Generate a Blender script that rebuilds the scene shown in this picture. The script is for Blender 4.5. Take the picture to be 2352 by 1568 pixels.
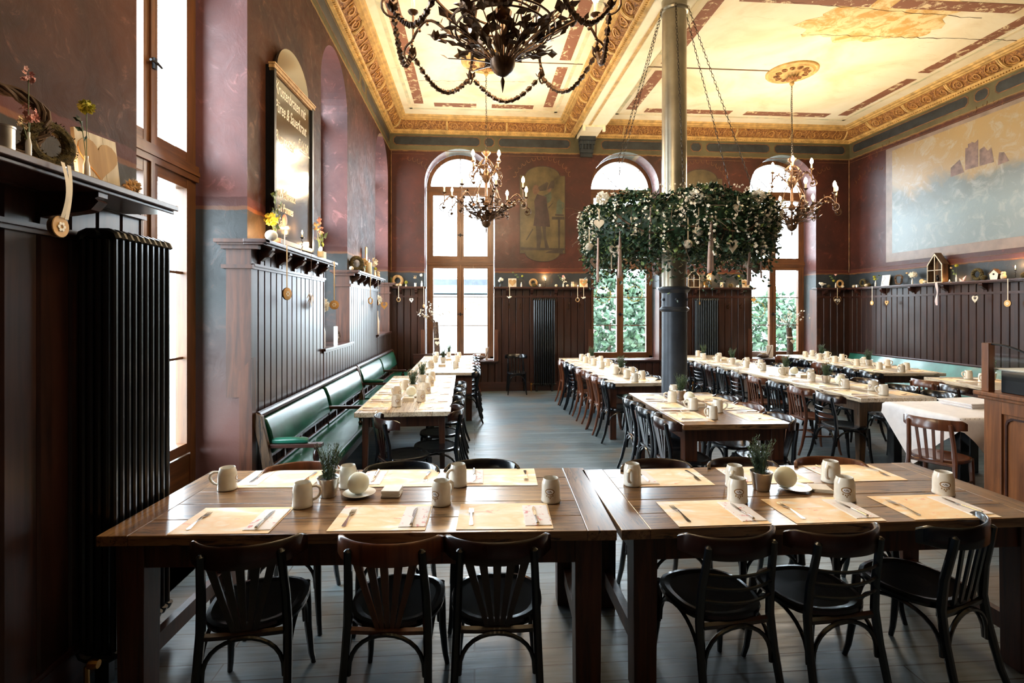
import bpy, bmesh, math, random
from mathutils import Vector, Matrix
random.seed(7)
PI = math.pi
D = bpy.data
for o in list(D.objects): D.objects.remove(o, do_unlink=True)
SC = bpy.context.scene
COL = SC.collection

# ---------------------------------------------------------------- camera
YAW = math.atan((1176 - 1090) / 1190)
cd = D.cameras.new('camera'); cam = D.objects.new('camera', cd); COL.objects.link(cam)
cam.location = (0, 0, 1.73)
cam.rotation_euler = (PI / 2, 0, -YAW)
cd.sensor_width = 36; cd.lens = 36 * 1190 / 2352
cd.shift_y = -(784 - 710) / 2352
cd.clip_start = .05; cd.clip_end = 300
SC.camera = cam
SC.view_settings.view_transform = 'Standard'
SC.view_settings.look = 'None'
SC.view_settings.gamma = 1
SC.view_settings.use_curve_mapping = False
SC.view_settings.exposure = 0.35

# ---------------------------------------------------------------- sky and daylight through the windows
W = D.worlds.new('sky'); SC.world = W; W.use_nodes = True
bg = W.node_tree.nodes['Background']
bg.inputs[0].default_value = (.76, .89, 1.0, 1)
bg.inputs[1].default_value = 24.0
YB, XL, XR, ZC = 11.0, -1.76, 8.35, 5.70      # back wall, left wall, right wall, ceiling
BACKW = [(-.31, 1.48), (3.25, 1.50), (6.81, 1.52)]            # back windows: centre, width
LEFTW = [(3.58, 1.16, 0.0), (6.71, 1.24, 1.26), (10.03, 1.34, 1.26)]   # left windows: centre, width, sill
def portal(name, loc, rot, sx, sy):
    l = D.lights.new(name, 'AREA'); l.shape = 'RECTANGLE'; l.size = sx; l.size_y = sy
    l.cycles.is_portal = True
    o = D.objects.new(name, l); COL.objects.link(o); o.location = loc; o.rotation_euler = rot
for c, w in BACKW: portal('daylight_portal', (c, YB + .62, 2.9), (-PI / 2, 0, 0), w, 4.6)
for c, w, s in LEFTW: portal('daylight_portal', (XL - .60, c, 2.95), (0, -PI / 2, 0), 4.4, w)
BULB_W = 17.0
WARM = (1.0, .74, .47)

# ---------------------------------------------------------------- materials
def lin(c):
    return tuple(((x / 255) / 12.92 if x / 255 <= .04045 else (((x / 255) + .055) / 1.055) ** 2.4) for x in c) + (1,)
class NT:
    def __init__(s, name):
        s.m = D.materials.new(name); s.m.use_nodes = True; s.t = s.m.node_tree
        s.b = s.t.nodes['Principled BSDF']; s.L = s.t.links
    def n(s, typ, **kw):
        x = s.t.nodes.new(typ)
        for k, v in kw.items():
            if k.startswith('i_'): x.inputs[k[2:].replace('_', ' ')].default_value = v
            else: setattr(x, k, v)
        return x
    def l(s, a, b): s.L.new(a, b)
    def coord(s, sc=(1, 1, 1), kind='Object', rot=(0, 0, 0), rnd=False):
        c = s.n('ShaderNodeTexCoord'); mp = s.n('ShaderNodeMapping')
        mp.inputs['Scale'].default_value = sc; mp.inputs['Rotation'].default_value = rot
        s.l(c.outputs[kind], mp.inputs['Vector'])
        if rnd:
            oi = s.n('ShaderNodeObjectInfo'); ml = s.n('ShaderNodeMath', operation='MULTIPLY'); ml.inputs[1].default_value = 37
            s.l(oi.outputs['Random'], ml.inputs[0])
            ad = s.n('ShaderNodeVectorMath', operation='ADD'); s.l(mp.outputs[0], ad.inputs[0]); s.l(ml.outputs[0], ad.inputs[1])
            return ad.outputs[0]
        return mp.outputs[0]
    def noise(s, vec, scale, detail=4, rough=.55, dist=0):
        x = s.n('ShaderNodeTexNoise'); x.inputs['Scale'].default_value = scale; x.inputs['Detail'].default_value = detail
        x.inputs['Roughness'].default_value = rough; x.inputs['Distortion'].default_value = dist
        s.l(vec, x.inputs['Vector']); return x.outputs['Fac']
    def ramp(s, fac, stops, interp='LINEAR'):
        r = s.n('ShaderNodeValToRGB'); r.color_ramp.interpolation = interp
        e = r.color_ramp.elements
        while len(e) < len(stops): e.new(.5)
        for k, (p, c) in enumerate(stops): e[k].position = p; e[k].color = c
        s.l(fac, r.inputs[0]); return r.outputs[0]
    def mix(s, f, a, b, typ='MIX'):
        m = s.n('ShaderNodeMix', data_type='RGBA', blend_type=typ)
        for sock, v in ((m.inputs[0], f), (m.inputs[6], a), (m.inputs[7], b)):
            if hasattr(v, 'links') or isinstance(v, bpy.types.NodeSocket): s.l(v, sock)
            else: sock.default_value = v
        return m.outputs[2]
    def math(s, op, a, b=0.0, clamp=False):
        m = s.n('ShaderNodeMath', operation=op); m.use_clamp = clamp
        for i, v in ((0, a), (1, b)):
            if isinstance(v, bpy.types.NodeSocket): s.l(v, m.inputs[i])
            else: m.inputs[i].default_value = v
        return m.outputs[0]
    def bump(s, h, strength=.3, dist=.01):
        b = s.n('ShaderNodeBump'); b.inputs['Strength'].default_value = strength; b.inputs['Distance'].default_value = dist
        s.l(h, b.inputs['Height']); s.l(b.outputs[0], s.b.inputs['Normal'])
    def base(s, c):
        if isinstance(c, bpy.types.NodeSocket): s.l(c, s.b.inputs['Base Color'])
        else: s.b.inputs['Base Color'].default_value = c
    def set(s, rough=.5, metal=0, spec=.5, coat=0, crough=.1):
        s.b.inputs['Roughness'].default_value = rough; s.b.inputs['Metallic'].default_value = metal
        s.b.inputs['Specular IOR Level'].default_value = spec
        s.b.inputs['Coat Weight'].default_value = coat; s.b.inputs['Coat Roughness'].default_value = crough
        return s.m
def plain(name, c, rough=.5, metal=0, spec=.5, coat=0, var=.12, scale=14, bump=0.0):
    t = NT(name); v = t.coord()
    c = lin(c); f = t.noise(v, scale)
    dk = tuple(x * (1 - var * 2) for x in c[:3]) + (1,); lt = tuple(min(1, x * (1 + var)) for x in c[:3]) + (1,)
    t.base(t.ramp(f, [(.3, dk), (.7, lt)]))
    if bump: t.bump(t.noise(v, scale * 4), bump, .004)
    return t.set(rough, metal, spec, coat)
def wood(name, c1, c2, axis=0, rough=.4, coat=0.0, sc=1.0, bump=.15, dark=None, spec=.5):
    t = NT(name); s = [14 * sc] * 3; s[axis] = 1.0 * sc
    v = t.coord(tuple(s), rnd=True)
    f = t.noise(v, 1.6, 6, .62, .8); g = t.noise(t.coord((3, 3, 3), rnd=True), 1.0, 3)
    a = t.ramp(f, [(.30, lin(c2)), (.62, lin(c1))])
    if dark:
        s2 = [30 * sc] * 3; s2[axis] = 2.6 * sc
        k = t.noise(t.coord(tuple(s2), rnd=True), 1.5, 5, .7, 1.5)
        a = t.mix(t.ramp(k, [(.54, (0, 0, 0, 1)), (.63, (1, 1, 1, 1))]), a, lin(dark))
    a = t.mix(.55, a, t.ramp(g, [(.3, (.55, .55, .55, 1)), (.7, (1, 1, 1, 1))]), 'MULTIPLY')
    t.base(a); t.bump(f, bump, .004)
    return t.set(rough, 0, spec, coat, .18)
M = {}
M['table'] = wood('table_wood', (158, 120, 80), (92, 62, 38), 0, .30, .45, dark=(42, 26, 16), sc=1.0, bump=.10)
M['table_y'] = wood('table_wood_across', (158, 120, 80), (92, 62, 38), 1, .30, .45, dark=(42, 26, 16), bump=.10)
M['pale_x'] = wood('scrubbed_table_wood', (232, 218, 194), (192, 166, 130), 0, .30, .45, dark=(90, 64, 44), bump=.08)
M['pale_y'] = wood('scrubbed_table_wood_long', (232, 218, 194), (192, 166, 130), 1, .30, .45, dark=(90, 64, 44), bump=.08)
M['tleg'] = wood('table_leg_wood', (92, 52, 32), (44, 24, 16), 2, .45)
M['tleg_old'] = wood('worn_table_leg_wood', (104, 78, 52), (48, 34, 24), 2, .5, dark=(26, 20, 16))
M['panel'] = wood('dark_panelling', (60, 35, 26), (32, 19, 16), 2, .34, .10, sc=.8, bump=.12)
M['panel_x'] = wood('dark_rail_wood', (74, 42, 33), (40, 24, 21), 0, .33, .2)
M['panel_y'] = wood('dark_rail_wood_long', (74, 42, 33), (40, 24, 21), 1, .33, .2)
M['oak'] = wood('window_oak', (118, 76, 42), (74, 46, 26), 2, .42, .1)
M['oak_x'] = wood('window_oak_across', (118, 76, 42), (74, 46, 26), 0, .42, .1)
M['black'] = plain('black_lacquer', (9, 14, 19), .22, spec=.5, coat=.3, var=.1)
M['dbrown'] = wood('dark_brown_bentwood', (44, 22, 16), (20, 10, 9), 2, .25, .4)
M['brown'] = wood('walnut_bentwood', (112, 64, 38), (66, 34, 20), 2, .28, .3)
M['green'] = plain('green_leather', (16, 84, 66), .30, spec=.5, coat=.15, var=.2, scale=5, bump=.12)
M['green_r'] = plain('glare_lit_green_leather', (34, 112, 96), .42, spec=.8, coat=.6, var=.2, scale=5, bump=.1)  # lighter, shinier copy of the green leather; window glare put into its colour
M['iron'] = plain('black_iron', (26, 26, 28), .42, .6, var=.2)
M['rad'] = plain('dark_radiator_paint', (20, 22, 24), .30, .1, var=.2, coat=.2)
M['radback'] = plain('grey_radiator_paint', (52, 58, 62), .32, .3, var=.2)
M['bronze'] = plain('dark_bronze', (84, 60, 40), .38, .75, var=.25)
M['colg'] = plain('dark_grey_column_paint', (56, 62, 70), .38, .25, var=.15, scale=6)
M['cols'] = plain('silver_column_paint', (150, 142, 124), .32, .75, var=.15, scale=4)
M['stone'] = plain('stoneware_glaze', (226, 218, 202), .22, spec=.5, coat=.3, var=.04, scale=30)
M['logo_w'] = plain('emblem_white', (240, 240, 240), .4)
M['logo_t'] = plain('emblem_tan', (150, 112, 62), .4)
M['logo_k'] = plain('emblem_black', (40, 40, 44), .4)
M['tin'] = plain('tin', (205, 203, 200), .30, 1.0, var=.1, scale=20)
M['steel'] = plain('steel', (215, 210, 205), .16, 1.0, var=.02)
M['soil'] = plain('soil', (30, 24, 20), .9)
M['herb'] = plain('rosemary_green', (66, 92, 70), .6, var=.35, scale=40)
M['ivy'] = plain('ivy_green', (40, 72, 50), .45, var=.45, scale=25)
M['ivy2'] = plain('pale_ivy_green', (108, 132, 78), .5, var=.3, scale=25)
M['stem'] = plain('stem_green', (92, 110, 60), .6)
M['wfl'] = plain('white_petals', (244, 240, 228), .6, var=.05)
M['pfl'] = plain('pink_petals', (232, 176, 168), .6, var=.1)
M['yfl'] = plain('yellow_green_petals', (188, 184, 70), .6, var=.2)
M['cream'] = plain('cream_petals', (226, 200, 160), .6, var=.1)
M['wax'] = plain('pale_wax', (242, 244, 224), .42, spec=.4, var=.03)
M['china'] = plain('white_china', (240, 238, 232), .2, coat=.3, var=.02)
M['paperw'] = plain('white_paper', (240, 236, 230), .7, var=.03)
M['cloth'] = plain('white_cloth', (238, 232, 230), .8, var=.04, bump=.2)
M['wire'] = plain('pale_wicker', (214, 206, 190), .7, var=.2, scale=40, bump=.5)
M['wheart'] = wood('whitewashed_wood', (232, 224, 206), (196, 182, 158), 2, .6)
M['lwood'] = wood('light_wood', (196, 160, 108), (150, 112, 66), 2, .55)
M['slice'] = plain('cut_wood', (214, 170, 104), .6, var=.15)
M['bark'] = plain('bark', (82, 62, 48), .85, var=.4, scale=30, bump=.8)
M['twig'] = plain('twig', (106, 84, 66), .8, var=.3, scale=30)
M['moss'] = plain('moss', (84, 72, 36), .95, var=.5, scale=60, bump=1.0)
M['ribbon'] = plain('dusty_pink_ribbon', (214, 192, 190), .5, var=.06)
M['ribw'] = plain('cream_ribbon', (222, 210, 186), .6, var=.06)
M['chain'] = plain('chain_metal', (60, 54, 48), .4, .9)
M['clay'] = plain('pale_clay', (214, 200, 174), .7, var=.1)
M['brass'] = plain('brass', (190, 140, 70), .3, .9)
M['chalk'] = plain('slate', (44, 42, 38), .16, spec=.6, coat=.6, var=.1, scale=3)
M['chalkw'] = plain('chalk', (240, 232, 214), .8)
M['gold'] = plain('old_gilt', (186, 140, 78), .5, .1, var=.2)
M['side'] = wood('sideboard_wood', (142, 88, 50), (92, 54, 32), 2, .36, .2)
M['hedge'] = plain('hedge_leaf', (58, 84, 56), .6, var=.5, scale=9)
M['gravel'] = plain('gravel', (150, 148, 140), .9, var=.1, scale=4)
M['house'] = plain('pale_render', (225, 225, 222), .8)
M['housed'] = plain('blue_grey_fascia', (70, 92, 104), .6)
M['sideblk'] = plain('black_box', (6, 12, 18), .3)

def glassmat():
    t = NT('window_glass'); t.t.nodes.remove(t.b)
    out = t.t.nodes['Material Output']
    tr = t.n('ShaderNodeBsdfTransparent'); gl = t.n('ShaderNodeBsdfGlossy'); gl.inputs['Roughness'].default_value = .03
    lw = t.n('ShaderNodeLayerWeight'); fr = t.n('ShaderNodeMath', operation='MULTIPLY_ADD'); pw = t.n('ShaderNodeMath', operation='POWER'); pw.inputs[1].default_value = 5
    t.l(lw.outputs['Facing'], pw.inputs[0]); t.l(pw.outputs[0], fr.inputs[0]); fr.inputs[1].default_value = .9; fr.inputs[2].default_value = .06; mx = t.n('ShaderNodeMixShader')
    tr.inputs[0].default_value = (.97, .985, .98, 1)
    t.l(fr.outputs[0], mx.inputs[0]); t.l(tr.outputs[0], mx.inputs[1]); t.l(gl.outputs[0], mx.inputs[2]); t.l(mx.outputs[0], out.inputs[0])
    return t.m
M['glass'] = glassmat()
def emis(name, c, s):
    t = NT(name); t.base(c); t.b.inputs['Emission Color'].default_value = c; t.b.inputs['Emission Strength'].default_value = s; return t.m
M['bulb'] = emis('lit_bulb', (1, .80, .50, 1), 160)
M['flame'] = emis('flame', (1, .62, .25, 1), 120)
def floormat():
    t = NT('weathered_floorboards'); v = t.coord()
    br = t.n('ShaderNodeTexBrick'); br.offset = .37; br.offset_frequency = 2
    t.l(v, br.inputs['Vector']); br.inputs['Scale'].default_value = 1
    br.inputs['Brick Width'].default_value = 3.3; br.inputs['Row Height'].default_value = .125
    br.inputs['Mortar Size'].default_value = .0035; br.inputs['Mortar Smooth'].default_value = .1
    br.inputs['Color1'].default_value = lin((112, 130, 138)); br.inputs['Color2'].default_value = lin((80, 98, 108)); br.inputs['Mortar'].default_value = (.004, .006, .008, 1)
    g = t.noise(t.coord((1.2, 16, 1)), 2.2, 7, .65, .6)
    a = t.mix(.8, br.outputs['Color'], t.ramp(g, [(.3, (.42, .40, .38, 1)), (.7, (1, 1, 1, 1))]), 'MULTIPLY')
    w = t.noise(v, 1.1, 5, .6)
    a = t.mix(t.ramp(w, [(.45, (0, 0, 0, 1)), (.62, (.6, .6, .6, 1))]), a, lin((118, 98, 78)))
    t.base(a)
    h = t.math('ADD', t.math('MULTIPLY', br.outputs['Fac'], -1.0), t.math('MULTIPLY', g, .25))
    t.bump(h, .5, .006)
    t.set(.36, 0, .55)
    t.l(t.ramp(g, [(.3, (.5, .5, .5, 1)), (.75, (.26, .26, .26, 1))]), t.b.inputs['Roughness'])
    return t.m
M['floor'] = floormat()
def wallmat(name, red1, red2, rough=.38, blue=(84, 98, 108), bl2=(56, 66, 76), low=1.3, spec=.4):
    t = NT(name); c = t.n('ShaderNodeTexCoord'); sp = t.n('ShaderNodeSeparateXYZ'); t.l(c.outputs['Object'], sp.inputs[0])
    z = t.math('ADD', sp.outputs[2], t.math('MULTIPLY', t.math('SUBTRACT', t.noise(c.outputs['Object'], 9, 3), .5), .03))
    n1 = t.noise(c.outputs['Object'], 1.3, 7, .62, .5); n2 = t.noise(c.outputs['Object'], 6, 6, .7, 1.0)
    red = t.ramp(n1, [(.32, lin(red2)), (.66, lin(red1))])
    red = t.mix(t.ramp(n2, [(.58, (0, 0, 0, 1)), (.74, (.55, .55, .55, 1))]), red, lin(tuple(min(255, int(x * 1.45 + 14)) for x in red1)))
    blu = t.ramp(n1, [(.32, lin(bl2)), (.66, lin(blue))])
    blu = t.mix(t.ramp(n2, [(.56, (0, 0, 0, 1)), (.7, (.5, .5, .5, 1))]), blu, lin((96, 70, 58)))
    def step(a, e=.004): return t.math('MULTIPLY', t.math('SUBTRACT', z, a - e), .5 / e, True)
    a = t.mix(step(low, .5), lin((92, 58, 50)), blu)
    a = t.mix(step(2.50), a, lin((104, 66, 42)))
    a = t.mix(step(2.53), a, lin((76, 38, 32)))
    a = t.mix(step(2.60), a, red)
    a = t.mix(step(5.05), a, lin((124, 100, 62)))
    a = t.mix(step(5.08), a, t.ramp(n1, [(.3, lin((64, 60, 44))), (.7, lin((98, 92, 66)))]))
    t.base(a); t.bump(t.math('ADD', n2, t.math('MULTIPLY', n1, .8)), .35, .01)
    t.set(rough, 0, spec)
    t.l(t.ramp(n2, [(.3, (rough + .14,) * 3 + (1,)), (.7, (rough - .06,) * 3 + (1,))]), t.b.inputs['Roughness'])
    return t.m
M['wall'] = wallmat('painted_plaster', (74, 37, 30), (44, 24, 21), .38, (50, 58, 64), (32, 38, 44))
M['wall_l'] = wallmat('painted_plaster_ochre', (74, 40, 24), (40, 22, 15), .56, (58, 52, 42), (38, 36, 32), spec=.12)
M['reveal'] = wallmat('painted_plaster_reveal_lit', (112, 70, 66), (74, 46, 46), .42, (60, 65, 66), (44, 48, 50))  # lighter, pinker copy of the wall paint, window light mixed into its colour
def ceilmat():
    t = NT('stained_ceiling'); v = t.coord()
    a = t.ramp(t.noise(v, .9, 8, .6, .6), [(.3, lin((218, 196, 152))), (.5, lin((240, 228, 196))), (.72, lin((248, 241, 218)))])
    s = t.noise(t.coord((2.2, 9, 1)), 1.2, 8, .72, .8)
    a = t.mix(t.ramp(s, [(.60, (0, 0, 0, 1)), (.72, (.5, .5, .5, 1))]), a, lin((206, 168, 108)))
    t.base(a); t.bump(s, .15, .01); return t.set(.8)
M['ceil'] = ceilmat()
def patchy(name, c, under, lo=.42, hi=.5, scale=7):
    t = NT(name); v = t.coord()
    f = t.noise(v, scale, 8, .7, .6)
    t.base(t.mix(t.ramp(f, [(lo, (1, 1, 1, 1)), (hi, (0, 0, 0, 1))]), lin(c), lin(under)))
    return t.set(.8)
M['band'] = patchy('worn_red_band', (140, 92, 68), (226, 204, 162), .40, .46)
M['bandg'] = patchy('pale_green_line', (196, 194, 160), (232, 216, 176), .45, .6, 3)
M['peel'] = patchy('peeled_patch', (212, 166, 92), (240, 216, 160), .46, .58, 4)
M['crack'] = plain('crack', (96, 70, 46), .9)
M['corn'] = plain('cornice_ochre', (196, 160, 98), .6, var=.2, scale=9, bump=.3)
def reliefmat():
    t = NT('carved_relief'); v = t.coord()
    f = t.noise(v, 16, 5, .6, 2.5)
    t.base(t.ramp(f, [(.35, lin((92, 54, 28))), (.55, lin((160, 110, 58))), (.7, lin((206, 160, 92)))]))
    t.bump(f, .9, .03); return t.set(.6)
M['relief'] = reliefmat()
M['scroll'] = plain('gilded_scroll', (196, 148, 84), .5, var=.25, scale=12)
M['navy'] = plain('navy_frieze', (40, 46, 50), .5, var=.3, scale=5)
M['ochre'] = plain('faded_ochre_paint', (112, 76, 44), .6, var=.3, scale=9)
M['picture'] = plain('aged_painting_ground', (80, 68, 42), .42, var=.35, scale=2.6)
M['pic_d'] = plain('painting_dark', (50, 40, 32), .45, var=.3, scale=5)
M['pic_g'] = plain('painting_green', (62, 68, 54), .45, var=.3, scale=5)
M['pic_s'] = plain('painting_skin', (84, 58, 42), .45, var=.2)
M['pic_r'] = plain('painting_plum', (50, 32, 30), .45, var=.3, scale=6)
def muralmat():
    t = NT('mural_landscape'); c = t.n('ShaderNodeTexCoord'); sp = t.n('ShaderNodeSeparateXYZ'); t.l(c.outputs['Object'], sp.inputs[0])
    n = t.noise(c.outputs['Object'], .8, 8, .62, .6); m = t.noise(c.outputs['Object'], 4, 7, .7, 1)
    zz = t.math('ADD', sp.outputs[2], t.math('MULTIPLY', t.math('SUBTRACT', n, .5), 1.5))
    a = t.ramp(t.math('DIVIDE', t.math('SUBTRACT', zz, 2.6), 2.6, True),
        [(0, lin((104, 116, 120))), (.34, lin((108, 124, 132))), (.52, lin((92, 102, 106))), (.60, lin((134, 116, 84))), (1, lin((142, 120, 82)))])
    a = t.mix(t.ramp(m, [(.5, (0, 0, 0, 1)), (.68, (.5, .5, .5, 1))]), a, lin((150, 156, 156)))
    t.base(a); t.bump(m, .3, .01); return t.set(.36)
M['mural'] = muralmat()
M['muralb'] = plain('mural_border', (122, 108, 100), .4, var=.15, scale=4)
M['castle'] = plain('mural_castle', (104, 84, 78), .45, var=.3, scale=8)
def matmat():
    t = NT('watercolour_placemat'); v = t.coord((1, 2.4, 1), rnd=True)
    f = t.noise(v, 4.2, 5, .55, .5)
    a = t.ramp(f, [(.36, lin((250, 244, 234))), (.42, lin((252, 232, 198))), (.56, lin((250, 212, 158))), (.62, lin((252, 226, 188))), (.70, lin((250, 240, 226)))])
    g = t.noise(v, 9, 4, .6, 1)
    a = t.mix(t.ramp(g, [(.64, (0, 0, 0, 1)), (.68, (.6, .6, .6, 1))]), a, lin((240, 130, 96)))
    t.base(a); return t.set(.55)
M['mat'] = matmat()
def napmat():
    t = NT('printed_napkin'); v = t.coord((1, 1, 1), rnd=True)
    g = t.noise(v, 26, 4, .6, 1.2)
    t.base(t.ramp(g, [(.60, lin((244, 238, 234))), (.66, lin((226, 160, 160)))])); return t.set(.75)
M['napkin'] = napmat()

# ---------------------------------------------------------------- mesh helpers
class MB:
    def __init__(s): s.v = []; s.f = []; s.m = []; s.cur = 0
    def add(s, vs, fs):
        b = len(s.v); s.v += [tuple(v) for v in vs]
        for f in fs: s.f.append(tuple(b + i for i in f)); s.m.append(s.cur)
        return s
    def mat(s, k): s.cur = k; return s
    def box(s, x0, x1, y0, y1, z0, z1, R=None, at=None):
        vs = [(x, y, z) for z in (z0, z1) for y in (y0, y1) for x in (x0, x1)]
        if R is not None: vs = [R @ Vector(v) + Vector(at or (0, 0, 0)) for v in vs]
        return s.add(vs, [(0, 2, 3, 1), (4, 5, 7, 6), (0, 1, 5, 4), (2, 6, 7, 3), (0, 4, 6, 2), (1, 3, 7, 5)])
    def cbox(s, c, d, R=None):
        x, y, z = (q / 2 for q in d)
        return s.box(-x, x, -y, y, -z, z, R or Matrix.Identity(3), c)
    def taper(s, c0, w0, c1, w1):            # square bar from c0 (half width w0) to c1
        vs = [(c0[0] + a * w0, c0[1] + b * w0, c0[2]) for a, b in ((-1, -1), (1, -1), (1, 1), (-1, 1))] + \
             [(c1[0] + a * w1, c1[1] + b * w1, c1[2]) for a, b in ((-1, -1), (1, -1), (1, 1), (-1, 1))]
        return s.add(vs, [(3, 2, 1, 0), (4, 5, 6, 7), (0, 1, 5, 4), (1, 2, 6, 5), (2, 3, 7, 6), (3, 0, 4, 7)])
    def lathe(s, prof, n=20, c=(0, 0, 0), R=None):
        vs = []
        for r, z in prof:
            for k in range(n):
                a = 2 * PI * k / n; p = Vector((r * math.cos(a), r * math.sin(a), z))
                if R is not None: p = R @ p
                vs.append((p[0] + c[0], p[1] + c[1], p[2] + c[2]))
        fs = []
        for i in range(len(prof) - 1):
            for k in range(n):
                k2 = (k + 1) % n; fs.append((i * n + k, i * n + k2, (i + 1) * n + k2, (i + 1) * n + k))
        fs.append(tuple(range(n - 1, -1, -1))); fs.append(tuple((len(prof) - 1) * n + k for k in range(n)))
        return s.add(vs, fs)
    def ball(s, c, r, n=12, sq=(1, 1, 1), R=None):
        m = max(5, n // 2 + 1)
        prof = [(max(1e-4, r * math.sin(PI * i / m)), -r * math.cos(PI * i / m)) for i in range(m + 1)]
        Q = Matrix.Diagonal(sq)
        if R is not None: Q = R @ Q
        return s.lathe(prof, n, c, Q)
    def tube(s, pts, r, n=6, closed=False, flat=1.0, up=None):
        P = [Vector(p) for p in pts]; N = len(P); vs = []
        rr = r if isinstance(r, (list, tuple)) else [r] * N
        prev = None
        for i, p in enumerate(P):
            if closed: t = P[(i + 1) % N] - P[i - 1]
            else: t = P[min(i + 1, N - 1)] - P[max(i - 1, 0)]
            if t.length < 1e-9: t = Vector((0, 0, 1))
            t.normalize()
            ref = Vector(up) if up else (prev if prev is not None else (Vector((0, 0, 1)) if abs(t.z) < .9 else Vector((1, 0, 0))))
            b = ref - t * ref.dot(t)
            if b.length < 1e-6: b = t.orthogonal()
            b.normalize(); prev = b; a = b.cross(t)
            for k in range(n):
                w = 2 * PI * (k + .5) / n
                vs.append(p + a * (math.cos(w) * rr[i] * flat) + b * (math.sin(w) * rr[i]))
        fs = []
        for i in range(N if closed else N - 1):
            j = (i + 1) % N
            for k in range(n):
                k2 = (k + 1) % n; fs.append((i * n + k, i * n + k2, j * n + k2, j * n + k))
        if not closed: fs.append(tuple(range(n - 1, -1, -1))); fs.append(tuple((N - 1) * n + k for k in range(n)))
        return s.add(vs, fs)
    def prism(s, poly, h, f):                # poly: 2D outline, f(x,y,t) -> 3D, t = 0..1 over thickness h
        n = len(poly)
        vs = [f(x, y, 0) for x, y in poly] + [f(x, y, h) for x, y in poly]
        fs = [tuple(range(n - 1, -1, -1)), tuple(range(n, 2 * n))] + [(i, (i + 1) % n, n + (i + 1) % n, n + i) for i in range(n)]
        return s.add(vs, fs)
    def ringp(s, outer, inner, h, f):
        n = len(outer)
        vs = [f(x, y, 0) for x, y in outer] + [f(x, y, 0) for x, y in inner] + [f(x, y, h) for x, y in outer] + [f(x, y, h) for x, y in inner]
        fs = []
        for i in range(n):
            j = (i + 1) % n
            fs += [(i, n + i, n + j, j), (2 * n + i, 2 * n + j, 3 * n + j, 3 * n + i), (i, j, 2 * n + j, 2 * n + i), (n + i, 3 * n + i, 3 * n + j, n + j)]
        return s.add(vs, fs)
    def sheet(s, nu, nv, f):
        vs = [f(i / (nu - 1), j / (nv - 1)) for j in range(nv) for i in range(nu)]
        return s.add(vs, [(j * nu + i, j * nu + i + 1, (j + 1) * nu + i + 1, (j + 1) * nu + i) for j in range(nv - 1) for i in range(nu - 1)])
    def leaf(s, c, d, nrm, L, w):
        d = Vector(d).normalized(); sd = d.cross(Vector(nrm))
        if sd.length < 1e-5: sd = d.orthogonal()
        sd.normalize(); nn = sd.cross(d); c = Vector(c)
        return s.add([c, c + d * L * .45 + sd * w * .5, c + d * L + nn * L * .06, c + d * L * .45 - sd * w * .5, c + d * L * .5 + nn * w * .15],
                     [(0, 1, 4), (1, 2, 4), (2, 3, 4), (3, 0, 4)])
def tag(o, label=None, cat=None, group=None, kind=None):
    if label: o['label'] = label
    if cat: o['category'] = cat
    if group: o['group'] = group
    if kind: o['kind'] = kind
    return o
def mk(name, mb, mats, parent=None, loc=None, smooth=True, bevel=0, rot=None, ang=35, **kw):
    me = D.meshes.new(name); me.from_pydata([tuple(v) for v in mb.v], [], mb.f)
    if not isinstance(mats, (list, tuple)): mats = [mats]
    for m in mats: me.materials.append(M[m] if isinstance(m, str) else m)
    if len(mats) > 1:
        for p, k in zip(me.polygons, mb.m): p.material_index = k
    me.validate()
    bm = bmesh.new(); bm.from_mesh(me); bmesh.ops.recalc_face_normals(bm, faces=bm.faces); bm.to_mesh(me); bm.free()
    if smooth:
        for p in me.polygons: p.use_smooth = True
        me.set_sharp_from_angle(angle=math.radians(ang))
    o = D.objects.new(name, me); COL.objects.link(o)
    if parent: o.parent = parent
    if loc: o.location = loc
    if rot is not None: o.rotation_euler = (0, 0, rot)
    if bevel:
        b = o.modifiers.new('bevel', 'BEVEL'); b.width = bevel; b.segments = 2; b.limit_method = 'ANGLE'; b.angle_limit = .7
    tag(o, **kw)
    return o
def empty(name, loc, rz=0, label=None, cat=None, group=None, kind=None):
    o = D.objects.new(name, None); COL.objects.link(o); o.location = loc; o.rotation_euler = (0, 0, rz); o.empty_display_size = .1
    return tag(o, label, cat, group, kind)
KIDS = {}
def dup(o, loc=None, rz=None, label=None, group=None, parent=None, scale=None):
    c = o.copy(); COL.objects.link(c)
    if parent: c.parent = parent
    if loc is not None: c.location = loc
    if rz is not None: c.rotation_euler = (c.rotation_euler[0], c.rotation_euler[1], rz)
    if scale: c.scale = (scale,) * 3 if not isinstance(scale, tuple) else scale
    if label: c['label'] = label
    if group: c['group'] = group
    if o.name not in KIDS: KIDS[o.name] = list(o.children)
    for ch in KIDS[o.name]: dup(ch, parent=c)
    return c
class Proto:                                # first use places the model itself, later uses copy it with its parts
    def __init__(s, fn): s.fn = fn; s.o = None
    def __call__(s, loc, rz, label, group=None, scale=None):
        if s.o is None:
            s.o = s.fn(); c = s.o; c.location = loc; c.rotation_euler = (c.rotation_euler[0], c.rotation_euler[1], rz)
            if scale: c.scale = (scale,) * 3 if not isinstance(scale, tuple) else scale
            c['label'] = label
            if group: c['group'] = group
            return c
        c = dup(s.o, loc, rz, label, group, scale=scale or (1, 1, 1))
        if not group and 'group' in c.keys(): del c['group']
        return c
ORD = ['nearest', 'second', 'third', 'fourth', 'fifth', 'sixth', 'seventh', 'eighth', 'ninth', 'tenth', 'eleventh', 'twelfth', 'thirteenth', 'fourteenth', 'fifteenth', 'sixteenth', 'seventeenth', 'eighteenth']
def rotz(a): return Matrix.Rotation(a, 3, 'Z')
def rotx(a): return Matrix.Rotation(a, 3, 'X')
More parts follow.
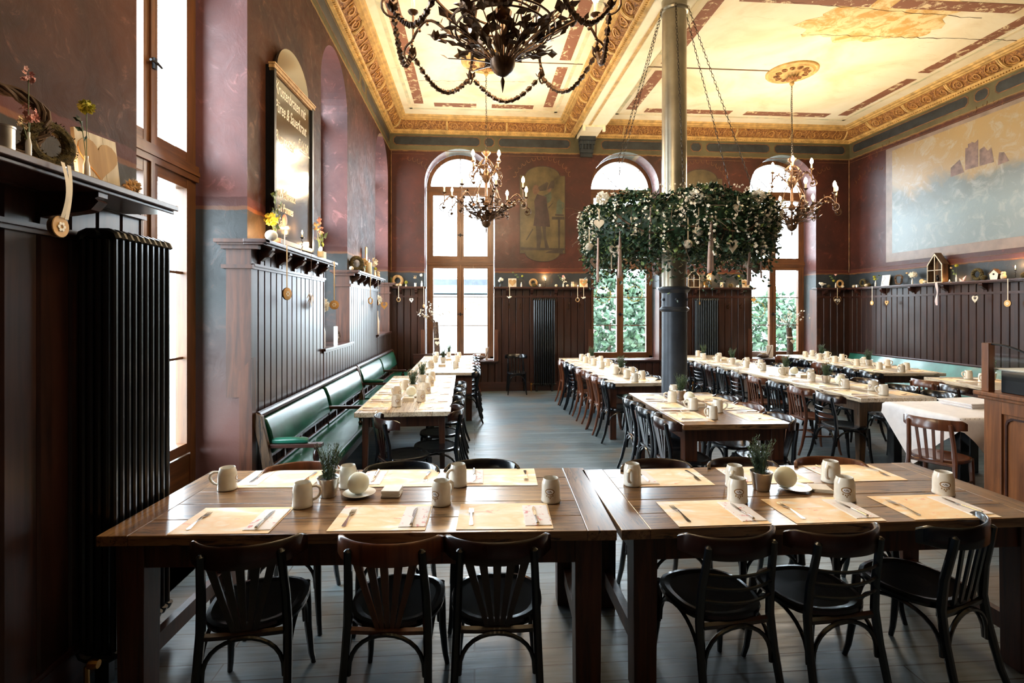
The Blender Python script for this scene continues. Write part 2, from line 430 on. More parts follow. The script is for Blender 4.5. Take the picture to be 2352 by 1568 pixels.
def roty(a): return Matrix.Rotation(a, 3, 'Y')

# ================================================================ THE ROOM
YF = -4.5                                     # wall behind the viewer
m = MB(); m.box(XL - .7, XR + .3, YF - .2, YB + .62, -.12, 0); mk('floor', m, 'floor', kind='structure', smooth=False)

def wall_face(mb, u0, u1, z0, z1, ops, put, depth):
    """ops: (ua, ub, sill, spring) arched openings; put(u, z, d) -> point, d = depth into the wall"""
    def quad(a, b, c, d): mb.add([a, b, c, d], [(0, 1, 2, 3)])
    mb.cur = 0; u = u0
    for ua, ub, sill, spring in sorted(ops):
        quad(put(u, z0, 0), put(ua, z0, 0), put(ua, z1, 0), put(u, z1, 0))
        if sill > z0: quad(put(ua, z0, 0), put(ub, z0, 0), put(ub, sill, 0), put(ua, sill, 0))
        R = (ub - ua) / 2; c = (ua + ub) / 2; N = 24
        arc = [(c - R * math.cos(PI * k / N), spring + R * math.sin(PI * k / N)) for k in range(N + 1)]
        for k in range(N):
            (a, za), (b, zb) = arc[k], arc[k + 1]
            quad(put(a, za, 0), put(b, zb, 0), put(b, z1, 0), put(a, z1, 0))
        mb.cur = 1
        line = [(ua, sill)] + arc + [(ub, sill)]
        for k in range(len(line) - 1):
            (a, za), (b, zb) = line[k], line[k + 1]
            quad(put(a, za, 0), put(b, zb, 0), put(b, zb, depth), put(a, za, depth))
        quad(put(ua, sill, 0), put(ub, sill, 0), put(ub, sill, depth), put(ua, sill, depth))
        mb.cur = 0; u = ub
    quad(put(u, z0, 0), put(u1, z0, 0), put(u1, z1, 0), put(u, z1, 0))
SPR = 4.38
m = MB()
wall_face(m, XL - .1, XR + .1, 0, ZC + .1, [(c - w / 2, c + w / 2, .62, SPR) for c, w in BACKW], lambda u, z, d: (u, YB + d, z), .56)
m.box(XL - .7, XR + .3, YB + .56, YB + .60, ZC + .1, ZC + .2)
mk('wall_back', m, ['wall', 'reveal'], kind='structure', ang=20)
m = MB()
NEARX = -1.86
wall_face(m, 4.16, YB + .05, 0, ZC + .1, [(c - w / 2, c + w / 2, s, SPR) for c, w, s in LEFTW[1:]], lambda u, z, d: (XL - d, u, z), .46)
wall_face(m, YF, 4.16, 0, ZC + .1, [(c - w / 2, c + w / 2, s, SPR) for c, w, s in LEFTW[:1]], lambda u, z, d: (-1.86 - d, u, z), .36)
m.cur = 1
m.add([(NEARX, 4.16, 0), (XL, 4.16, 0), (XL, 4.16, ZC + .1), (NEARX, 4.16, ZC + .1)], [(0, 1, 2, 3)])
mk('wall_left', m, ['wall_l', 'reveal'], kind='structure', ang=20)
m = MB(); m.box(XR, XR + .25, YF, YB + .05, 0, ZC + .1); mk('wall_right', m, 'wall', kind='structure', smooth=False)
m = MB(); m.box(XL - .3, XR + .2, YF - .2, YF, 0, ZC + .1); mk('wall_front', m, 'wall', kind='structure', smooth=False)
# outer skin of the masonry round the window niches keeps daylight out
m = MB(); th = .6
def skin(put, u0, u1, ops):
    u = u0
    for ua, ub, s, t in ops:
        yield u, ua, 0, ZC + .2
        yield ua, ub, 0, s - .02
        yield ua, ub, t, ZC + .2
        u = ub
    yield u, u1, 0, ZC + .2
for a, b, z0, z1 in skin(None, XL - .7, XR + .3, [(c - w / 2 - .02, c + w / 2 + .02, .62, SPR + w / 2 + .02) for c, w in BACKW]):
    if z1 > z0: m.box(a, b, YB + .50, YB + .58, z0, z1)
for a, b, z0, z1 in skin(None, YF - .2, YB + .5, [(c - w / 2 - .2, c + w / 2 + .2, s, SPR + w / 2 + .02) for c, w, s in LEFTW]):
    if z1 > z0: m.box(XL - .56, XL - .45, a, b, z0, z1)
mk('wall_outer', m, 'house', kind='structure', smooth=False)

# ceiling: two bays either side of the beam
BX0, BX1, BZ = 2.14, 2.64, 5.42
m = MB(); m.box(XL - .2, XR + .2, YF - .2, YB + .2, ZC, ZC + .12)
mk('ceiling', m, 'ceil', kind='structure', smooth=False)
m = MB()
m.box(BX0, BX1, YF, YB - .75, BZ, ZC + .01); m.box(BX0 + .05, BX1 - .05, YB - .75, YB, BZ - .03, ZC + .01)
m.box(BX0 + .02, BX0 + .07, YB - .78, YB - .72, BZ - .12, BZ); m.box(BX1 - .07, BX1 - .02, YB - .78, YB - .72, BZ - .12, BZ)
mk('trim_9', m, 'ceil', kind='structure', smooth=False, label='plastered ceiling beam running over the column')

def bands(x0, x1, y0, y1, w, gaps):
    m = MB(); z = ZC - .004
    def b(a0, a1, c0, c1): m.box(a0, a1, c0, c1, z, ZC + .002)
    for x in (x0, x1 - w):
        y = y0
        for g in gaps + [y1]:
            b(x, x + w, y, g - .12); y = g + .12
    xm = (x0 + x1) / 2
    for y in (y0, y1 - w):
        b(x0 + w + .2, xm - .15, y, y + w); b(xm + .15, x1 - w - .2, y, y + w)
    return m
m = bands(-1.16, 1.53, -3.6, 10.22, .18, [-1.0, 2.2, 5.3, 8.3]); mk('trim_10', m, 'band', kind='structure', smooth=False)
m = bands(3.0, 7.62, 6.25, 10.22, .20, [8.3]); mk('trim_11', m, 'band', kind='structure', smooth=False)
m = bands(3.0, 7.62, -3.6, 5.2, .20, [2.2]); mk('trim_12', m, 'band', kind='structure', smooth=False)
m = MB()
for (x0, x1, y0, y1) in ((-1.28, 1.66, -3.75, 10.38), (2.86, 7.76, -3.75, 10.38)):
    for a0, a1, c0, c1 in ((x0, x0 + .06, y0, y1), (x1 - .06, x1, y0, y1), (x0, x1, y1 - .06, y1)):
        m.box(a0, a1, c0, c1, ZC - .003, ZC + .002)
mk('trim_13', m, 'bandg', kind='structure', smooth=False)
# peeled patch and cracks on the right-hand bay
m = MB(); pts = []
for k in range(60):
    a = 2 * PI * k / 60; r = 1 + .10 * math.sin(5 * a) + .06 * math.sin(11 * a + 1) + random.uniform(-.06, .06)
    cx, cy = math.cos(a), math.sin(a)
    e = max(abs(cx), abs(cy)) ** .7
    pts.append((5.55 + .95 * r * cx / e, 6.75 + .52 * r * cy / e))
m.prism(pts, .003, lambda x, y, t: (x, y, ZC - t)); mk('trim_14', m, 'peel', kind='structure', smooth=False)
m = MB()
def crack(p0, p1, n=40, w=.006):
    P = []
    for k in range(n + 1):
        t = k / n; P.append((p0[0] + (p1[0] - p0[0]) * t + random.uniform(-.012, .012), p0[1] + (p1[1] - p0[1]) * t + random.uniform(-.02, .02), ZC - .002))
    m.tube(P, [random.uniform(.3, 1) * w for _ in P], 4)
crack((3.1, 6.35), (6.9, 6.6)); crack((4.7, 7.15), (8.0, 7.1)); crack((-1.2, 6.5), (1.7, 6.6), w=.004); crack((-1.2, 9.1), (.9, 9.0), w=.003)
m.box(2.66, 5.0, 8.28, 8.31, ZC - .006, ZC); m.box(.5, 1.75, 8.28, 8.30, ZC - .006, ZC)
mk('trim_15', m, 'crack', kind='structure', smooth=False)

# ---- cornices: swept profile (a = distance from wall, z below ceiling)
CP = [(0.0, -.29), (.05, -.29), (.05, -.262), (.085, -.262), (.085, -.235), (.10, -.225)]
CR = [(.10, -.225), (.145, -.215), (.19, -.18), (.225, -.13), (.24, -.085)]
CT = [(.24, -.085), (.27, -.085), (.27, -.062), (.30, -.062), (.31, -.035), (.345, -.03), (.36, 0.0)]
def cornice(name, corners, closed, spiral_sides):
    """corners: inner-wall rectangle corners in order, interior on the left"""
    n = len(corners)
    m = MB()
    def inset(i, a):
        p = Vector(corners[i]); q = Vector(corners[(i + 1) % n]); r = Vector(corners[i - 1])
        d1 = (q - p).normalized(); d0 = (p - r).normalized()
        n1 = Vector((-d1.y, d1.x)); n0 = Vector((-d0.y, d0.x))
        return p + (n1 + n0) * a
    for k, prof in enumerate((CP, CR, CT)):
        m.cur = 1 if k == 1 else 0
        for i in range(n):
            for (a, z), (b, y) in zip(prof[:-1], prof[1:]):
                A, B = inset(i, a), inset((i + 1) % n, a); C, E_ = inset((i + 1) % n, b), inset(i, b)
                m.add([(A.x, A.y, ZC + z), (B.x, B.y, ZC + z), (C.x, C.y, ZC + y), (E_.x, E_.y, ZC + y)], [(0, 1, 2, 3)])
    o = mk(name, m, ['corn', 'relief'], kind='structure', ang=50)
    # dentils and carved scrolls
    dm, sm, rm = MB(), MB(), MB()
    for i in range(n):
        p = Vector(corners[i]); q = Vector(corners[(i + 1) % n]); L = (q - p).length; d = (q - p).normalized(); nn = Vector((-d.y, d.x))
        k = .10
        while k < L - .1:
            c = p + d * k + nn * .062; R = Matrix(((d.x, nn.x, 0), (d.y, nn.y, 0), (0, 0, 1)))
            if min(c.y, 99) > 1.0: dm.cbox((c.x, c.y, ZC - .262), (.022, .03, .03), R)
            k += .045
        mode = spiral_sides[i]
        if not mode: continue
        step = .30 if mode == 'rope' else .31
        k = .38; idx = 0
        while k < L - .36:
            base = p + d * k
            if base.y > 1.5:
                def P(s, w):                     # s along, w 0..1 across the round band
                    j = w * (len(CR) - 1); j0 = min(int(j), len(CR) - 2); f = j - j0
                    a = CR[j0][0] * (1 - f) + CR[j0 + 1][0] * f; z = CR[j0][1] * (1 - f) + CR[j0 + 1][1] * f
                    c = base + d * s + nn * (a + .008); return (c.x, c.y, ZC + z - .008)
                sg = 1 if idx % 2 else -1
                sp = [P(.085 * (1 - t / 16) * math.cos(sg * t * .62) + .0, .5 + .40 * (1 - t / 16) * math.sin(t * .62 * sg)) for t in range(15)]
                sm.tube(sp, [.013 * (1 - t / 22) for t in range(15)], 4)
                sp = [P(.09 + .05 * math.sin(t / 7 * PI) , .05 + .9 * t / 7) for t in range(8)]
                sm.tube(sp, .007, 4)
                if idx % (3 if mode == 'rope' else 4) == 0:
                    for off in ((-.15,) if mode == 'panel' else (-.16, -.13)):
                        rm.tube([P(off + (.05 * w if mode == 'rope' else 0), w) for w in [q_ / 8 for q_ in range(9)]], .016 if mode == 'rope' else .02, 5)
            k += step; idx += 1
    mk('cornice_dentils', dm, 'corn', o, smooth=False, kind='structure')
    mk('cornice_scrollwork', sm, 'gold', o, kind='structure'); mk('cornice_bands', rm, 'corn', o, kind='structure')
    return o
cornice('trim_1', [(XL, YF), (BX0, YF), (BX0, YB), (XL, YB)], True, ['', 'rope', 'panel', 'rope'])
cornice('trim_2', [(BX1 - .36, YF), (XR, YF), (XR, YB), (BX1 - .36, YB)], True, ['', 'rope', 'panel', ''])
# painted frieze panels under the cornice
m = MB()
def fpanel(put, a, b, z0, z1):
    c = .05; poly = [(a + c, z0), (b - c, z0), (b, z0 + c), (b, z1 - c), (b - c, z1), (a + c, z1), (a, z1 - c), (a, z0 + c)]
    inner = [(x + (.015 if x < (a + b) / 2 else -.015), z + (.015 if z < (z0 + z1) / 2 else -.015)) for x, z in poly]
    m.cur = 0; m.prism(inner, .003, lambda x, y, t: put(x, y, t))
    m.cur = 1; m.ringp(poly, inner, .004, lambda x, y, t: put(x, y, t))
bk = lambda x, z, t: (x, YB - t, z)
for a, b in ((-1.70, .12), (.20, .42), (.50, 2.05), (2.72, 4.6), (4.7, 4.95), (5.05, 6.5), (6.6, 8.25)): fpanel(bk, a, b, 5.17, 5.37)
rt = lambda y, z, t: (XR - t, y, z); lt = lambda y, z, t: (XL + t, y, z)
for put, ys in ((rt, (10.9, 8.2, 8.1, 7.85, 7.75, 5.2, 5.1, 4.85, 4.75, 2.2)), (lt, (10.9, 8.6, 8.5, 8.2, 8.1, 5.3, 5.2, 4.9, 4.8, 3.1))):
    for k in range(0, len(ys), 2): fpanel(put, ys[k + 1], ys[k], 5.17, 5.37)
mk('trim_3', m, ['navy', 'ochre'], kind='structure', smooth=False)
# carved corbel carrying the beam on the back wall
m = MB()
for k in range(5): m.box(BX0 + .08 + .01 * k, BX1 - .08 - .01 * k, YB - .20 + .035 * k, YB, BZ - .03 - .08 * (k + 1) + .0, BZ - .03 - .08 * k)
for k in range(4): m.tube([(BX0 + .15 + .066 * k, YB - .17 + .002 * t, BZ - .05 - .03 * t) for t in range(9)], .012, 6)
mk('trim_4', m, 'navy', kind='structure', smooth=False)
# faded painted scrolls round the arches
m = MB()
def scrolls(c, R0, z0, put, n=14, a0=.35, a1=2.8):
    for k in range(n):
        a = a0 + (a1 - a0) * k / (n - 1)
        u, z = c + math.cos(a) * R0 * 1.15, z0 + math.sin(a) * R0
        pts = [put(u + math.cos(a + 1.2 + t * .5) * .055 * (1 - t / 12), z + math.sin(a + 1.2 + t * .5) * .07 * (1 - t / 12) + .0, .003) for t in range(9)]
        m.tube(pts, [.007 - .0006 * t for t in range(9)], 4, flat=.5)
for c in (1.45, 4.93): scrolls(c, .55, 4.42, bk)
for c in (-1.45,): scrolls(c, .5, 4.4, bk, 7, .3, 1.4)
scrolls(8.0, .5, 4.4, bk, 6, 1.8, 2.8)
scrolls(10.35, .5, 4.2, rt, 8, .6, 2.6)
for y in (9.9, 7.9, 5.9): scrolls(y, .35, 4.75, rt, 5, .6, 2.4)
m.tube([(XR - .02, YB - .02, 2.55), (XR - .02, YB - .02, 5.05)], .012, 6)
m.tube([(XL + .02, YB - .02, 2.55), (XL + .02, YB - .02, 5.05)], .012, 6)
for z, r in ((2.515, .008), (2.60, .004), (5.06, .008), (4.99, .004)):
    m.tube([(XR - .003, YF, z), (XR - .003, YB, z)], r, 4)
    u = XL
    for c, w in BACKW:
        if z < 5.0 : m.tube([(u, YB - .003, z), (c - w / 2, YB - .003, z)], r, 4); u = c + w / 2
    m.tube([(u if z < 5.0 else XL, YB - .003, z), (XR, YB - .003, z)], r, 4)
mk('trim_5', m, 'ochre', kind='structure')

# ---- panelling
def boards(m, put, a, b, z0, z1, w=.128):
    n = max(1, round((b - a) / w)); w = (b - a) / n
    for k in range(n):
        x = a + k * w
        prof = [(x, .004), (x + .003, .020), (x + .012, .030), (x + w - .012, .030), (x + w - .003, .020), (x + w, .004)]
        vs = [put(u, z0, d) for u, d in prof] + [put(u, z1, d) for u, d in prof]
        m.add(vs, [(i, i + 1, 7 + i, 6 + i) for i in range(5)] + [(5, 4, 3, 2, 1, 0), (6, 7, 8, 9, 10, 11)])
def bar(m, put, a, b, z0, z1, d0, d1):
    vs = [put(u, z, d) for u in (a, b) for z in (z0, z1) for d in (d0, d1)]
    m.add(vs, [(0, 1, 3, 2), (4, 6, 7, 5), (0, 4, 5, 1), (2, 3, 7, 6), (0, 2, 6, 4), (1, 5, 7, 3)])
SH = 2.20; SHL = 2.27
def panelling(name, put, segs, sills, w, top, railmat, shelfd=.17):
    m = MB()
    for a, b in segs: boards(m, put, a, b, .16, top - .03, w)
    for a, b, z in sills: boards(m, put, a, b, .16, z - .03, w)
    o = mk(name, m, 'panel', kind='structure', ang=25)
    r = MB()
    for a, b in segs:
        bar(r, put, a, b, top - .205, top - .185, .028, .058); bar(r, put, a, b, top - .225, top - .205, .028, .045)
        bar(r, put, a, b, top - .05, top - .03, .028, .055)
    lo = min(s[0] for s in segs + [q[:2] for q in sills]); hi = max(s[1] for s in segs + [q[:2] for q in sills])
    bar(r, put, lo, hi, 0, .17, .0, .045); bar(r, put, lo, hi, .17, .19, .0, .038)
    mk('panelling_rail', r, railmat, o, kind='structure', smooth=False)
    for a, b, z in sills:
        s = MB(); bar(s, put, a - .07, b + .07, z - .03, z, -.30, .075); bar(s, put, a - .05, b + .05, z - .055, z - .03, 0, .05)
        mk('window_sill', s, railmat, o, kind='structure', smooth=False, bevel=.004)
    return o
bk = lambda u, z, d: (u, YB - d, z)
lf = lambda u, z, d: (XL + d, u, z)
ln = lambda u, z, d: (NEARX + d, u, z)
rg = lambda u, z, d: (XR - d, u, z)
bseg = [(XL, BACKW[0][0] - BACKW[0][1] / 2)] + [(BACKW[k][0] + BACKW[k][1] / 2, BACKW[k + 1][0] - BACKW[k + 1][1] / 2) for k in (0, 1)] + [(BACKW[2][0] + BACKW[2][1] / 2, XR)]
panelling('trim_6', bk, bseg, [(c - w / 2, c + w / 2, .64) for c, w in BACKW], .15, SH, 'panel_x')
lseg = [(4.16, 6.09), (7.33, 9.36), (10.70, YB)]
panelling('trim_7', lf, lseg, [(6.09, 7.33, 1.28), (9.36, 10.70, 1.28)], .125, SHL, 'panel_y')
panelling('trim_8', ln, [(YF, 3.0)], [], .17, SHL, 'panel_y')
panelling('trim_16', rg, [(YF, YB)], [], .135, SH, 'panel_y')
# pilaster boards closing the panelling at each niche
m = MB()
for y, s in ((4.16, -1), (6.09, 1), (7.33, -1), (9.36, 1), (10.70, -1)):
    z0 = 1.05 if y == 4.16 else (1.28 if s < 0 else 0)
    m.box(XL - .15 if s < 0 else XL - .02, XL + .036, y + s * .02, y, z0, SHL - .03)
    if s < 0:
        m.box(XL - .18, XL + .055, y - .04, y, SHL - .225, SHL - .195); m.box(XL - .18, XL + .10, y - .045, y, SHL - .075, SHL - .045); m.box(XL - .22, XL + .17, y - .075, y, SHL - .028, SHL - .001); m.box(XL - .20, XL + .15, y - .06, y, SHL - .045, SHL - .028)
m.add([(XL - .03, 4.09, 0), (XL + .065, 4.09, 0), (XL + .065, 4.16, 0), (XL - .03, 4.16, 0), (XL - .03, 4.09, 1.25), (XL + .065, 4.09, 1.36), (XL + .065, 4.16, 1.36), (XL - .03, 4.16, 1.25)],
      [(3, 2, 1, 0), (4, 5, 6, 7), (0, 1, 5, 4), (1, 2, 6, 5), (2, 3, 7, 6), (3, 0, 4, 7)])
for c, w in BACKW:
    for s in (-1, 1):
        x = c + s * w / 2; x0, x1 = sorted((x, x - s * .015))
        m.box(x0, x1, YB - .045, YB + .2, .64, SH - .03)
        x0, x1 = sorted((x + s * .07, x - s * .02)); m.box(x0, x1, YB - .055, YB - .02, .64, 1.30)
m.box(NEARX, NEARX + .036, 2.98, 3.0, 0, SHL)
mk('trim_17', m, 'tleg', kind='structure', smooth=False)

# ---- shelves with brackets
def shelf(name, put, a, b, z, depth, n, label, wrap=(0, 0), long=1, matk='panel_y'):
    root = empty(name, put((a + b) / 2, z, 0), 0, label, 'shelf', 'ledge shelves along the panelling')
    o0 = Vector(root.location)
    P = lambda u, zz, d: tuple(Vector(put(u, zz, d)) - o0)
    m = MB(); bar(m, P, a - wrap[0], b + wrap[1], z - .028, z, -.0, depth); bar(m, P, a - wrap[0] * .8, b + wrap[1] * .8, z - .045, z - .028, 0, depth - .02)
    mk('board', m, matk, root, smooth=False, bevel=.004)
    for k in range(n):
        u = a + (b - a) * (k + .5) / n if n > 1 else (a + b) / 2
        m = MB(); prof = [(.03, -.045), (depth - .03, -.045), (depth - .03, -.065), (depth - .045, -.072), (depth - .03, -.085), (depth - .06, -.12), (depth - .09, -.128), (.05, -.155), (.045, -.21), (.03, -.21)]
        m.prism(prof, .055, lambda x, y, t: P(u - .0275 + t, z + y, x))
        mk('bracket', m, matk, root, smooth=False)
    return root
shelf('wall_shelf', ln, YF + .2, 2.84, SHL, .31, 7, 'dark shelf above the big radiator at the left edge')
shelf('wall_shelf', lf, 4.12, 6.10, SHL, .17, 5, 'shelf on the left wall right under the chalkboard', (.04, .08))
shelf('wall_shelf', lf, 7.30, 9.36, SHL, .17, 5, 'left wall shelf farther from the viewer than the chalkboard', (.04, .06))
shelf('wall_shelf', bk, XL + .06, bseg[0][1], SH, .17, 2, 'short back wall shelf in the left corner', (0, .05), matk='panel_x')
shelf('wall_shelf', bk, bseg[1][0], bseg[1][1], SH, .17, 4, 'back wall shelf above the uncovered tall radiator', (.03, .06), matk='panel_x')
shelf('wall_shelf', bk, bseg[2][0], bseg[2][1], SH, .17, 4, 'back wall shelf directly behind the column', (.06, .06), matk='panel_x')
shelf('wall_shelf', bk, bseg[3][0], XR - .19, SH, .17, 2, 'short back wall shelf in the right corner', (.1, 0), matk='panel_x')
shelf('wall_shelf', rg, YF + .2, YB - .01, SH, .17, 22, 'long shelf on the right wall under the mural')

# ---- windows, built in local axes: x across, y outwards, z up
def window(name, loc, rz, w, z0, kind):
    root = empty(name, loc, rz, kind='structure')
    R = w / 2 - .01; f = .075; top = SPR
    m = MB(); m2 = MB()
    m.box(-R, -R + f, -.04, .05, z0, top); m.box(R - f, R, -.04, .05, z0, top)
    N = 28
    out = [(-R * math.cos(PI * k / N), top + R * math.sin(PI * k / N)) for k in range(N + 1)]
    r2 = R - .085; inn = [(-r2 * math.cos(PI * k / N), top + r2 * math.sin(PI * k / N)) for k in range(N + 1)]
    for k in range(N):
        a, b, c, d = out[k], out[k + 1], inn[k + 1], inn[k]
        vs = [(p[0], y, p[1]) for y in (-.04, .05) for p in (a, b, c, d)]
        m.add(vs, [(0, 1, 2, 3), (7, 6, 5, 4), (0, 4, 5, 1), (2, 6, 7, 3)])
    m2.box(-R, R, -.055, .05, top - .09, top + .03); m2.box(-R, R, -.065, .05, 2.70, 2.82); m2.box(-R, R, -.04, .05, z0, z0 + .05)
    m2.box(-R, R, -.075, -.04, 2.745, 2.775)
    low = z0 + (.66 if z0 < .3 else .05)
    if z0 < .3: m2.box(-R + f, R - f, -.03, .03, z0, z0 + .64)
    # casement stiles and rails
    for a, b in ((low, 2.70), (2.82, top - .09)):
        for s in (-1, 1):
            x0, x1 = (-R + f, -.01) if s < 0 else (.01, R - f)
            m.box(x0, x0 + .065, -.05, .03, a, b); m.box(x1 - .065, x1, -.05, .03, a, b)
            m2.box(x0, x1, -.048, .03, a, a + .075); m2.box(x0, x1, -.048, .03, b - .075, b)
        m.box(-.02, .02, -.065, -.02, a, b)
    mk('window_frame', m, 'oak', root, smooth=False, kind='structure'); mk('window_rail', m2, 'oak_x', root, smooth=False, kind='structure')
    g = MB()
    for zz in (1.36, 1.99):
        if zz > low + .2:
            g.box(-R + f, -.07, -.02, .0, zz, zz + .018); g.box(.07, R - f, -.02, .0, zz, zz + .018)
    g.box(-.008, .008, -.02, 0, top + .03, top + R - .08)
    for a in (.8, 2.34): g.tube([(0, -.01, top + .03), (math.cos(a) * r2, -.01, top + math.sin(a) * r2)], .009, 4)
    mk('glazing_bar', g, 'oak', root, smooth=False, kind='structure')
    for a, b in ((low + .07, 2.63), (2.89, top - .16)):
        for x0, x1 in ((-R + f + .06, -.07), (.07, R - f - .06)):
            g = MB(); g.add([(x0, .012, a), (x1, .012, a), (x1, .012, b), (x0, .012, b)], [(0, 1, 2, 3)]); mk('window_pane', g, 'glass', root, smooth=False, kind='structure')
    g = MB(); g.add([(p[0], .012, p[1]) for p in inn], [tuple(range(N + 1))]); mk('window_pane', g, 'glass', root, smooth=False, kind='structure')
    for zz in ((1.62, 3.35) if low < 1.5 else (3.35,)):
        h = MB(); h.tube([(-.06, -.085, zz), (0, -.09, zz + .005), (.06, -.085, zz - .002)], .009, 6); h.cbox((0, -.07, zz), (.03, .03, .07)); mk('window_handle', h, 'iron', root, kind='structure')
    return root
for k, (c, w) in enumerate(BACKW): window('window_%d' % (k + 1), (c, YB + .45, 0), 0, w, .64, 'back')
for k, (c, w, s) in enumerate(LEFTW): window('window_%d' % (k + 4), (XL - .42, c, 0), PI / 2, w, s, 'left')

# ---- outside, seen through the panes
m = MB(); m.box(-60, 60, YB + .6, 80, -.5, -.45); m.box(-60, XL - .6, -30, YB + .6, -.5, -.45); mk('floor_outside', m, 'gravel', kind='structure', smooth=False)
r = empty('garden_house', (-.6, 20.5, -.45), 0, 'pale garden building with a blue-grey eave outside the left back window', 'building')
m = MB(); m.box(-2.6, 1.9, 0, 3, 0, 2.75); mk('wall', m, 'house', r, smooth=False)
m = MB(); m.box(-2.8, 1.35, -.35, 3.2, 2.8, 3.12); mk('eave', m, 'housed', r, smooth=False)
m = MB(); m.box(-2.8, 1.3, -.3, 3.2, 3.12, 3.35); mk('roof', m, 'colg', r, smooth=False)
def bush(name, c, sx, sy, sz, n, label, L=.28, mt=('hedge', 'herb')):
    m = MB(); rd = random.Random(int(c[0] * 100))
    for k in range(n):
        th, ph = rd.uniform(0, 2 * PI), math.acos(rd.uniform(-1, 1)); q = rd.uniform(.75, 1.05)
        p = (sx * q * math.sin(ph) * math.cos(th), sy * q * math.sin(ph) * math.sin(th), sz + sz * q * math.cos(ph))
        m.cur = rd.randrange(2); m.leaf(p, (rd.uniform(-1, 1), rd.uniform(-1, 1), rd.uniform(-.8, .6)), (rd.uniform(-1, 1), -1, rd.uniform(-1, 1)), L * rd.uniform(.6, 1.3), L * .6)
    r = empty(name, c, 0, label, 'shrub', 'shrubs outside the back windows')
    mk('foliage', m, list(mt), r, smooth=False)
    t = MB(); t.tube([(0, 0, 0), (.05, 0, sz)], [.08, .04], 7); mk('trunk', t, 'bark', r)
bush('garden_shrub', (4.3, 16.4, -.45), 1.5, 1.0, 1.75, 2300, 'leafy shrub filling the left pane outside the middle back window')
bush('garden_shrub', (6.4, 17.2, -.45), 1.2, 1.0, 1.9, 1900, 'leafy shrub in the right pane outside the middle back window')
bush('garden_shrub', (9.7, 16.2, -.45), 1.3, .9, 1.35, 1500, 'low shrub in the left pane outside the right back window')
bush('garden_shrub', (11.9, 17.0, -.45), 1.2, .9, 1.45, 1300, 'pale shrub in the right pane outside the right back window')

# ---- column
r = empty('iron_column', (2.39, 6.06, 0), 0, 'round iron column, dark grey below and silver above, ringed by the wreath', 'column')
m = MB(); m.lathe([(.185, 0), (.185, .12), (.165, .16), (.150, .2), (.146, 1.70), (.166, 1.715), (.172, 1.73), (.166, 1.745), (.150, 1.76), (.150, 1.92), (.162, 1.935), (.176, 1.95), (.186, 1.97), (.186, 1.985), (.150, 2.0)], 40)
mk('column_base', m, 'colg', r)
m = MB(); m.lathe([(.146, 2.0), (.142, 5.27), (.16, 5.28), (.168, 5.30), (.16, 5.32), (.145, 5.33), (.15, BZ)], 40); mk('column_shaft', m, 'cols', r)
for k in range(6):
    a = k * PI / 3 + .3; m = MB(); m.ball((.155 * math.cos(a), .155 * math.sin(a), 1.845), .018, 8); mk('bolt', m, 'colg', r)

# ================================================================ TABLES
TZ = .76
def table(name, c, rz, L, Wd, label, long_axis='x', mats=('table', 'table_y', 'tleg'), legw=.05, inset=.12, stretch=False, breadboard=True, th=.045, splay=0, seed=1):
    """L along local x, Wd along local y"""
    rd = random.Random(seed)
    root = empty(name, (c[0], c[1], 0), rz, label, 'table', None)
    m = MB(); e = .13 if breadboard else 0
    n = max(3, round(Wd / .18)); ys = [-Wd / 2]
    for k in range(n - 1): ys.append(-Wd / 2 + Wd * (k + 1) / n + rd.uniform(-.02, .02))
    ys.append(Wd / 2)
    for a, b in zip(ys[:-1], ys[1:]):
        w = rd.uniform(-.006, .006) if not breadboard else 0
        m.box(-L / 2 + e, L / 2 - e + w, a + .0008, b - .0008, TZ - th, TZ - rd.uniform(0, .0012))
    m.cur = 1
    if breadboard:
        m.box(-L / 2, -L / 2 + e - .001, -Wd / 2, Wd / 2, TZ - th, TZ); m.box(L / 2 - e + .001, L / 2, -Wd / 2, Wd / 2, TZ - th, TZ)
    mk('tabletop', m, [mats[0], mats[1]], root, smooth=False, bevel=.003)
    lx, ly = L / 2 - inset, Wd / 2 - .09
    for sx in (-1, 1):
        for sy in (-1, 1):
            m = MB(); m.taper((sx * (lx + splay), sy * (ly + splay * .5), 0), legw * (.6 if splay else .92), (sx * lx, sy * ly, TZ - th), legw); mk('leg', m, mats[2], root, smooth=False, bevel=.004)
    for s in (-1, 1):
        m = MB(); m.box(-lx + legw, lx - legw, s * (ly + legw - .03) - .0125, s * (ly + legw - .03) + .0125, TZ - th - .115, TZ - th); mk('apron', m, mats[2], root, smooth=False)
        m = MB(); x = s * (lx + legw - .03); m.box(x - .0125, x + .0125, -ly + legw, ly - legw, TZ - th - .115, TZ - th); mk('apron', m, mats[2], root, smooth=False)
        if stretch:
            m = MB(); m.box(s * lx - .02, s * lx + .02, -ly + legw, ly - legw, .14, .22); mk('stretcher', m, mats[2], root, smooth=False)
    return root
T1 = dict(c=(-.475, 2.735), rz=math.radians(-2.6), L=2.24, W=.90)
T2 = dict(c=(1.70, 2.665), rz=math.radians(0), L=2.11, W=.86)
table('dining_table', T1['c'], T1['rz'], T1['L'], T1['W'], 'big rustic wooden dining table in the front left corner, in front of the large radiator', legw=.06, stretch=True, seed=3)
table('dining_table', T2['c'], T2['rz'], T2['L'], T2['W'], 'big rustic wooden dining table at the front right, nearest the sideboard', legw=.055, stretch=True, seed=5)
Hf = PI / 2
TT = {}
def ytable(key, c, rdeg, L, W, label, **kw):
    TT[key] = (c, math.radians(rdeg), L, W)
    return table('dining_table', c, Hf + math.radians(rdeg), L, W, label, **kw)
ytable('T3', (-.70, 6.31), 1.0, 2.72, .90, 'pale scrubbed plank table next to the nearest green bench', mats=('pale_x', 'pale_y', 'tleg'), legw=.032, breadboard=False, splay=.02, seed=7)
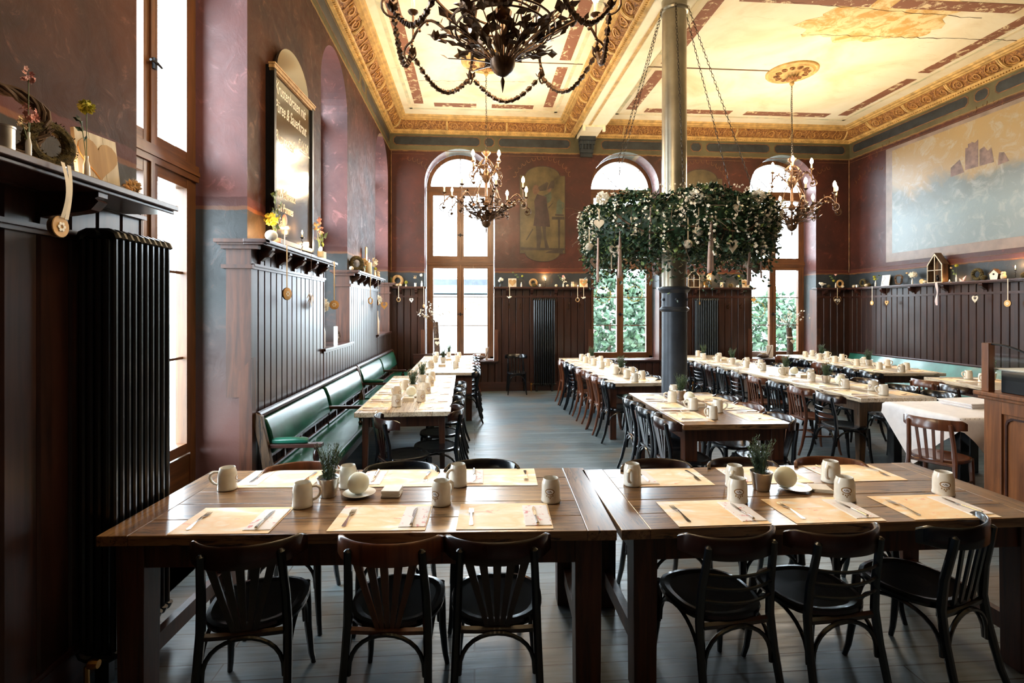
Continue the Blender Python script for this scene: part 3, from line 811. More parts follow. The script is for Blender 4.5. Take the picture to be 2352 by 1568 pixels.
ytable('T4', (-.52, 9.45), .5, 2.95, 1.02, 'pale table at the far left under the left back window', mats=('pale_x', 'pale_y', 'tleg'), legw=.05, seed=8)
ytable('T5', (2.13, 8.46), 1.2, 3.55, .84, 'long pale table behind the column in front of the middle back window', mats=('pale_x', 'pale_y', 'tleg'), legw=.045, seed=9)
ytable('T6', (2.235, 5.05), -1.0, 1.66, .94, 'square-ended brown table standing just before the column', mats=('table', 'table_y', 'tleg'), legw=.055, seed=10)
ytable('T7a', (4.635, 6.66), 0, 2.62, .88, 'worn plank table right of the column with gnarled old legs', mats=('pale_x', 'pale_y', 'tleg_old'), legw=.05, breadboard=False, splay=-.02, seed=11)
ytable('T7b', (4.635, 9.32), 0, 2.66, .88, 'far pale table continuing the row right of the column, by the second wall radiator', mats=('pale_x', 'pale_y', 'tleg'), legw=.05, breadboard=False, seed=12)
ytable('T8', (6.80, 9.0), -6.0, 3.2, 1.0, 'pale table along the right wall bench, farthest right row', mats=('pale_x', 'pale_y', 'tleg'), legw=.05, seed=13)
ytable('T9', (6.78, 6.2), -6.0, 1.5, .86, 'small table beside the right wall bench, half hidden by the glass-screened sideboard', mats=('pale_x', 'pale_y', 'tleg'), legw=.05, seed=14)
def on(key, along, across):
    """point on a lengthwise table: along = metres from its near end, across = metres right of its centre line"""
    c, r, L, W = TT[key]; x, y = across, along - L / 2
    return (c[0] + x * math.cos(r) - y * math.sin(r), c[1] + x * math.sin(r) + y * math.cos(r))

# ================================================================ CHAIRS
def chair(style, mat, matrail=None, arch=True):
    root = empty('bentwood_chair', (0, 0, 0), 0, 'x', 'chair')
    mr = matrail or mat
    N = 28; out = []
    for k in range(N):
        a = 2 * PI * k / N; x, y = math.cos(a), math.sin(a); q = (abs(x) ** 2.6 + abs(y) ** 2.6) ** (-1 / 2.6)
        out.append((x * q * (.203 + .012 * y), y * q * .205))
    m = MB()
    for (s0, z0), (s1, z1) in zip([(.90, .418), (.985, .422), (1, .436), (.985, .449), (.90, .452), (.78, .446), (.3, .442)][:-1], [(.985, .422), (1, .436), (.985, .449), (.90, .452), (.78, .446), (.3, .442)]):
        m.add([(x * s0, y * s0, z0) for x, y in out] + [(x * s1, y * s1, z1) for x, y in out], [(i, (i + 1) % N, N + (i + 1) % N, N + i) for i in range(N)])
    m.add([(x * .3, y * .3, .442) for x, y in out], [tuple(range(N))]); m.add([(x * .9, y * .9, .418) for x, y in out], [tuple(range(N - 1, -1, -1))])
    mk('seat', m, mat, root, ang=50)
    for s in (-1, 1):
        m = MB(); m.tube([(s * .165, .165, .43), (s * .168, .17, .33), (s * .172, .178, .2), (s * .182, .195, .06), (s * .190, .21, 0)], [.019, .021, .018, .014, .012], 8); mk('leg', m, mat, root)
        m = MB(); m.tube([(s * .185, -.30, 0), (s * .178, -.255, .12), (s * .170, -.215, .30), (s * .165, -.195, .44), (s * .160, -.205, .58), (s * .152, -.232, .72), (s * .150, -.240, .772), (s * .150, -.241, .780)], [.013, .016, .018, .019, .018, .017, .016, .006], 8); mk('leg', m, mat, root)
    # curved crest rail wrapping forward at the ends
    m = MB(); prof = []
    K = 22
    for k in range(K + 1):
        t = -1 + 2 * k / K; x = .222 * math.sin(t * 1.35) / math.sin(1.35); y = -.262 + .135 * (1 - math.cos(t * 1.35)) / (1 - math.cos(1.35))
        h = .098 * (1 - .30 * abs(t) ** 5); zt = .808 - .0 + .004 * (1 - abs(t)) - (.02 * max(0, abs(t) - .85) / .15)
        prof.append((x, y, zt, zt - h))
    vs = []
    for i, (x, y, a, b) in enumerate(prof):
        j0, j1 = max(i - 1, 0), min(i + 1, K); tx, ty = prof[j1][0] - prof[j0][0], prof[j1][1] - prof[j0][1]; q = math.hypot(tx, ty); nx, ny = -ty / q * .010, tx / q * .010
        vs += [(x - nx, y - ny, b + .004), (x - nx * 1.0, y - ny * 1.0, a - .006), (x, y, a), (x + nx, y + ny, a - .006), (x + nx, y + ny, b + .004), (x, y, b)]
    m.add(vs, [(i * 6 + k, i * 6 + (k + 1) % 6, (i + 1) * 6 + (k + 1) % 6, (i + 1) * 6 + k) for i in range(K) for k in range(6)] + [(5, 4, 3, 2, 1, 0), tuple(K * 6 + k for k in range(6))])
    mk('crest_rail', m, mr, root, ang=60)
    def slat(x0, x1, w0, w1, y0=-.190, y1=-.250, z0=.425, z1=.725):
        m = MB(); m.add([(x + dx, y + dy, z) for (x, y, z, w) in ((x0, y0, z0, w0), ((x0 + x1) / 2, (y0 + y1) / 2 - .0, (z0 + z1) / 2, (w0 + w1) / 2), (x1, y1, z1, w1)) for dx, dy in ((-w / 2, -.005), (w / 2, -.005), (w / 2, .005), (-w / 2, .005))],
              [(3, 2, 1, 0), (8, 9, 10, 11)] + [(j + k, j + (k + 1) % 4, j + 4 + (k + 1) % 4, j + 4 + k) for j in (0, 4) for k in range(4)]); mk('slat', m, mr if style != 'ladder' else mat, root, smooth=False)
    if style == 'fan':
        for k in range(5): slat((k - 2) * .020, (k - 2) * .058, .018, .034, y0=-.198, y1=-.252 + .008 * abs(k - 2))
    elif style == 'slat':
        for k in range(4): slat((k - 1.5) * .05, (k - 1.5) * .062, .020, .022, y0=-.196, y1=-.250 + .006 * abs(k - 1.5))
    elif style == 'ladder':
        for z in (.655, .595, .535):
            yy = -.200 - max(0, (z - .44)) * .12
            m = MB(); m.tube([(.158 * t, yy - .035 * (1 - t * t), z - .006 * (1 - t * t)) for t in [q / 6 - 1 for q in range(13)]], .008, 6, flat=.6, up=(0, 0, 1)); mk('slat', m, mat, root)
    elif style == 'loop':
        m = MB(); m.tube([(.09 * math.cos(PI * q / 10), -.20 - .05 * math.sin(PI * q / 10), .44 + .27 * math.sin(PI * q / 10)) for q in range(11)], .010, 6); mk('slat', m, mr, root)
    m = MB(); m.tube([(.172 * t, -.192 - .006 * (1 - t * t), .415) for t in (-1, -.5, 0, .5, 1)], .016, 6); mk('seat_rail', m, mr, root)
    if arch:
        def brace(p, q):
            pts = [tuple(Vector(p).lerp(Vector(q), .5 - .5 * math.cos(PI * k / 14)) + Vector((0, 0, .17 * math.sin(PI * k / 14) ** .75))) for k in range(15)]
            m = MB(); m.tube(pts, .0095, 6); mk('brace', m, mat, root)
        brace((-.155, -.215, .24), (.155, -.215, .24)); brace((-.155, .168, .235), (.155, .168, .235))
        for s in (-1, 1): brace((s * .168, -.20, .235), (s * .168, .155, .235))
    else:
        for s in (-1, 1):
            m = MB(); m.tube([(s * .172, -.215, .22), (s * .172, .175, .22)], .010, 6); mk('brace', m, mat, root)
        m = MB(); m.tube([(-.172, 0, .22), (.172, 0, .22)], .010, 6); mk('brace', m, mat, root)
    for ch in root.children: ch.data.transform(Matrix.Diagonal((1, 1, .978, 1)))
    return root
CH = {k: Proto(f) for k, f in {
    'fan_black': lambda: chair('fan', 'black', 'dbrown'), 'fan_brown': lambda: chair('fan', 'black', 'brown'), 'slat_black': lambda: chair('slat', 'black'),
    'ladder_black': lambda: chair('ladder', 'black', 'dbrown'), 'plain_black': lambda: chair('fan', 'black'), 'slat_brown': lambda: chair('slat', 'brown', None, False), 'fan_allbrown': lambda: chair('fan', 'brown'), 'loop_brown': lambda: chair('loop', 'dbrown', 'dbrown')}.items()}
DESC = {'fan_black': 'black chair, brown fan back', 'fan_brown': 'chair with brown fan back', 'slat_black': 'black chair with upright slats',
        'ladder_black': 'black chair, thin ladder rungs', 'plain_black': 'glossy black bentwood chair', 'slat_brown': 'brown chair with upright slats', 'fan_allbrown': 'brown bentwood chair', 'loop_brown': 'dark brown chair with looped back'}
def put_chair(kind, x, y, rz, where, group):
    return CH[kind]((x, y, 0), rz, DESC[kind] + ', ' + where, group)
G = 'chairs on the near side of the front tables'
put_chair('fan_black', -.955, 2.38, math.radians(6), 'leftmost chair nearest the viewer', G)
put_chair('fan_brown', -.34, 2.36, math.radians(-5), 'seen from behind, second from the left', G)
put_chair('fan_black', .10, 2.34, math.radians(-2), 'its rail catching light, right end of front left table', G)
put_chair('ladder_black', 1.075, 2.31, math.radians(7), 'at the left end of the front right table', G)
put_chair('ladder_black', 1.55, 2.31, math.radians(6), 'at the middle of the front right table', G)
put_chair('slat_black', 2.10, 2.34, math.radians(20), 'turned, at the right end of the front right table', G)
G = 'chairs on the far side of the front tables'
for k, x, y, a, w in (('fan_brown', -1.02, 3.02, 3, 'far side of the front left table, by the bench arm'), ('plain_black', -.44, 2.99, -2, 'far side of the front left table, middle'), ('plain_black', .05, 3.00, 2, 'far side of the front left table, right end'),
                      ('fan_black', 1.11, 2.93, 4, 'far side of the front right table, left end'), ('fan_black', 1.64, 2.92, 0, 'far side of front right table, behind the rosemary'), ('fan_brown', 2.18, 2.90, -3, 'far side of the front right table, right end')):
    put_chair(k, x, y, PI + math.radians(a), w, G)
def row(kinds, ys, x, face, table, side, jit=3, dx=0):
    rd = random.Random(int(x * 100) + len(ys))
    for i, (k, y) in enumerate(zip(kinds, ys)):
        put_chair(k, x + dx * (y - ys[0]), y, face + math.radians(rd.uniform(-jit, jit)), '%s %s of %s' % ((ORD[i] + ' on' if i else 'nearest on'), side, table), 'chairs ' + side + ' of ' + table)
E_, W_ = -PI / 2, PI / 2                       # facing +x / facing -x
row(['fan_black', 'plain_black', 'plain_black', 'plain_black'], [4.98, 5.52, 6.08, 6.66], -.37, W_, 'the nearest bench table', 'aisle side')
put_chair('fan_black', -.62, 4.70, math.radians(-62), 'standing askew at the near end of the bench table', None)
row(['plain_black', 'plain_black', 'fan_brown', 'fan_black', 'plain_black', 'slat_brown'], [8.05, 8.55, 9.05, 9.6, 10.15, 10.65], -.17, W_, 'the far left table', 'aisle side')
row(['plain_black', 'fan_allbrown', 'fan_allbrown', 'fan_allbrown', 'ladder_black', 'plain_black', 'slat_brown'], [6.75, 7.20, 7.52, 8.10, 8.62, 9.02, 9.45], 1.94, E_, 'the table behind the column', 'aisle side', dx=-.05)
row(['plain_black', 'plain_black', 'plain_black', 'fan_black', 'fan_black'], [7.1, 7.6, 8.2, 8.8, 9.4], 2.32, W_, 'the table behind the column', 'window side')
row(['fan_black', 'plain_black', 'plain_black'], [4.44, 4.90, 5.36], 1.85, E_, 'the table before the column', 'left side')
row(['fan_black', 'fan_brown', 'fan_black'], [4.40, 4.88, 5.36], 2.52, W_, 'the table before the column', 'right side')
row(['ladder_black', 'slat_brown', 'slat_black', 'slat_brown', 'ladder_black', 'plain_black', 'fan_black', 'ladder_black', 'plain_black'], [5.55, 6.05, 6.52, 7.02, 7.52, 7.98, 8.42, 8.85, 9.4], 4.14, E_, 'the row right of the column', 'left side')
row(['plain_black', 'plain_black', 'fan_black', 'plain_black', 'slat_black', 'plain_black', 'fan_allbrown'], [5.50, 6.0, 6.6, 7.2, 7.9, 8.6, 9.3], 5.08, W_, 'the row right of the column', 'right side')
row(['plain_black', 'plain_black', 'plain_black', 'fan_allbrown', 'plain_black', 'plain_black', 'slat_brown'], [7.45, 7.85, 8.3, 8.75, 9.2, 9.6, 10.1], 6.16, E_, 'the right bench table', 'the left side', dx=.10)
put_chair('slat_brown', 6.18, 6.52, E_ + .12, 'at the small table beside the right bench', None)
put_chair('loop_brown', 6.10, 6.0, E_ - .1, 'partly behind the sideboard screen', None)
put_chair('slat_brown', 4.13, 4.32, math.radians(-62), 'pushed against the white-clothed table', None)
put_chair('plain_black', 4.62, 3.98, math.radians(8), 'in front of the white-clothed table, half behind the sideboard', None)
put_chair('slat_black', .86, 10.62, PI, 'standing alone against the back wall left of the tall radiator', None)

# ================================================================ BENCHES
def bench(name, x0, y0, y1, label, arms, split):
    """long bench, its back to the left wall; x0 = wall side"""
    root = empty(name, (x0 + .3, (y0 + y1) / 2, 0), 0, label, 'bench', 'green leather benches on the left wall')
    o = Vector(root.location); Z = lambda x, y, z: (x - o.x, y - o.y, z)
    m = MB()
    sec = [(.10, .40), (.52, .40), (.545, .415), (.55, .44), (.535, .462), (.50, .472), (.10, .462)]
    n = len(sec); m.add([Z(x0 + a, y0 + .03, z) for a, z in sec] + [Z(x0 + a, y1 - .03, z) for a, z in sec], [tuple(range(n - 1, -1, -1)), tuple(range(n, 2 * n))] + [(i, (i + 1) % n, n + (i + 1) % n, n + i) for i in range(n)])
    mk('seat_cushion', m, 'green', root, ang=60)
    m = MB(); m.box(*[q for q in (x0 + .10 - o.x, x0 + .53 - o.x)], y0 + .02 - o.y, y1 - .02 - o.y, .34, .402); mk('seat_frame', m, 'panel_y', root, smooth=False)
    ys = [y0] + split + [y1]
    for a, b in zip(ys[:-1], ys[1:]):
        m = MB(); sec = [(.135, .60), (.155, .63), (.120, .78), (.085, .865), (.06, .88), (.03, .86), (.06, .74), (.10, .60)]
        n = len(sec); m.add([Z(x0 + p, a + .045, z) for p, z in sec] + [Z(x0 + p, b - .045, z) for p, z in sec], [tuple(range(n - 1, -1, -1)), tuple(range(n, 2 * n))] + [(i, (i + 1) % n, n + (i + 1) % n, n + i) for i in range(n)])
        mk('back_cushion', m, 'green', root, ang=60, bevel=.012)
        m = MB(); m.box(x0 + .09 - o.x, x0 + .125 - o.x, a + .03 - o.y, b - .03 - o.y, .575, .605); m.box(x0 + .10 - o.x, x0 + .12 - o.x, a + .03 - o.y, b - .03 - o.y, .475, .495)
        k = a + .35
        while k < b - .1: m.box(x0 + .10 - o.x, x0 + .115 - o.x, k - o.y, k + .03 - o.y, .49, .58); k += .42
        mk('back_rail', m, 'panel_y', root, smooth=False)
    m = MB(); m.tube([Z(x0 + .035, y, .905) for y in (y0, (y0 + y1) / 2, y1)], .030, 10, flat=1.0); mk('top_rail', m, 'dbrown' if 0 else 'panel_y', root)
    for y in [y0, y1]:
        m = MB(); P = [(x0 + .03, .93), (x0 + .075, .905), (x0 + .085, .84), (x0 + .12, .68), (x0 + .155, .50), (x0 + .15, .3), (x0 + .19, .0), (x0 + .12, 0), (x0 + .085, .3), (x0 + .08, .5), (x0 + .05, .68), (x0 + .012, .84), (x0 + .0, .91)]
        m.prism(P, .045, lambda x, z, t: Z(x, y - .0225 + t, z)); mk('end_post', m, 'tleg_old', root, smooth=False, bevel=.004)
        m = MB(); m.taper(Z(x0 + .50, y + (.03 if y == y0 else -.03), 0), .022, Z(x0 + .48, y + (.03 if y == y0 else -.03), .35), .028); mk('leg', m, 'panel', root, smooth=False)
    for y, pad in arms:
        a = MB(); a.box(x0 + .10 - o.x, x0 + .52 - o.x, y - .03 - o.y, y + .03 - o.y, .650, .682); ar = mk('armrest', a, 'panel_x', root, smooth=False, bevel=.005)
        if pad:
            p = MB(); p.tube([Z(x0 + .14, y, .70), Z(x0 + .17, y, .703), Z(x0 + .38, y, .703), Z(x0 + .41, y, .70)], [.02, .028, .028, .02], 10, flat=1.2); mk('arm_pad', p, 'green', ar)
        p = MB(); p.lathe([(.018, .47), (.024, .50), (.014, .52), (.027, .57), (.024, .61), (.014, .63), (.024, .652)], 12, Z(x0 + .47, y, 0)); mk('arm_baluster', p, 'dbrown', ar)
    return root
bench('bench_seat', XL + .05, 4.14, 7.42, 'green leather bench on the left wall, the nearest one with the padded arm', [(4.17, True), (5.75, False)], [5.78])
bench('bench_seat', XL + .05, 7.50, 10.62, 'second green leather bench, behind the nearest one on the left wall', [(7.53, True), (9.1, False)], [9.1])
# corner bench along the back wall
root = empty('corner_bench', (-1.18, 10.65, 0), 0, 'short green bench against the back wall in the left corner', 'bench')
m = MB(); m.box(-.10, .40, -.05, .27, .40, .47); mk('seat_cushion', m, 'green', root, bevel=.02, smooth=False)
m = MB(); m.box(-.10, .40, .24, .30, .58, .80); mk('back_board', m, 'panel_x', root, smooth=False, bevel=.01)
m = MB(); m.box(-.10, .40, -.02, .26, 0, .40); mk('seat_box', m, 'panel', root, smooth=False)
# right wall bench
root = empty('wall_bench', (7.85, 7.9, 0), 0, 'long low green bench on the right wall, bright with window light', 'bench')
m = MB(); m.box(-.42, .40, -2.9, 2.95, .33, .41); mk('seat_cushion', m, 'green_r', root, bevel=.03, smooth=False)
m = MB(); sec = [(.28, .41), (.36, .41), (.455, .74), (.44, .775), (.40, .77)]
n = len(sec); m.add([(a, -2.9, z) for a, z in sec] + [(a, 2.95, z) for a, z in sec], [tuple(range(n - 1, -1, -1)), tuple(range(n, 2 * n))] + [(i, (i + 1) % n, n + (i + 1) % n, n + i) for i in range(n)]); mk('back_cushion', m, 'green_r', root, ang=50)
m = MB(); m.box(.39, .455, -2.92, 2.97, .775, .805); mk('top_rail', m, 'panel_y', root, smooth=False, bevel=.008)
m = MB(); m.box(-.36, .36, -2.86, 2.9, 0, .33); mk('seat_box', m, 'panel_y', root, smooth=False)

# ================================================================ RADIATORS
def radiator(name, loc, rz, n, cols, h, label, mat='rad', pitch=.045, z0=.12, colp=.045):
    root = empty(name, loc, rz, label, 'radiator')
    for i in range(n):
        m = MB(); x = (i - (n - 1) / 2) * pitch; D_ = (cols - 1) * colp
        for k in range(cols): m.tube([(x, k * colp, z0 + .05), (x, k * colp, h - .05)], .0135, 8)
        for z in (z0 + .03, h - .03):
            m.tube([(x, -.012, z - (.02 if z > 1 else -.02)), (x, -.004, z - .0), (x, .02, z + (.012 if z > 1 else -.012)), (x, D_ - .02, z + (.012 if z > 1 else -.012)), (x, D_ + .004, z), (x, D_ + .012, z - (.02 if z > 1 else -.02))], .019, 8)
        mk('radiator_section', m, mat, root)
    for z in (z0 + .03, h - .03):
        m = MB(); m.tube([(-(n * pitch) / 2 - .02, D_ / 2, z), ((n * pitch) / 2 + .02, D_ / 2, z)], .020, 10); mk('connecting_pipe', m, mat, root)
    for s in (-1, 1):
        m = MB(); x = s * (n - 1) / 2 * pitch * .8; m.box(x - .02, x + .02, D_ / 2 - .03, D_ / 2 + .03, 0, z0 + .03); mk('foot', m, mat, root, smooth=False)
    m = MB(); m.tube([(-(n * pitch) / 2 - .02, D_ / 2, z0 + .03), (-(n * pitch) / 2 - .05, D_ / 2, z0 + .03), (-(n * pitch) / 2 - .05, D_ / 2, 0)], .011, 6); m.lathe([(.018, 0), (.022, .02), (.018, .04)], 10, (-(n * pitch) / 2 - .05, D_ / 2 - .01, z0 + .04), rotx(PI / 2)); mk('valve', m, 'brass', root)
    return root
radiator('radiator', (-1.642, 2.695, 0), Hf, 10, 5, 2.10, 'very tall dark ribbed radiator filling the left edge beside the front table', colp=.034)
radiator('radiator', (1.47, 10.83, 0), 0, 10, 3, 1.97, 'tall dark ribbed radiator on the back wall left of the column', pitch=.046)
radiator('radiator', (5.0, 10.83, 0), 0, 10, 3, 1.97, 'tall grey ribbed radiator on the back wall behind the column, right side', mat='radback', pitch=.050)
for k, x in enumerate((.73, .96, 2.0, 2.24, 5.52, 5.80)):
    m = MB(); m.cbox((0, .0, 0), (.022, .012, .09)); m.tube([(0, -.01, .03), (0, -.05, .045), (0, -.075, .075)], .007, 6); m.tube([(0, -.01, -.02), (0, -.04, -.035), (0, -.055, -.015)], .007, 6); m.ball((0, -.08, .08), .013, 8)
    mk('coat_hook', m, 'bronze', loc=(x, YB - .037, 1.78), label=['leftmost coat hook between left back window and radiator', 'coat hook just left of the uncovered tall radiator', 'coat hook just right of the uncovered tall radiator', 'coat hook nearest the middle back window', 'coat hook just right of the grey radiator behind the column', 'coat hook nearest the right back window'][k], cat='coat hook', group='coat hooks on the back panelling')

# ================================================================ SIDEBOARD WITH SCREEN
root = empty('sideboard', (4.32, 2.85, 0), 0, 'tall panelled wooden sideboard cut by the right picture edge', 'sideboard')
x0, x1, y0, y1, h = -.45, .45, -.9, .82, 1.08
m = MB(); m.box(x0 + .012, x1, y0, y1 - .0, 0, h); mk('body', m, 'side', root, smooth=False)
m = MB()
m.box(x0 - .008, x0 + .012, y1 - .13, y1, .0, h); m.box(x0 - .008, x0 + .012, y0, y1 - .13, h - .12, h); m.box(x0 - .008, x0 + .012, y0, y1 - .13, 0, .15); m.box(x0 - .008, x0 + .012, y0, y0 + .3, .15, h - .12)
mk('panel_frame', m, 'side', root, smooth=False, bevel=.004)
m = MB(); P = [(y0 + .32, .17), (y1 - .15, .17), (y1 - .15, h - .19), (y1 - .16, h - .16), (y1 - .19, h - .14), (y0 + .32, h - .14)]
m.ringp(P, [(a + (.012 if a < 0 else -.012), z + (.012 if z < .5 else -.012)) for a, z in P], .012, lambda a, z, t: (x0 + .012 - t, a, z)); mk('panel_bead', m, 'panel_y', root, smooth=False)
m = MB(); m.box(x0 - .05, x1 + .03, y0 - .03, y1 + .05, h, h + .03); m.box(x0 - .03, x1, y0, y1 + .03, h - .025, h); mk('top', m, 'side', root, smooth=False, bevel=.006)
m = MB(); m.box(x0 - .02, x0 + .035, y1 - .045, y1 + .01, h + .03, 1.475); mk('screen_post', m, 'side', root, smooth=False, bevel=.004)
m = MB(); N = 12; P = [(0, 0)] + [(-.40 * math.sin(PI / 2 * k / N), .26 * math.cos(PI / 2 * k / N)) for k in range(N + 1)]
m.prism(P, .006, lambda a, z, t: (x0 + .005 + t, y1 - .045 + a, 1.21 + z)); gp = mk('screen_glass', m, 'glass', root, smooth=False)
m = MB(); m.tube([(x0 + .008, y1 - .045 - .40 * math.sin(PI / 2 * k / N), 1.21 + .26 * math.cos(PI / 2 * k / N)) for k in range(N + 1)], .008, 6); mk('screen_edge', m, 'iron', root)
root = empty('black_box', (4.355, 2.97, 1.111), 0, 'black box with a pale tray top standing on the sideboard', 'box')
m = MB(); m.box(-.44, .36, -.8, .62, 0, .165); mk('body', m, 'sideblk', root, smooth=False, bevel=.004)
m = MB(); m.sheet(8, 12, lambda u, v: (-.47 + .86 * u, -.83 + 1.48 * v, .18 + .06 * max(0, .6 - v) ** 1.0 + .01 * math.sin(6 * v)));  m.box(-.45, .37, -.81, .63, .165, .176); mk('tray', m, 'paperw', root)

# ================================================================ WHITE-CLOTHED TABLE
cx, cy, L, Wd = 4.84, 4.78, .98, .86
root = empty('side_table', (cx, cy, 0), 0, 'table with black legs under the white cloth', 'table')
m = MB(); m.box(-L / 2, L / 2, -Wd / 2, Wd / 2, .715, .745); mk('tabletop', m, 'tleg', root, smooth=False)
for sx in (-1, 1):
    for sy in (-1, 1):
        m = MB(); m.taper((sx * (L / 2 - .06), sy * (Wd / 2 - .06), 0), .045, (sx * (L / 2 - .06), sy * (Wd / 2 - .06), .72), .045); mk('leg', m, 'black', root, smooth=False, bevel=.005)
m = MB(); S = .74
def cl(u, v):
    a, b = (u - .5) * 2 * S, (v - .5) * 2 * S; x = (a - b) * .7071; y = (a + b) * .7071
    ex, ey = max(0, abs(x) - L / 2 - .004), max(0, abs(y) - Wd / 2 - .004); d = ex + ey
    X = max(-L / 2 - .004, min(L / 2 + .004, x)); Y = max(-Wd / 2 - .004, min(Wd / 2 + .004, y))
    r = .02 * math.sin(9 * (x - y)) * min(1, d * 5)
    X += math.copysign(min(ex, 1) and (.012 + .10 * ex + r), x) if ex else 0; Y += math.copysign(.012 + .10 * ey + r, y) if ey else 0
    return (X, Y, .750 - max(0, d) * .97)
m.sheet(46, 46, cl); mk('tablecloth', m, 'cloth', loc=(cx, cy, 0), label='white cloth laid cornerwise with its tip hanging behind the brown chair', cat='tablecloth', ang=180)
m = MB()
for k in range(4): m.box(-.20 - .01 * (k % 2), .24, -.16, .16 + .01 * k, .012 * k, .012 * k + .011)
mk('folded_cloth', m, 'cloth', loc=(5.05, 4.92, .752), rot=.1, smooth=False, bevel=.005, label='thick folded white cloth lying on the white-clothed table', cat='cloth')

# ================================================================ TABLEWARE
def mk_mug():
    root = empty('beer_mug', (0, 0, 0), 0, 'x', 'mug')
    m = MB(); m.lathe([(.043, 0), (.0485, .002), (.050, .008), (.0485, .016), (.0475, .02), (.0465, .092), (.044, .106), (.040, .116), (.039, .125), (.0375, .127), (.036, .124), (.036, .114), (.041, .095), (.042, .015), (.0, .012)], 28)
    mk('body', m, 'stone', root, ang=60)
    m = MB(); m.tube([(-.043, 0, .102), (-.064, 0, .104), (-.080, 0, .093), (-.084, 0, .074), (-.078, 0, .054), (-.064, 0, .037), (-.045, 0, .029)], [.007, .008, .0085, .008, .0075, .007, .0065], 8, flat=1.2); mk('handle', m, 'stone', root)
    # printed emblem: tan wreath, white oval, dark marks
    m = MB()
    def e(u, z, t): a = u * 1.5 / .0475; return ((.0478 + t) * math.cos(a), (.0478 + t) * math.sin(a), .062 + z * 1.4)
    N = 20; oo = [(.016 * math.cos(2 * PI * k / N), .012 * math.sin(2 * PI * k / N) + .003) for k in range(N)]; ii = [(.0125 * math.cos(2 * PI * k / N), .0085 * math.sin(2 * PI * k / N) + .003) for k in range(N)]
    m.cur = 0; m.ringp(oo, ii, .0004, e)
    for x, z in ((-.010, -.013), (-.003, -.016), (.004, -.014), (.010, -.011), (.001, -.021)): m.prism([(x - .002, z - .003), (x + .002, z - .003), (x + .0015, z + .003), (x - .0015, z + .003)], .0004, e)
    m.cur = 1; m.prism(ii, .0003, e)
    m.cur = 2
    for x, z, w, h in ((-.006, .003, .002, .004), (-.002, .001, .003, .002), (.001, .005, .0025, .003), (.004, .002, .002, .004), (.007, .0, .0015, .002)): m.prism([(x - w / 2, z - h / 2), (x + w / 2, z - h / 2), (x + w / 2, z + h / 2), (x - w / 2, z + h / 2)], .0007, e)
    mk('emblem', m, ['logo_t', 'logo_w', 'logo_k'], root, smooth=False)
    for ch in root.children: ch.data.transform(Matrix.Diagonal((1, 1, .93, 1)))
    return root
MUG = Proto(mk_mug)
def mk_plant():
    root = empty('potted_rosemary', (0, 0, 0), 0, 'x', 'potted plant')
    m = MB(); m.lathe([(.036, 0), (.040, .001), (.041, .004), (.056, .092), (.058, .096), (.0575, .099), (.055, .097), (.053, .085), (.0, .083)], 28); mk('tin_pot', m, 'tin', root, ang=50)
    m = MB(); m.lathe([(.0001, .07), (.052, .084), (.0001, .09)], 16); mk('soil', m, 'soil', root)
    m = MB(); rd = random.Random(4)
    for s in range(46):
        a = rd.uniform(0, 2 * PI); r0 = rd.uniform(0, .035); lean = rd.uniform(.0, .06); H = rd.uniform(.08, .19)
        P = [Vector((r0 * math.cos(a) + lean * math.cos(a) * t * t, r0 * math.sin(a) + lean * math.sin(a) * t * t, .084 + H * t)) for t in [k / 8 for k in range(9)]]
        m.cur = 1; m.tube(P, .0012, 3)
        m.cur = 0
        for k in range(30):
            t = rd.uniform(.08, 1) * 8; i = min(int(t), 7); c = P[i].lerp(P[i + 1], t - i); b = rd.uniform(0, 2 * PI)
            m.leaf(c, (math.cos(b), math.sin(b), .9), (0, 0, 1), rd.uniform(.016, .028), .0045)
    mk('herb_foliage', m, ['herb', 'stem'], root, smooth=False)
    return root
PLANT = Proto(mk_plant)
def mk_globe():
    root = empty('globe_candle', (0, 0, 0), 0, 'x', 'candle')
    m = MB(); m.ball((0, 0, .056), .056, 28); mk('wax_globe', m, 'wax', root)
    m = MB(); m.tube([(0, 0, .11), (.002, 0, .122)], .0012, 5); mk('wick', m, 'soil', root)
    return root
GLOBE = Proto(mk_globe)
def mk_saucer():
    m = MB(); m.lathe([(.035, 0), (.038, .002), (.060, .007), (.082, .014), (.084, .016), (.082, .0165), (.058, .010), (.0001, .008)], 32); return mk('saucer', m, 'china', cat='saucer', ang=60)
SAUCER = Proto(mk_saucer)
def mk_coaster():
    m = MB(); m.box(-.047, .047, -.047, .047, 0, .0042); return mk('paper_coaster', m, 'paperw', cat='coaster', smooth=False, bevel=.0015)
COASTER = Proto(mk_coaster)
def mk_cbox():
    root = empty('coaster_box', (0, 0, 0), 0, 'x', 'coaster box')
    m = MB(); m.box(-.06, .06, -.05, .05, 0, .006); m.box(-.06, -.055, -.05, .05, .006, .035); m.box(.055, .06, -.05, .05, .006, .035); mk('tray', m, 'paperw', root, smooth=False)
    m = MB(); m.box(-.052, .052, -.046, .046, .006, .036); mk('coasters', m, 'clay', root, smooth=False, bevel=.002); return root
CBOX = Proto(mk_cbox)
def mk_mat():
    m = MB(); m.box(-.215, .215, -.15, .15, 0, .0012); return mk('placemat', m, 'mat', cat='placemat', smooth=False)
MAT = Proto(mk_mat)
def mk_nap():
    m = MB(); m.box(-.06, .06, -.12, .12, 0, .0022); m.box(-.055, .058, -.118, .116, .0022, .0034); return mk('napkin', m, 'napkin', cat='napkin', smooth=False)
NAP = Proto(mk_nap)
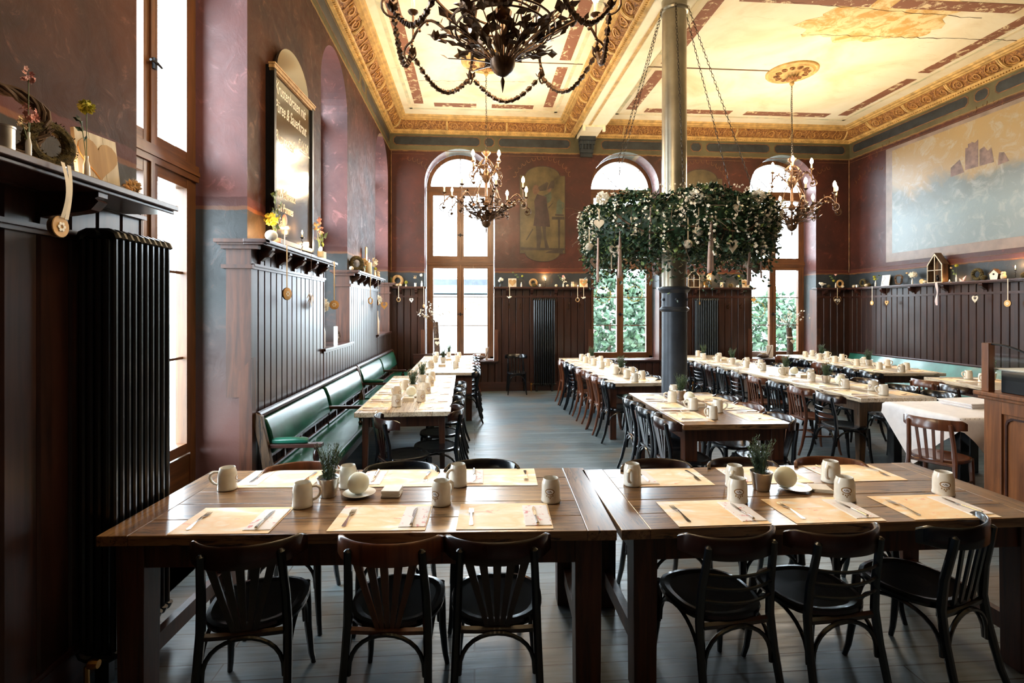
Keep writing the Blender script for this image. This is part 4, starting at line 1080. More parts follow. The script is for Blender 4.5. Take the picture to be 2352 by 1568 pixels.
def mk_fork():
    m = MB()
    def rod(pts):
        vs = []
        for y, w, z, t in pts: vs += [(-w, y, z), (w, y, z), (w, y, z + t), (-w, y, z + t)]
        m.add(vs, [(3, 2, 1, 0), tuple(len(vs) - 4 + k for k in range(4))] + [(i * 4 + k, i * 4 + (k + 1) % 4, i * 4 + 4 + (k + 1) % 4, i * 4 + 4 + k) for i in range(len(pts) - 1) for k in range(4)])
    rod([(-.100, .004, .001, .002), (-.094, .0095, .001, .002), (-.075, .0085, .001, .003), (-.02, .004, .006, .003), (.02, .0035, .008, .003), (.032, .008, .006, .002), (.045, .0115, .003, .002), (.052, .012, .002, .002)])
    for k in range(4):
        x = (k - 1.5) * .0066
        vs = [(x + a, y, z + b) for y, w, z, t in ((.050, .0022, .002, .002), (.075, .0018, .001, .0018), (.098, .0008, .003, .001)) for a, b in ((-w, 0), (w, 0), (w, t), (-w, t))]
        m.add(vs, [(3, 2, 1, 0), (8, 9, 10, 11)] + [(i * 4 + j, i * 4 + (j + 1) % 4, i * 4 + 4 + (j + 1) % 4, i * 4 + 4 + j) for i in (0, 1) for j in range(4)])
    return mk('fork', m, 'steel', cat='fork', ang=40)
FORK = Proto(mk_fork)
def mk_knife():
    root = empty('table_knife', (0, 0, 0), 0, 'x', 'knife')
    m = MB(); m.prism([(-.004, 0), (-.009, .01), (-.009, .075), (-.005, .098), (.003, .112), (.006, .105), (.005, .01), (.003, 0)], .0015, lambda x, y, t: (x, y, .003 + t)); mk('blade', m, 'steel', root, smooth=False)
    m = MB(); m.tube([(0, -.10, .006), (0, -.096, .006), (0, -.06, .006), (0, -.02, .005), (0, .004, .004)], [.004, .0075, .0062, .0048, .0035], 8); mk('handle', m, 'steel', root)
    return root
KNIFE = Proto(mk_knife)
Z0 = TZ + .0005
def setting(x, y, rz, where, g, nearest=True, flip=False, forkdy=0):
    """a diner's place: rz = 0 when the diner sits on the -y side"""
    R = lambda a, b: (x + a * math.cos(rz) - b * math.sin(rz), y + a * math.sin(rz) + b * math.cos(rz))
    MAT((x, y, Z0), rz, 'orange watercolour placemat, ' + where, 'paper placemats ' + g)
    p = R(.150, 0); NAP((p[0], p[1], Z0 + .0013), rz + .02, 'white printed paper napkin, ' + where, 'napkins ' + g)
    p = R(.145, -.02); KNIFE((p[0], p[1], Z0 + .0048), rz + .04, 'steel knife on the napkin, ' + where, 'knives ' + g)
    p = R(-.155, -.01); FORK((p[0], p[1], Z0 + .0013), rz + random.uniform(-.05, .05), 'steel fork, ' + where, 'forks ' + g)
r1 = T1['rz']
for (x, y, rz, w) in ((-1.10, 2.47, r1, 'near left place, front left table'), (-.425, 2.455, r1, 'near middle place, front left table'), (.14, 2.43, r1, 'near right place, front left table'),
                      (-1.10, 3.055, PI + r1, 'far left place, front left table'), (-.43, 3.02, PI + r1, 'far middle place, front left table'), (.14, 2.995, PI + r1, 'far right place, front left table'),
                      (1.125, 2.40, 0, 'near left place, front right table'), (1.67, 2.395, 0, 'near middle place, front right table'), (2.24, 2.395, 0, 'near right place, front right table'),
                      (1.11, 2.92, PI, 'far left place, front right table'), (1.68, 2.92, PI, 'far middle place, front right table'), (2.24, 2.92, PI, 'far right place, front right table')):
    setting(x, y, rz, w, 'on the two front tables')
GM = 'stoneware mugs on the two front tables'
ZT = TZ + .0005
for x, y, rz, w in ((-1.33, 2.90, .25, 'farthest left, handle to the left, front left table'), (-.845, 2.62, 3.35, 'between the left placemat and the tin of rosemary, front left table'), (-.69, 2.89, .3, 'behind the pale globe candle, front left table'),
                    (-.165, 2.60, 4.05, 'emblem turned left, before the middle placemat, front left table'), (-.09, 2.87, .8, 'handle towards the viewer, middle of the far side, front left table'), (.385, 2.60, 4.45, 'emblem to the viewer, right end of the front left table'),
                    (.87, 2.81, 1.0, 'alone near the left end of the front right table'), (1.42, 2.74, .9, 'behind another mug left of the rosemary, front right table'), (1.325, 2.53, 4.4, 'emblem to the viewer, left of the rosemary, front right table'),
                    (2.0, 2.78, .7, 'handle towards the viewer, right of the saucer, front right table'), (1.88, 2.51, 4.25, 'emblem to the viewer, right of the paper coasters, front right table'), (2.455, 2.55, 4.12, 'farthest right, emblem to the viewer, front right table')):
    MUG((x, y, ZT), rz, 'pale stoneware beer mug, ' + w, GM)
PLANT((-.76, 2.755, ZT), .4, 'rosemary in a shiny tin pot on the front left table', 'rosemary pots')
PLANT((1.54, 2.685, ZT), 2.2, 'rosemary in a shiny tin pot on the front right table', 'rosemary pots')
SAUCER((-.60, 2.755, ZT), 0, 'white saucer under the pale globe candle, front left table', 'saucers'); GLOBE((-.605, 2.755, ZT + .008), 0, 'pale globe candle on a saucer, front left table', 'globe candles')
SAUCER((1.72, 2.675, ZT), 0, 'white saucer right of the rosemary, front right table', 'saucers'); GLOBE((1.675, 2.685, ZT + .009), 0, 'pale globe candle on a saucer, front right table', 'globe candles')
for k in range(8): COASTER((-.43 + random.uniform(-.002, .002), 2.745 + random.uniform(-.002, .002), ZT + k * .0046), r1 + random.uniform(-.05, .05), 'square white coaster, %s, pile on front left table' % ['at the bottom', 'second from the bottom', 'third from the bottom', 'fourth from the bottom', 'fourth from the top', 'third from the top', 'second from the top', 'on top'][k], 'piled coasters, front left table')
for k in range(4): COASTER((1.85 + random.uniform(-.004, .004), 2.655 + random.uniform(-.004, .004), ZT + k * .0046), -.25 + random.uniform(-.12, .12), 'square white coaster %s, front right table' % ['at the bottom of the pile', 'second from the bottom', 'second from the top', 'on top of the pile'][k], 'piled coasters, front right table')
def mugs(pts, desc, hs):
    rd = random.Random(len(desc))
    for i, (x, y) in enumerate(sorted(pts, key=lambda p: p[1])):
        MUG((x, y, ZT), rd.choice(hs) + rd.uniform(-.4, .4), 'stoneware mug, %s to the viewer on the %s' % ((ORD[i] + ' nearest') if i else 'nearest', desc), 'mugs on the ' + desc)
mugs([(-.78, 5.25), (-.85, 5.78), (-.56, 5.5), (-.55, 6.02), (-.83, 6.32), (-.56, 6.62), (-.58, 7.14)], 'nearest bench table', [-.6, -.4, -.8])
mugs([(-.31, 8.62), (-.32, 9.62), (-.72, 9.62), (-.72, 8.69), (-.31, 10.35), (-.76, 10.45)], 'far left table', [-.6, -.4])
mugs([(2.03, 9.74), (2.00, 9.26), (2.22, 9.93), (2.07, 8.89), (2.09, 8.42), (2.30, 9.32), (2.27, 8.74), (2.1, 7.62), (2.14, 7.17), (2.14, 6.8), (2.32, 7.05), (2.32, 7.52)], 'table behind the column', [0, PI, 2.8])
mugs([(2.06, 5.28), (2.24, 5.7), (2.10, 4.86), (2.10, 4.45), (2.29, 4.74)], 'table before the column', [PI, 0])
mugs([(4.6, 10.4), (4.42, 9.74), (4.48, 9.28), (4.77, 9.81), (4.5, 8.79), (4.5, 8.31), (4.81, 8.85), (4.57, 7.92), (4.83, 8.45), (4.53, 7.34), (4.85, 7.80), (4.76, 7.03), (4.53, 6.68), (4.53, 6.04), (4.82, 6.5), (4.74, 5.86), (4.62, 5.55)], 'row of tables right of the column', [PI, 0, 0])
mugs([(6.68, 10.04), (7.01, 10.31), (6.6, 9.5), (7.12, 10.01), (6.56, 9.01), (6.98, 9.39), (6.53, 8.43), (6.93, 8.76), (6.52, 7.92), (6.99, 8.32), (6.57, 7.54), (6.88, 7.80)], 'right bench table', [PI, 0])
mugs([(6.86, 6.74), (6.74, 6.42)], 'small table behind the sideboard', [0, PI])
for x, y, w in ((-.72, 6.12, 'nearest bench table, nearer one'), (-.70, 7.02, 'nearest bench table, farther one'), (-.57, 9.5, 'far left table, nearer one'), (-.53, 10.7, 'far left table by the window'), (2.20, 9.58, 'table behind the column, farther one'), (2.20, 7.66, 'table behind the column, nearer one'),
                (2.22, 5.45, 'table before the column'), (4.52, 9.98, 'farthest one in the row right of the column'), (4.60, 8.95, 'third one in the row right of the column'), (4.71, 7.54, 'second one in the row right of the column'), (4.63, 6.52, 'nearest one in the row right of the column'),
                (6.87, 9.82, 'right bench table, farther one'), (6.81, 8.50, 'right bench table, nearer one'), (7.08, 6.62, 'small table behind the sideboard')):
    PLANT((x, y, ZT), random.uniform(0, 6), 'rosemary in a tin pot, ' + w, 'rosemary pots')
for x, y, w in ((-.70, 5.80, 'nearest bench table'), (2.21, 5.2, 'table before the column'), (4.70, 7.32, 'farther one on the row right of the column'), (4.68, 6.34, 'nearer one on the row right of the column')):
    SAUCER((x, y, ZT), 0, 'white saucer under the globe candle, ' + w, 'saucers'); GLOBE((x, y, ZT + .009), 0, 'pale globe candle, ' + w, 'globe candles')
for x, y, w in ((-.70, 5.56, 'nearest bench table'), (-.55, 8.87, 'far left table, near end'), (-.5, 9.9, 'far left table, far end'), (2.22, 5.02, 'table before the column'), (4.66, 7.08, 'row right of the column'), (4.66, 9.45, 'far end of the row right of the column'), (6.84, 9.55, 'farther one on the right bench table'), (6.80, 8.12, 'nearer one on the right bench table')):
    CBOX((x, y, ZT), .1, 'small box of paper coasters, ' + w, 'coaster boxes')
def places(key, alongs, desc, dl=1, dr=1):
    c, r, L, Wd = TT[key]
    for side, sn, rr in ((-1, 'left', -Hf), (1, 'right', Hf)):
        if (side < 0 and not dl) or (side > 0 and not dr): continue
        for i, a in enumerate(alongs):
            p = on(key, a, side * (Wd / 2 - .165)); setting(p[0], p[1], r + rr, '%s %s place, %s' % (ORD[i], sn, desc), 'on the ' + desc)
places('T3', [.33, .80, 1.28, 1.76, 2.25], 'nearest bench table')
places('T4', [.35, .85, 1.35, 1.85, 2.4], 'far left table')
places('T5', [.35, .85, 1.4, 1.95, 2.5, 3.1], 'table behind the column')
places('T6', [.33, .83, 1.33], 'table before the column')
places('T7a', [.35, .90, 1.45, 2.0], 'worn table right of the column')
places('T7b', [.3, .85, 1.4, 1.95], 'far table right of the column')
places('T8', [.35, .85, 1.4, 1.95, 2.6], 'right bench table')
places('T9', [1.15], 'small table behind the sideboard')

# ================================================================ CHANDELIERS
def lamp(p, parent, w=BULB_W, col=WARM, r=.02):
    l = D.lights.new('lamp_light', 'POINT'); l.energy = w; l.color = col; l.shadow_soft_size = r
    o = D.objects.new('lamp_light', l); COL.objects.link(o); o.parent = parent; o.location = p; return o
def rose(m, c, r, rd):
    m.ball(c, r * .55, 6)
    for k in range(5):
        a = k * 1.257 + rd.random(); m.leaf((c[0] + r * .3 * math.cos(a), c[1] + r * .3 * math.sin(a), c[2] - r * .4), (math.cos(a) * .6, math.sin(a) * .6, 1), (math.cos(a), math.sin(a), 0), r * 1.4, r * 1.1)
def chandelier(loc, label, near=False, rot=0.0, sc=1.1):
    """origin at the bottom finial; 2.65 m of drop below the ceiling"""
    root = empty('chandelier', loc, rot, label, 'chandelier', 'wrought rose chandeliers')
    root.scale = (sc, sc, sc)
    rd = random.Random(int(loc[0] * 10)); H = (ZC - loc[2]) / sc
    m = MB(); m.lathe([(.001, 0), (.008, .035), (.013, .065), (.005, .09), (.028, .10), (.056, .125), (.070, .155), (.073, .18), (.062, .185), (.02, .18)], 20); mk('bottom_bowl', m, 'bronze', root)
    m = MB(); m.tube([(0, 0, .18), (0, 0, 1.12)], .014, 8); m.lathe([(.01, .40), (.05, .43), (.055, .46), (.02, .50), (.02, .74), (.05, .78), (.075, .84), (.05, .90), (.02, .95), (.03, 1.0), (.012, 1.05), (.02, 1.13), (.06, 1.17), (.065, 1.19), (.03, 1.22), (.008, 1.23)], 16); mk('stem', m, 'bronze', root)
    # chain of open links
    m = MB(); z = 1.22; k = 0
    while z < H - .20:
        L = .030; P = [(.010 * math.cos(a) * (k % 2), .010 * math.cos(a) * ((k + 1) % 2), z + L * .5 + L * .62 * math.sin(a)) for a in [2 * PI * j / 10 for j in range(10)]]
        m.tube(P, .0028, 4, closed=True); z += L; k += 1
    m.tube([(.02, 0, 1.2), (.03, .0, 1.5), (-.01, .01, 2.0), (0, 0, H - .15)], .003, 4); mk('chain', m, 'chain', root)
    m = MB()
    for k in range(24):
        a = 2 * PI * k / 24; m.tube([(.20 * math.cos(a), .20 * math.sin(a), .42), (.21 * math.cos(a + .13), .21 * math.sin(a + .13), .50)], .004, 4)
    for r, z in ((.30, .37), (.195, .42), (.215, .50), (.27, .345)): m.tube([(r * math.cos(2 * PI * k / 32), r * math.sin(2 * PI * k / 32), z) for k in range(32)], .007, 5, closed=True)
    mk('gallery_ring', m, 'bronze', root)
    # basket of stems with leaves and roses tapering to the bowl
    m = MB()
    for k in range(44):
        a = 2 * PI * k / 44 + rd.uniform(-.1, .1); r = rd.uniform(.20, .44); z1 = rd.uniform(.28, .46)
        P = [((.05 + (r - .05) * t ** 1.3) * math.cos(a), (.05 + (r - .05) * t ** 1.3) * math.sin(a), .17 + (z1 - .17) * t) for t in [j / 6 for j in range(7)]]
        m.tube(P, .004, 4)
        for j in range(3, 7): 
            if rd.random() < .85: m.leaf(P[j], (math.cos(a + rd.uniform(-1.3, 1.3)), math.sin(a + rd.uniform(-1.3, 1.3)), rd.uniform(-.3, .9)), (0, 0, 1), .085, .062)
        if k % 4 == 0: rose(m, P[6], .035, rd)
    for k in range(14):
        a = 2 * PI * k / 14 + .2; rr = rd.uniform(.05, .12); m.leaf((rr * math.cos(a), rr * math.sin(a), .20), (math.cos(a) * .4, math.sin(a) * .4, 1), (math.cos(a), math.sin(a), 0), .12, .06)
    mk('leaf_basket', m, 'bronze', root, smooth=False)
    def arm(a, r0, z0, r1, zlow, zb, lit):
        ca, sa = math.cos(a), math.sin(a); P = []
        for t in [j / 12 for j in range(13)]:
            r = r0 + (r1 - r0) * t; z = z0 + (zlow - z0) * math.sin(t * PI / 2) + .16 * math.sin(t * PI) * t * 1.2
            P.append((r * ca, r * sa, z))
        e = P[-1]
        for j in range(1, 15):                      # terminal scroll
            q = j * .42; rr = .07 * (1 - j / 19); P.append(((r1 + rr * math.sin(q)) * ca, (r1 + rr * math.sin(q)) * sa, zlow - .07 + rr * math.cos(q)))
        m = MB(); m.tube(P, [.009] * 13 + [.008 - .0003 * j for j in range(14)], 6); ar = mk('arm', m, 'bronze', root)
        m = MB(); rose(m, (r1 * ca, r1 * sa, zlow - .07), .035, rd)
        for j in range(7):
            p = P[3 + j]; m.leaf(p, (rd.uniform(-1, 1), rd.uniform(-1, 1), rd.uniform(-.6, .8)), (0, 0, 1), .055, .035)
        for j in range(3):
            q = P[8 + 2 * j]; m.ball((q[0], q[1], q[2] - .02), .012, 6)
        mk('arm_leaves', m, 'bronze', ar, smooth=False)
        bx, by = (r1 - .01) * ca, (r1 - .01) * sa
        m = MB(); m.lathe([(.006, zlow), (.008, zb - .11), (.03, zb - .095), (.034, zb - .085), (.012, zb - .08)], 10, (bx, by, 0)); mk('candle_cup', m, 'bronze', ar)
        m = MB(); m.lathe([(.012, zb - .08), (.012, zb - .015)], 8, (bx, by, 0)); mk('candle_sleeve', m, 'cream', ar)
        m = MB(); m.lathe([(.010, zb - .015), (.021, zb + .004), (.0235, zb + .02), (.019, zb + .042), (.009, zb + .064), (.001, zb + .075)], 12, (bx, by, 0)); mk('bulb', m, 'bulb' if lit else 'china', ar)
        if lit: lamp((bx, by, zb + .105), ar, BULB_W * (.6 if near else 1))
        return e
    ends = []
    for k in range(8): ends.append(arm(2 * PI * k / 8 + .2, .28, .38, .62, .42, .66 + .03 * (k % 2), k not in (3,)))
    for k in range(4): arm(2 * PI * k / 4 + .75, .05, .84, .27, .86, 1.10, True)
    # upper scroll crown
    m = MB()
    for k in range(8):
        a = 2 * PI * k / 8; ca, sa = math.cos(a), math.sin(a)
        m.tube([((.03 + .10 * math.sin(t)) * ca, (.03 + .10 * math.sin(t)) * sa, .80 + .30 * t / PI) for t in [j * PI / 8 for j in range(9)]], .006, 5)
        m.tube([((.20 - .12 * t) * ca, (.20 - .12 * t) * sa, .50 + .28 * t + .05 * math.sin(t * PI)) for t in [j / 6 for j in range(7)]], .007, 5)
        for j in range(4): m.leaf((.11 * ca, .11 * sa, .86 + .04 * j), (ca, sa, rd.uniform(-.5, .8)), (0, 0, 1), .05, .035)
    m.tube([(.11 * math.cos(2 * PI * k / 24), .11 * math.sin(2 * PI * k / 24), .98) for k in range(24)], .007, 5, closed=True)
    mk('crown_scrolls', m, 'bronze', root, smooth=False)
    if near:
        for k in range(8):
            a, b = Vector(ends[k]), Vector(ends[(k + 1) % 8]); m = MB(); P = []
            for j in range(13):
                t = j / 12; p = a.lerp(b, t); p.z += -.07 - .17 * math.sin(PI * t); P.append(p)
            m.tube(P, .0025, 4)
            for j in range(1, 12):
                p = P[j]; d = (P[j + 1] - P[j]).normalized(); m.lathe([(.003, -.024), (.012, -.016), (.019, .0), (.012, .012), (.016, .022)], 5, p, d.to_track_quat('Z', 'Y').to_matrix())
                m.leaf(p, d, (0, 0, 1), .035, .02)
            mk('rosebud_garland', m, 'bronze', root, smooth=False)
    return root
chandelier((.185, 8.3, 2.93), 'lit wrought-metal rose chandelier hanging in front of the left back window')
chandelier((5.29, 8.3, 2.93), 'lit wrought-metal rose chandelier hanging in front of the right back window', rot=.3)
chandelier((.165, 3.05, 3.005), 'dark rose chandelier with garlands cut by the top picture edge', near=True, rot=.1, sc=1.03)
def medallion(x, y, label):
    root = empty('ceiling_medallion', (x, y, ZC), 0, label, 'ceiling rose', 'plaster ceiling roses')
    m = MB(); m.lathe([(.40, 0), (.40, -.02), (.385, -.035), (.36, -.03), (.35, -.02), (.33, -.03), (.315, -.045), (.30, -.035), (.12, -.045), (.10, -.08), (.07, -.10), (.05, -.16), (.03, -.18), (.04, -.20), (.02, -.235), (.005, -.24)], 40)
    mk('plaster_disc', m, 'corn', root, ang=60)
    m = MB(); lv = MB()
    for k in range(12):
        a = 2 * PI * k / 12
        for s in (-1, 1):
            P = [((.22 + .055 * (1 - t / 14) * math.cos(t * .6)) * math.cos(a) - s * .045 * (1 - t / 14) * math.sin(t * .6) * math.sin(a), (.22 + .055 * (1 - t / 14) * math.cos(t * .6)) * math.sin(a) + s * .045 * (1 - t / 14) * math.sin(t * .6) * math.cos(a), -.045) for t in range(12)]
            m.tube(P, .009, 4)
        lv.leaf((.04 * math.cos(a), .04 * math.sin(a), -.17), (math.cos(a), math.sin(a), .9), (math.cos(a), math.sin(a), -1), .11, .05)
    mk('carved_scrolls', m, 'relief', root); mk('carved_leaves', lv, 'relief', root)
medallion(.185, 8.3, 'carved plaster ceiling rose over the left far chandelier'); medallion(5.29, 8.3, 'carved plaster ceiling rose in the right ceiling bay')
medallion(.165, 3.05, 'carved plaster ceiling rose over the nearest chandelier')

# ================================================================ HANGING WREATH ROUND THE COLUMN
WC = (2.39, 6.06, 2.70)
root = empty('hanging_wreath', WC, 0, 'huge ivy and blossom ring hung on chains round the column', 'wreath')
rd = random.Random(11); R0 = .93
m = MB()
for k in range(7):
    ph = rd.uniform(0, 6); rr = rd.uniform(.05, .16)
    m.tube([((R0 + rr * math.cos(3 * a + ph)) * math.cos(a), (R0 + rr * math.cos(3 * a + ph)) * math.sin(a), rr * 1.4 * math.sin(4 * a + ph)) for a in [2 * PI * j / 60 for j in range(60)]], .011, 5, closed=True)
for k in range(46):
    a = rd.uniform(0, 2 * PI); P = [Vector((R0 * math.cos(a), R0 * math.sin(a), rd.uniform(-.15, .2)))]; d = Vector((math.cos(a) * rd.uniform(.2, 1) - math.sin(a) * rd.uniform(-1, 1), math.sin(a) * rd.uniform(.2, 1) + math.cos(a) * rd.uniform(-1, 1), rd.uniform(-.6, .6)))
    for j in range(8): P.append(P[-1] + d.normalized() * .055); d += Vector((rd.uniform(-.4, .4), rd.uniform(-.4, .4), rd.uniform(-.5, .15)))
    m.tube(P, [.006 - .0005 * j for j in range(9)], 4)
mk('twig_ring', m, 'twig', root)
m = MB(); m.tube([(R0 * math.cos(a), R0 * math.sin(a), -.05) for a in [2 * PI * j / 40 for j in range(40)]], [.20] * 40, 10, closed=True, flat=.55, up=(0, 0, 1)); mk('moss_core', m, 'ivy', root)
m = MB()
for k in range(15000):
    a = rd.uniform(0, 2 * PI); ph = rd.uniform(0, 2 * PI); q = rd.uniform(.45, 1.0) ** .5
    drop = max(0, rd.gauss(0, .17)) if math.sin(ph) < 0 else 0
    r = R0 + .20 * q * math.cos(ph); z = .30 * q * math.sin(ph) * (1 if math.sin(ph) > 0 else 1.0) - drop - .02 + .04 * math.sin(7 * a)
    c = (r * math.cos(a), r * math.sin(a), z)
    d = (math.cos(a) * rd.uniform(-.3, 1) + rd.uniform(-.6, .6), math.sin(a) * rd.uniform(-.3, 1) + rd.uniform(-.6, .6), rd.uniform(-1, .5))
    L = rd.uniform(.035, .07); m.cur = 0 if rd.random() < .90 else 1
    m.leaf(c, d, (rd.uniform(-1, 1), rd.uniform(-1, 1), 1), L, L * rd.uniform(.6, .95))
mk('ivy_foliage', m, ['ivy', 'ivy2'], root, smooth=False)
m = MB()                                        # fine trailing sprigs
for k in range(150):
    a = rd.uniform(0, 2 * PI); r = R0 + rd.uniform(-.15, .2); p = Vector((r * math.cos(a), r * math.sin(a), -rd.uniform(.05, .28))); L = rd.uniform(.08, .24); P = [p + Vector((.03 * math.sin(j + k), .03 * math.cos(j * 1.3 + k), -L * j / 6)) for j in range(7)]
    m.cur = 1; m.tube(P, .002, 3); m.cur = 0
    for q in range(14): m.leaf(P[rd.randrange(7)], (rd.uniform(-1, 1), rd.uniform(-1, 1), rd.uniform(-1, .3)), (0, 0, 1), .03, .016)
mk('trailing_sprigs', m, ['ivy2', 'stem'], root, smooth=False)
def blossom(m, c, r, rd):
    n = Vector((rd.uniform(-1, 1), rd.uniform(-1, 1), rd.uniform(-.6, 1))).normalized(); t = n.orthogonal().normalized(); b = n.cross(t)
    for k in range(5):
        a = k * 2 * PI / 5; m.leaf(c, t * math.cos(a) + b * math.sin(a) + n * .35, n, r, r * .9)
m = MB()
for s in range(46):                               # strings of white blossom
    a = rd.uniform(PI, 2 * PI) if s < 34 else rd.uniform(0, PI); r = R0 + .20; z = rd.uniform(-.05, .22); L = rd.uniform(.15, .42)
    for j in range(int(L / .032)):
        zz = z - j * .042; rr = r + .02 * math.sin(zz * 9)
        for q in range(2): blossom(m, (rr * math.cos(a + .02 * math.sin(j)) + rd.uniform(-.025, .025), rr * math.sin(a) + rd.uniform(-.025, .025), zz + rd.uniform(-.015, .015)), rd.uniform(.013, .022), rd)
for k in range(750):
    a = rd.uniform(0, 2 * PI); ph = rd.uniform(-.6, 2.2); blossom(m, ((R0 + .21 * math.cos(ph)) * math.cos(a), (R0 + .21 * math.cos(ph)) * math.sin(a), .32 * math.sin(ph)), rd.uniform(.009, .015), rd)
mk('blossoms', m, 'wfl', root, smooth=False, kind='stuff')
def pompom(m, c, r, n, rd, L=.035):
    for k in range(n):
        v = Vector((rd.gauss(0, 1), rd.gauss(0, 1), rd.gauss(0, 1))).normalized(); m.leaf(Vector(c) + v * (r - L), v + Vector((rd.uniform(-.4, .4),) * 3), v.orthogonal(), L * 1.2, L)
for x, y, z in ((2.20, 5.02, 2.85), (1.40, 5.60, 2.95), (2.95, 5.2, 2.9)):
    m = MB(); pompom(m, (x - WC[0], y - WC[1], z - WC[2]), .075, 130, rd); mk('white_hydrangea', m, 'wfl', root, smooth=False)
for k in range(6):
    a = 2 * PI * k / 6 + .25; m = MB(); p0 = Vector((.17 * math.cos(a), .17 * math.sin(a), 5.30 - WC[2])); p1 = Vector((R0 * math.cos(a), R0 * math.sin(a), .22)); L = (p1 - p0).length; n = int(L / .042); d = (p1 - p0).normalized(); t = d.orthogonal().normalized(); b = d.cross(t)
    for j in range(n):
        c = p0 + d * ((j + .5) * L / n); u = t if j % 2 else b
        m.tube([c + d * .027 * math.sin(w) + u * .011 * math.cos(w) for w in [2 * PI * q / 8 for q in range(8)]], .0028, 4, closed=True)
    mk('suspension_chain', m, 'chain', root)
# ornaments hung from the wreath
def heart2d(s, n=28): return [(s * .0625 * 16 * math.sin(t) ** 3, s * .0625 * (13 * math.cos(t) - 5 * math.cos(2 * t) - 2 * math.cos(3 * t) - math.cos(4 * t))) for t in [2 * PI * k / n for k in range(n)]]
def ornament(kind, p, zt, label, g='ornaments hung from the wreath', size=1.0, rz=0.0, cord='ribw', mats=None, cat=None):
    """hangs at p on a cord reaching up to zt"""
    root = empty(kind, p, rz, label, cat or 'ornament', g)
    H = zt - p[2]
    f = lambda x, y, t: (x, -.005 + t, y)
    if kind == 'wooden_heart':
        m = MB(); m.prism([(x, z) for x, z in heart2d(.052 * size)], .010, f); mk('heart', m, mats or 'wheart', root, smooth=False, bevel=.002); top = .045 * size
    elif kind == 'open_heart':
        m = MB(); o = [(x, z * 1.25) for x, z in heart2d(.055 * size)]; i = [(x * .45, z * .5 + .01 * size) for x, z in heart2d(.055 * size)]; m.ringp(o, i, .012, f); mk('heart', m, mats or 'wheart', root, smooth=False); top = .055 * size
    elif kind == 'wicker_ball':
        m = MB(); m.ball((0, 0, 0), .040 * size, 16)
        for k in range(16):
            n = Vector((random.gauss(0, 1), random.gauss(0, 1), random.gauss(0, 1))).normalized(); t = n.orthogonal().normalized(); b = n.cross(t); m.tube([(t * math.cos(w) + b * math.sin(w)) * .042 * size for w in [2 * PI * q / 14 for q in range(14)]], .003 * size, 4, closed=True)
        mk('ball', m, mats or 'wire', root); top = .042 * size
    elif kind == 'twig_ball':
        m = MB()
        for k in range(22):
            n = Vector((random.gauss(0, 1), random.gauss(0, 1), random.gauss(0, 1))).normalized(); t = n.orthogonal().normalized(); b = n.cross(t); m.tube([(t * math.cos(w) + b * math.sin(w)) * .05 * size for w in [2 * PI * q / 12 for q in range(12)]], .003, 4, closed=True)
        mk('ball', m, 'twig', root); top = .05
    elif kind == 'wood_slice':
        m = MB(); m.lathe([(.045 * size, -.008), (.047 * size, -.007), (.047 * size, .007), (.045 * size, .008)], 22, (0, 0, 0), rotx(PI / 2)); o = mk('disc', m, 'slice', root)
        m = MB(); m.lathe([(.0478 * size, -.0065), (.0478 * size, .0065)], 22, (0, 0, 0), rotx(PI / 2)); mk('bark_edge', m, 'bark', root)
        m = MB(); m.lathe([(.024 * size, -.0095), (.024 * size, -.0085)], 16, (0, 0, 0), rotx(PI / 2)); m.cur = 1
        for k in range(6): m.lathe([(.007 * size, 0), (.007 * size, .002)], 8, (.015 * size * math.cos(k * PI / 3), -.0095, .015 * size * math.sin(k * PI / 3)), rotx(PI / 2))
        mk('flower_inlay', m, ['soil', 'wfl'], root, smooth=False); top = .045 * size
    elif kind == 'ring_ornament':
        m = MB(); m.tube([(.033 * size * math.cos(w), 0, .038 * size * math.sin(w)) for w in [2 * PI * q / 18 for q in range(18)]], .008 * size, 7, closed=True); mk('ring', m, mats or 'lwood', root); m = MB(); m.ball((0, -.008, .036 * size), .010 * size, 8); m.ball((.01, -.01, .032 * size), .008 * size, 8); mk('bead', m, 'wfl', root); top = .04 * size
    elif kind == 'bird_ornament':
        m = MB(); m.ball((0, 0, 0), .026, 12, (1.3, .45, .75), roty(-.4)); m.ball((.03, 0, .012), .013, 10, (1, .7, 1)); m.add([(-.025, -.004, -.005), (-.06, -.003, .012), (-.055, .004, .022), (-.02, .004, .008)], [(0, 1, 2, 3)]); m.lathe([(.004, 0), (.0005, .012)], 6, (.041, 0, .012), roty(PI / 2)); mk('bird', m, 'wfl', root); top = .02
    elif kind == 'wire_heart':
        m = MB(); m.tube([(x, 0, z * 1.2) for x, z in heart2d(.085)], .003, 5, closed=True); mk('wire', m, 'lwood', root)
        m = MB(); rr = random.Random(3)
        for k in range(14): m.ball((rr.uniform(-.06, .06), rr.uniform(-.012, .012), rr.uniform(-.03, .025)), .010, 6)
        mk('berries', m, 'wfl', root); top = .05
    elif kind == 'feather_tassel':
        m = MB(); rr = random.Random(3)
        for k in range(14): m.leaf((rr.uniform(-.012, .012), rr.uniform(-.01, .01), rr.uniform(-.02, .06)), (rr.uniform(-.5, .5), rr.uniform(-.5, .5), -1), (0, 1, 0), .09, .022)
        mk('tassel', m, 'cream', root, smooth=False); top = .05
    w = .0018 if cord == 'twig' else .006
    m = MB(); m.box(-w, w, -.001, .001, top, H) if H > top else None
    if H > top: mk('cord', m, cord, root, smooth=False)
    return root
HW = WC[2]
ornament('wooden_heart', (2.62, 5.00, 2.74), 2.86, 'solid whitewashed heart high on the right half of the wreath', rz=.1)
ornament('open_heart', (2.58, 5.02, 2.37), 2.66, 'large whitewashed heart with heart-shaped hole, hung low at front right of the wreath', size=1.1, cord='twig')
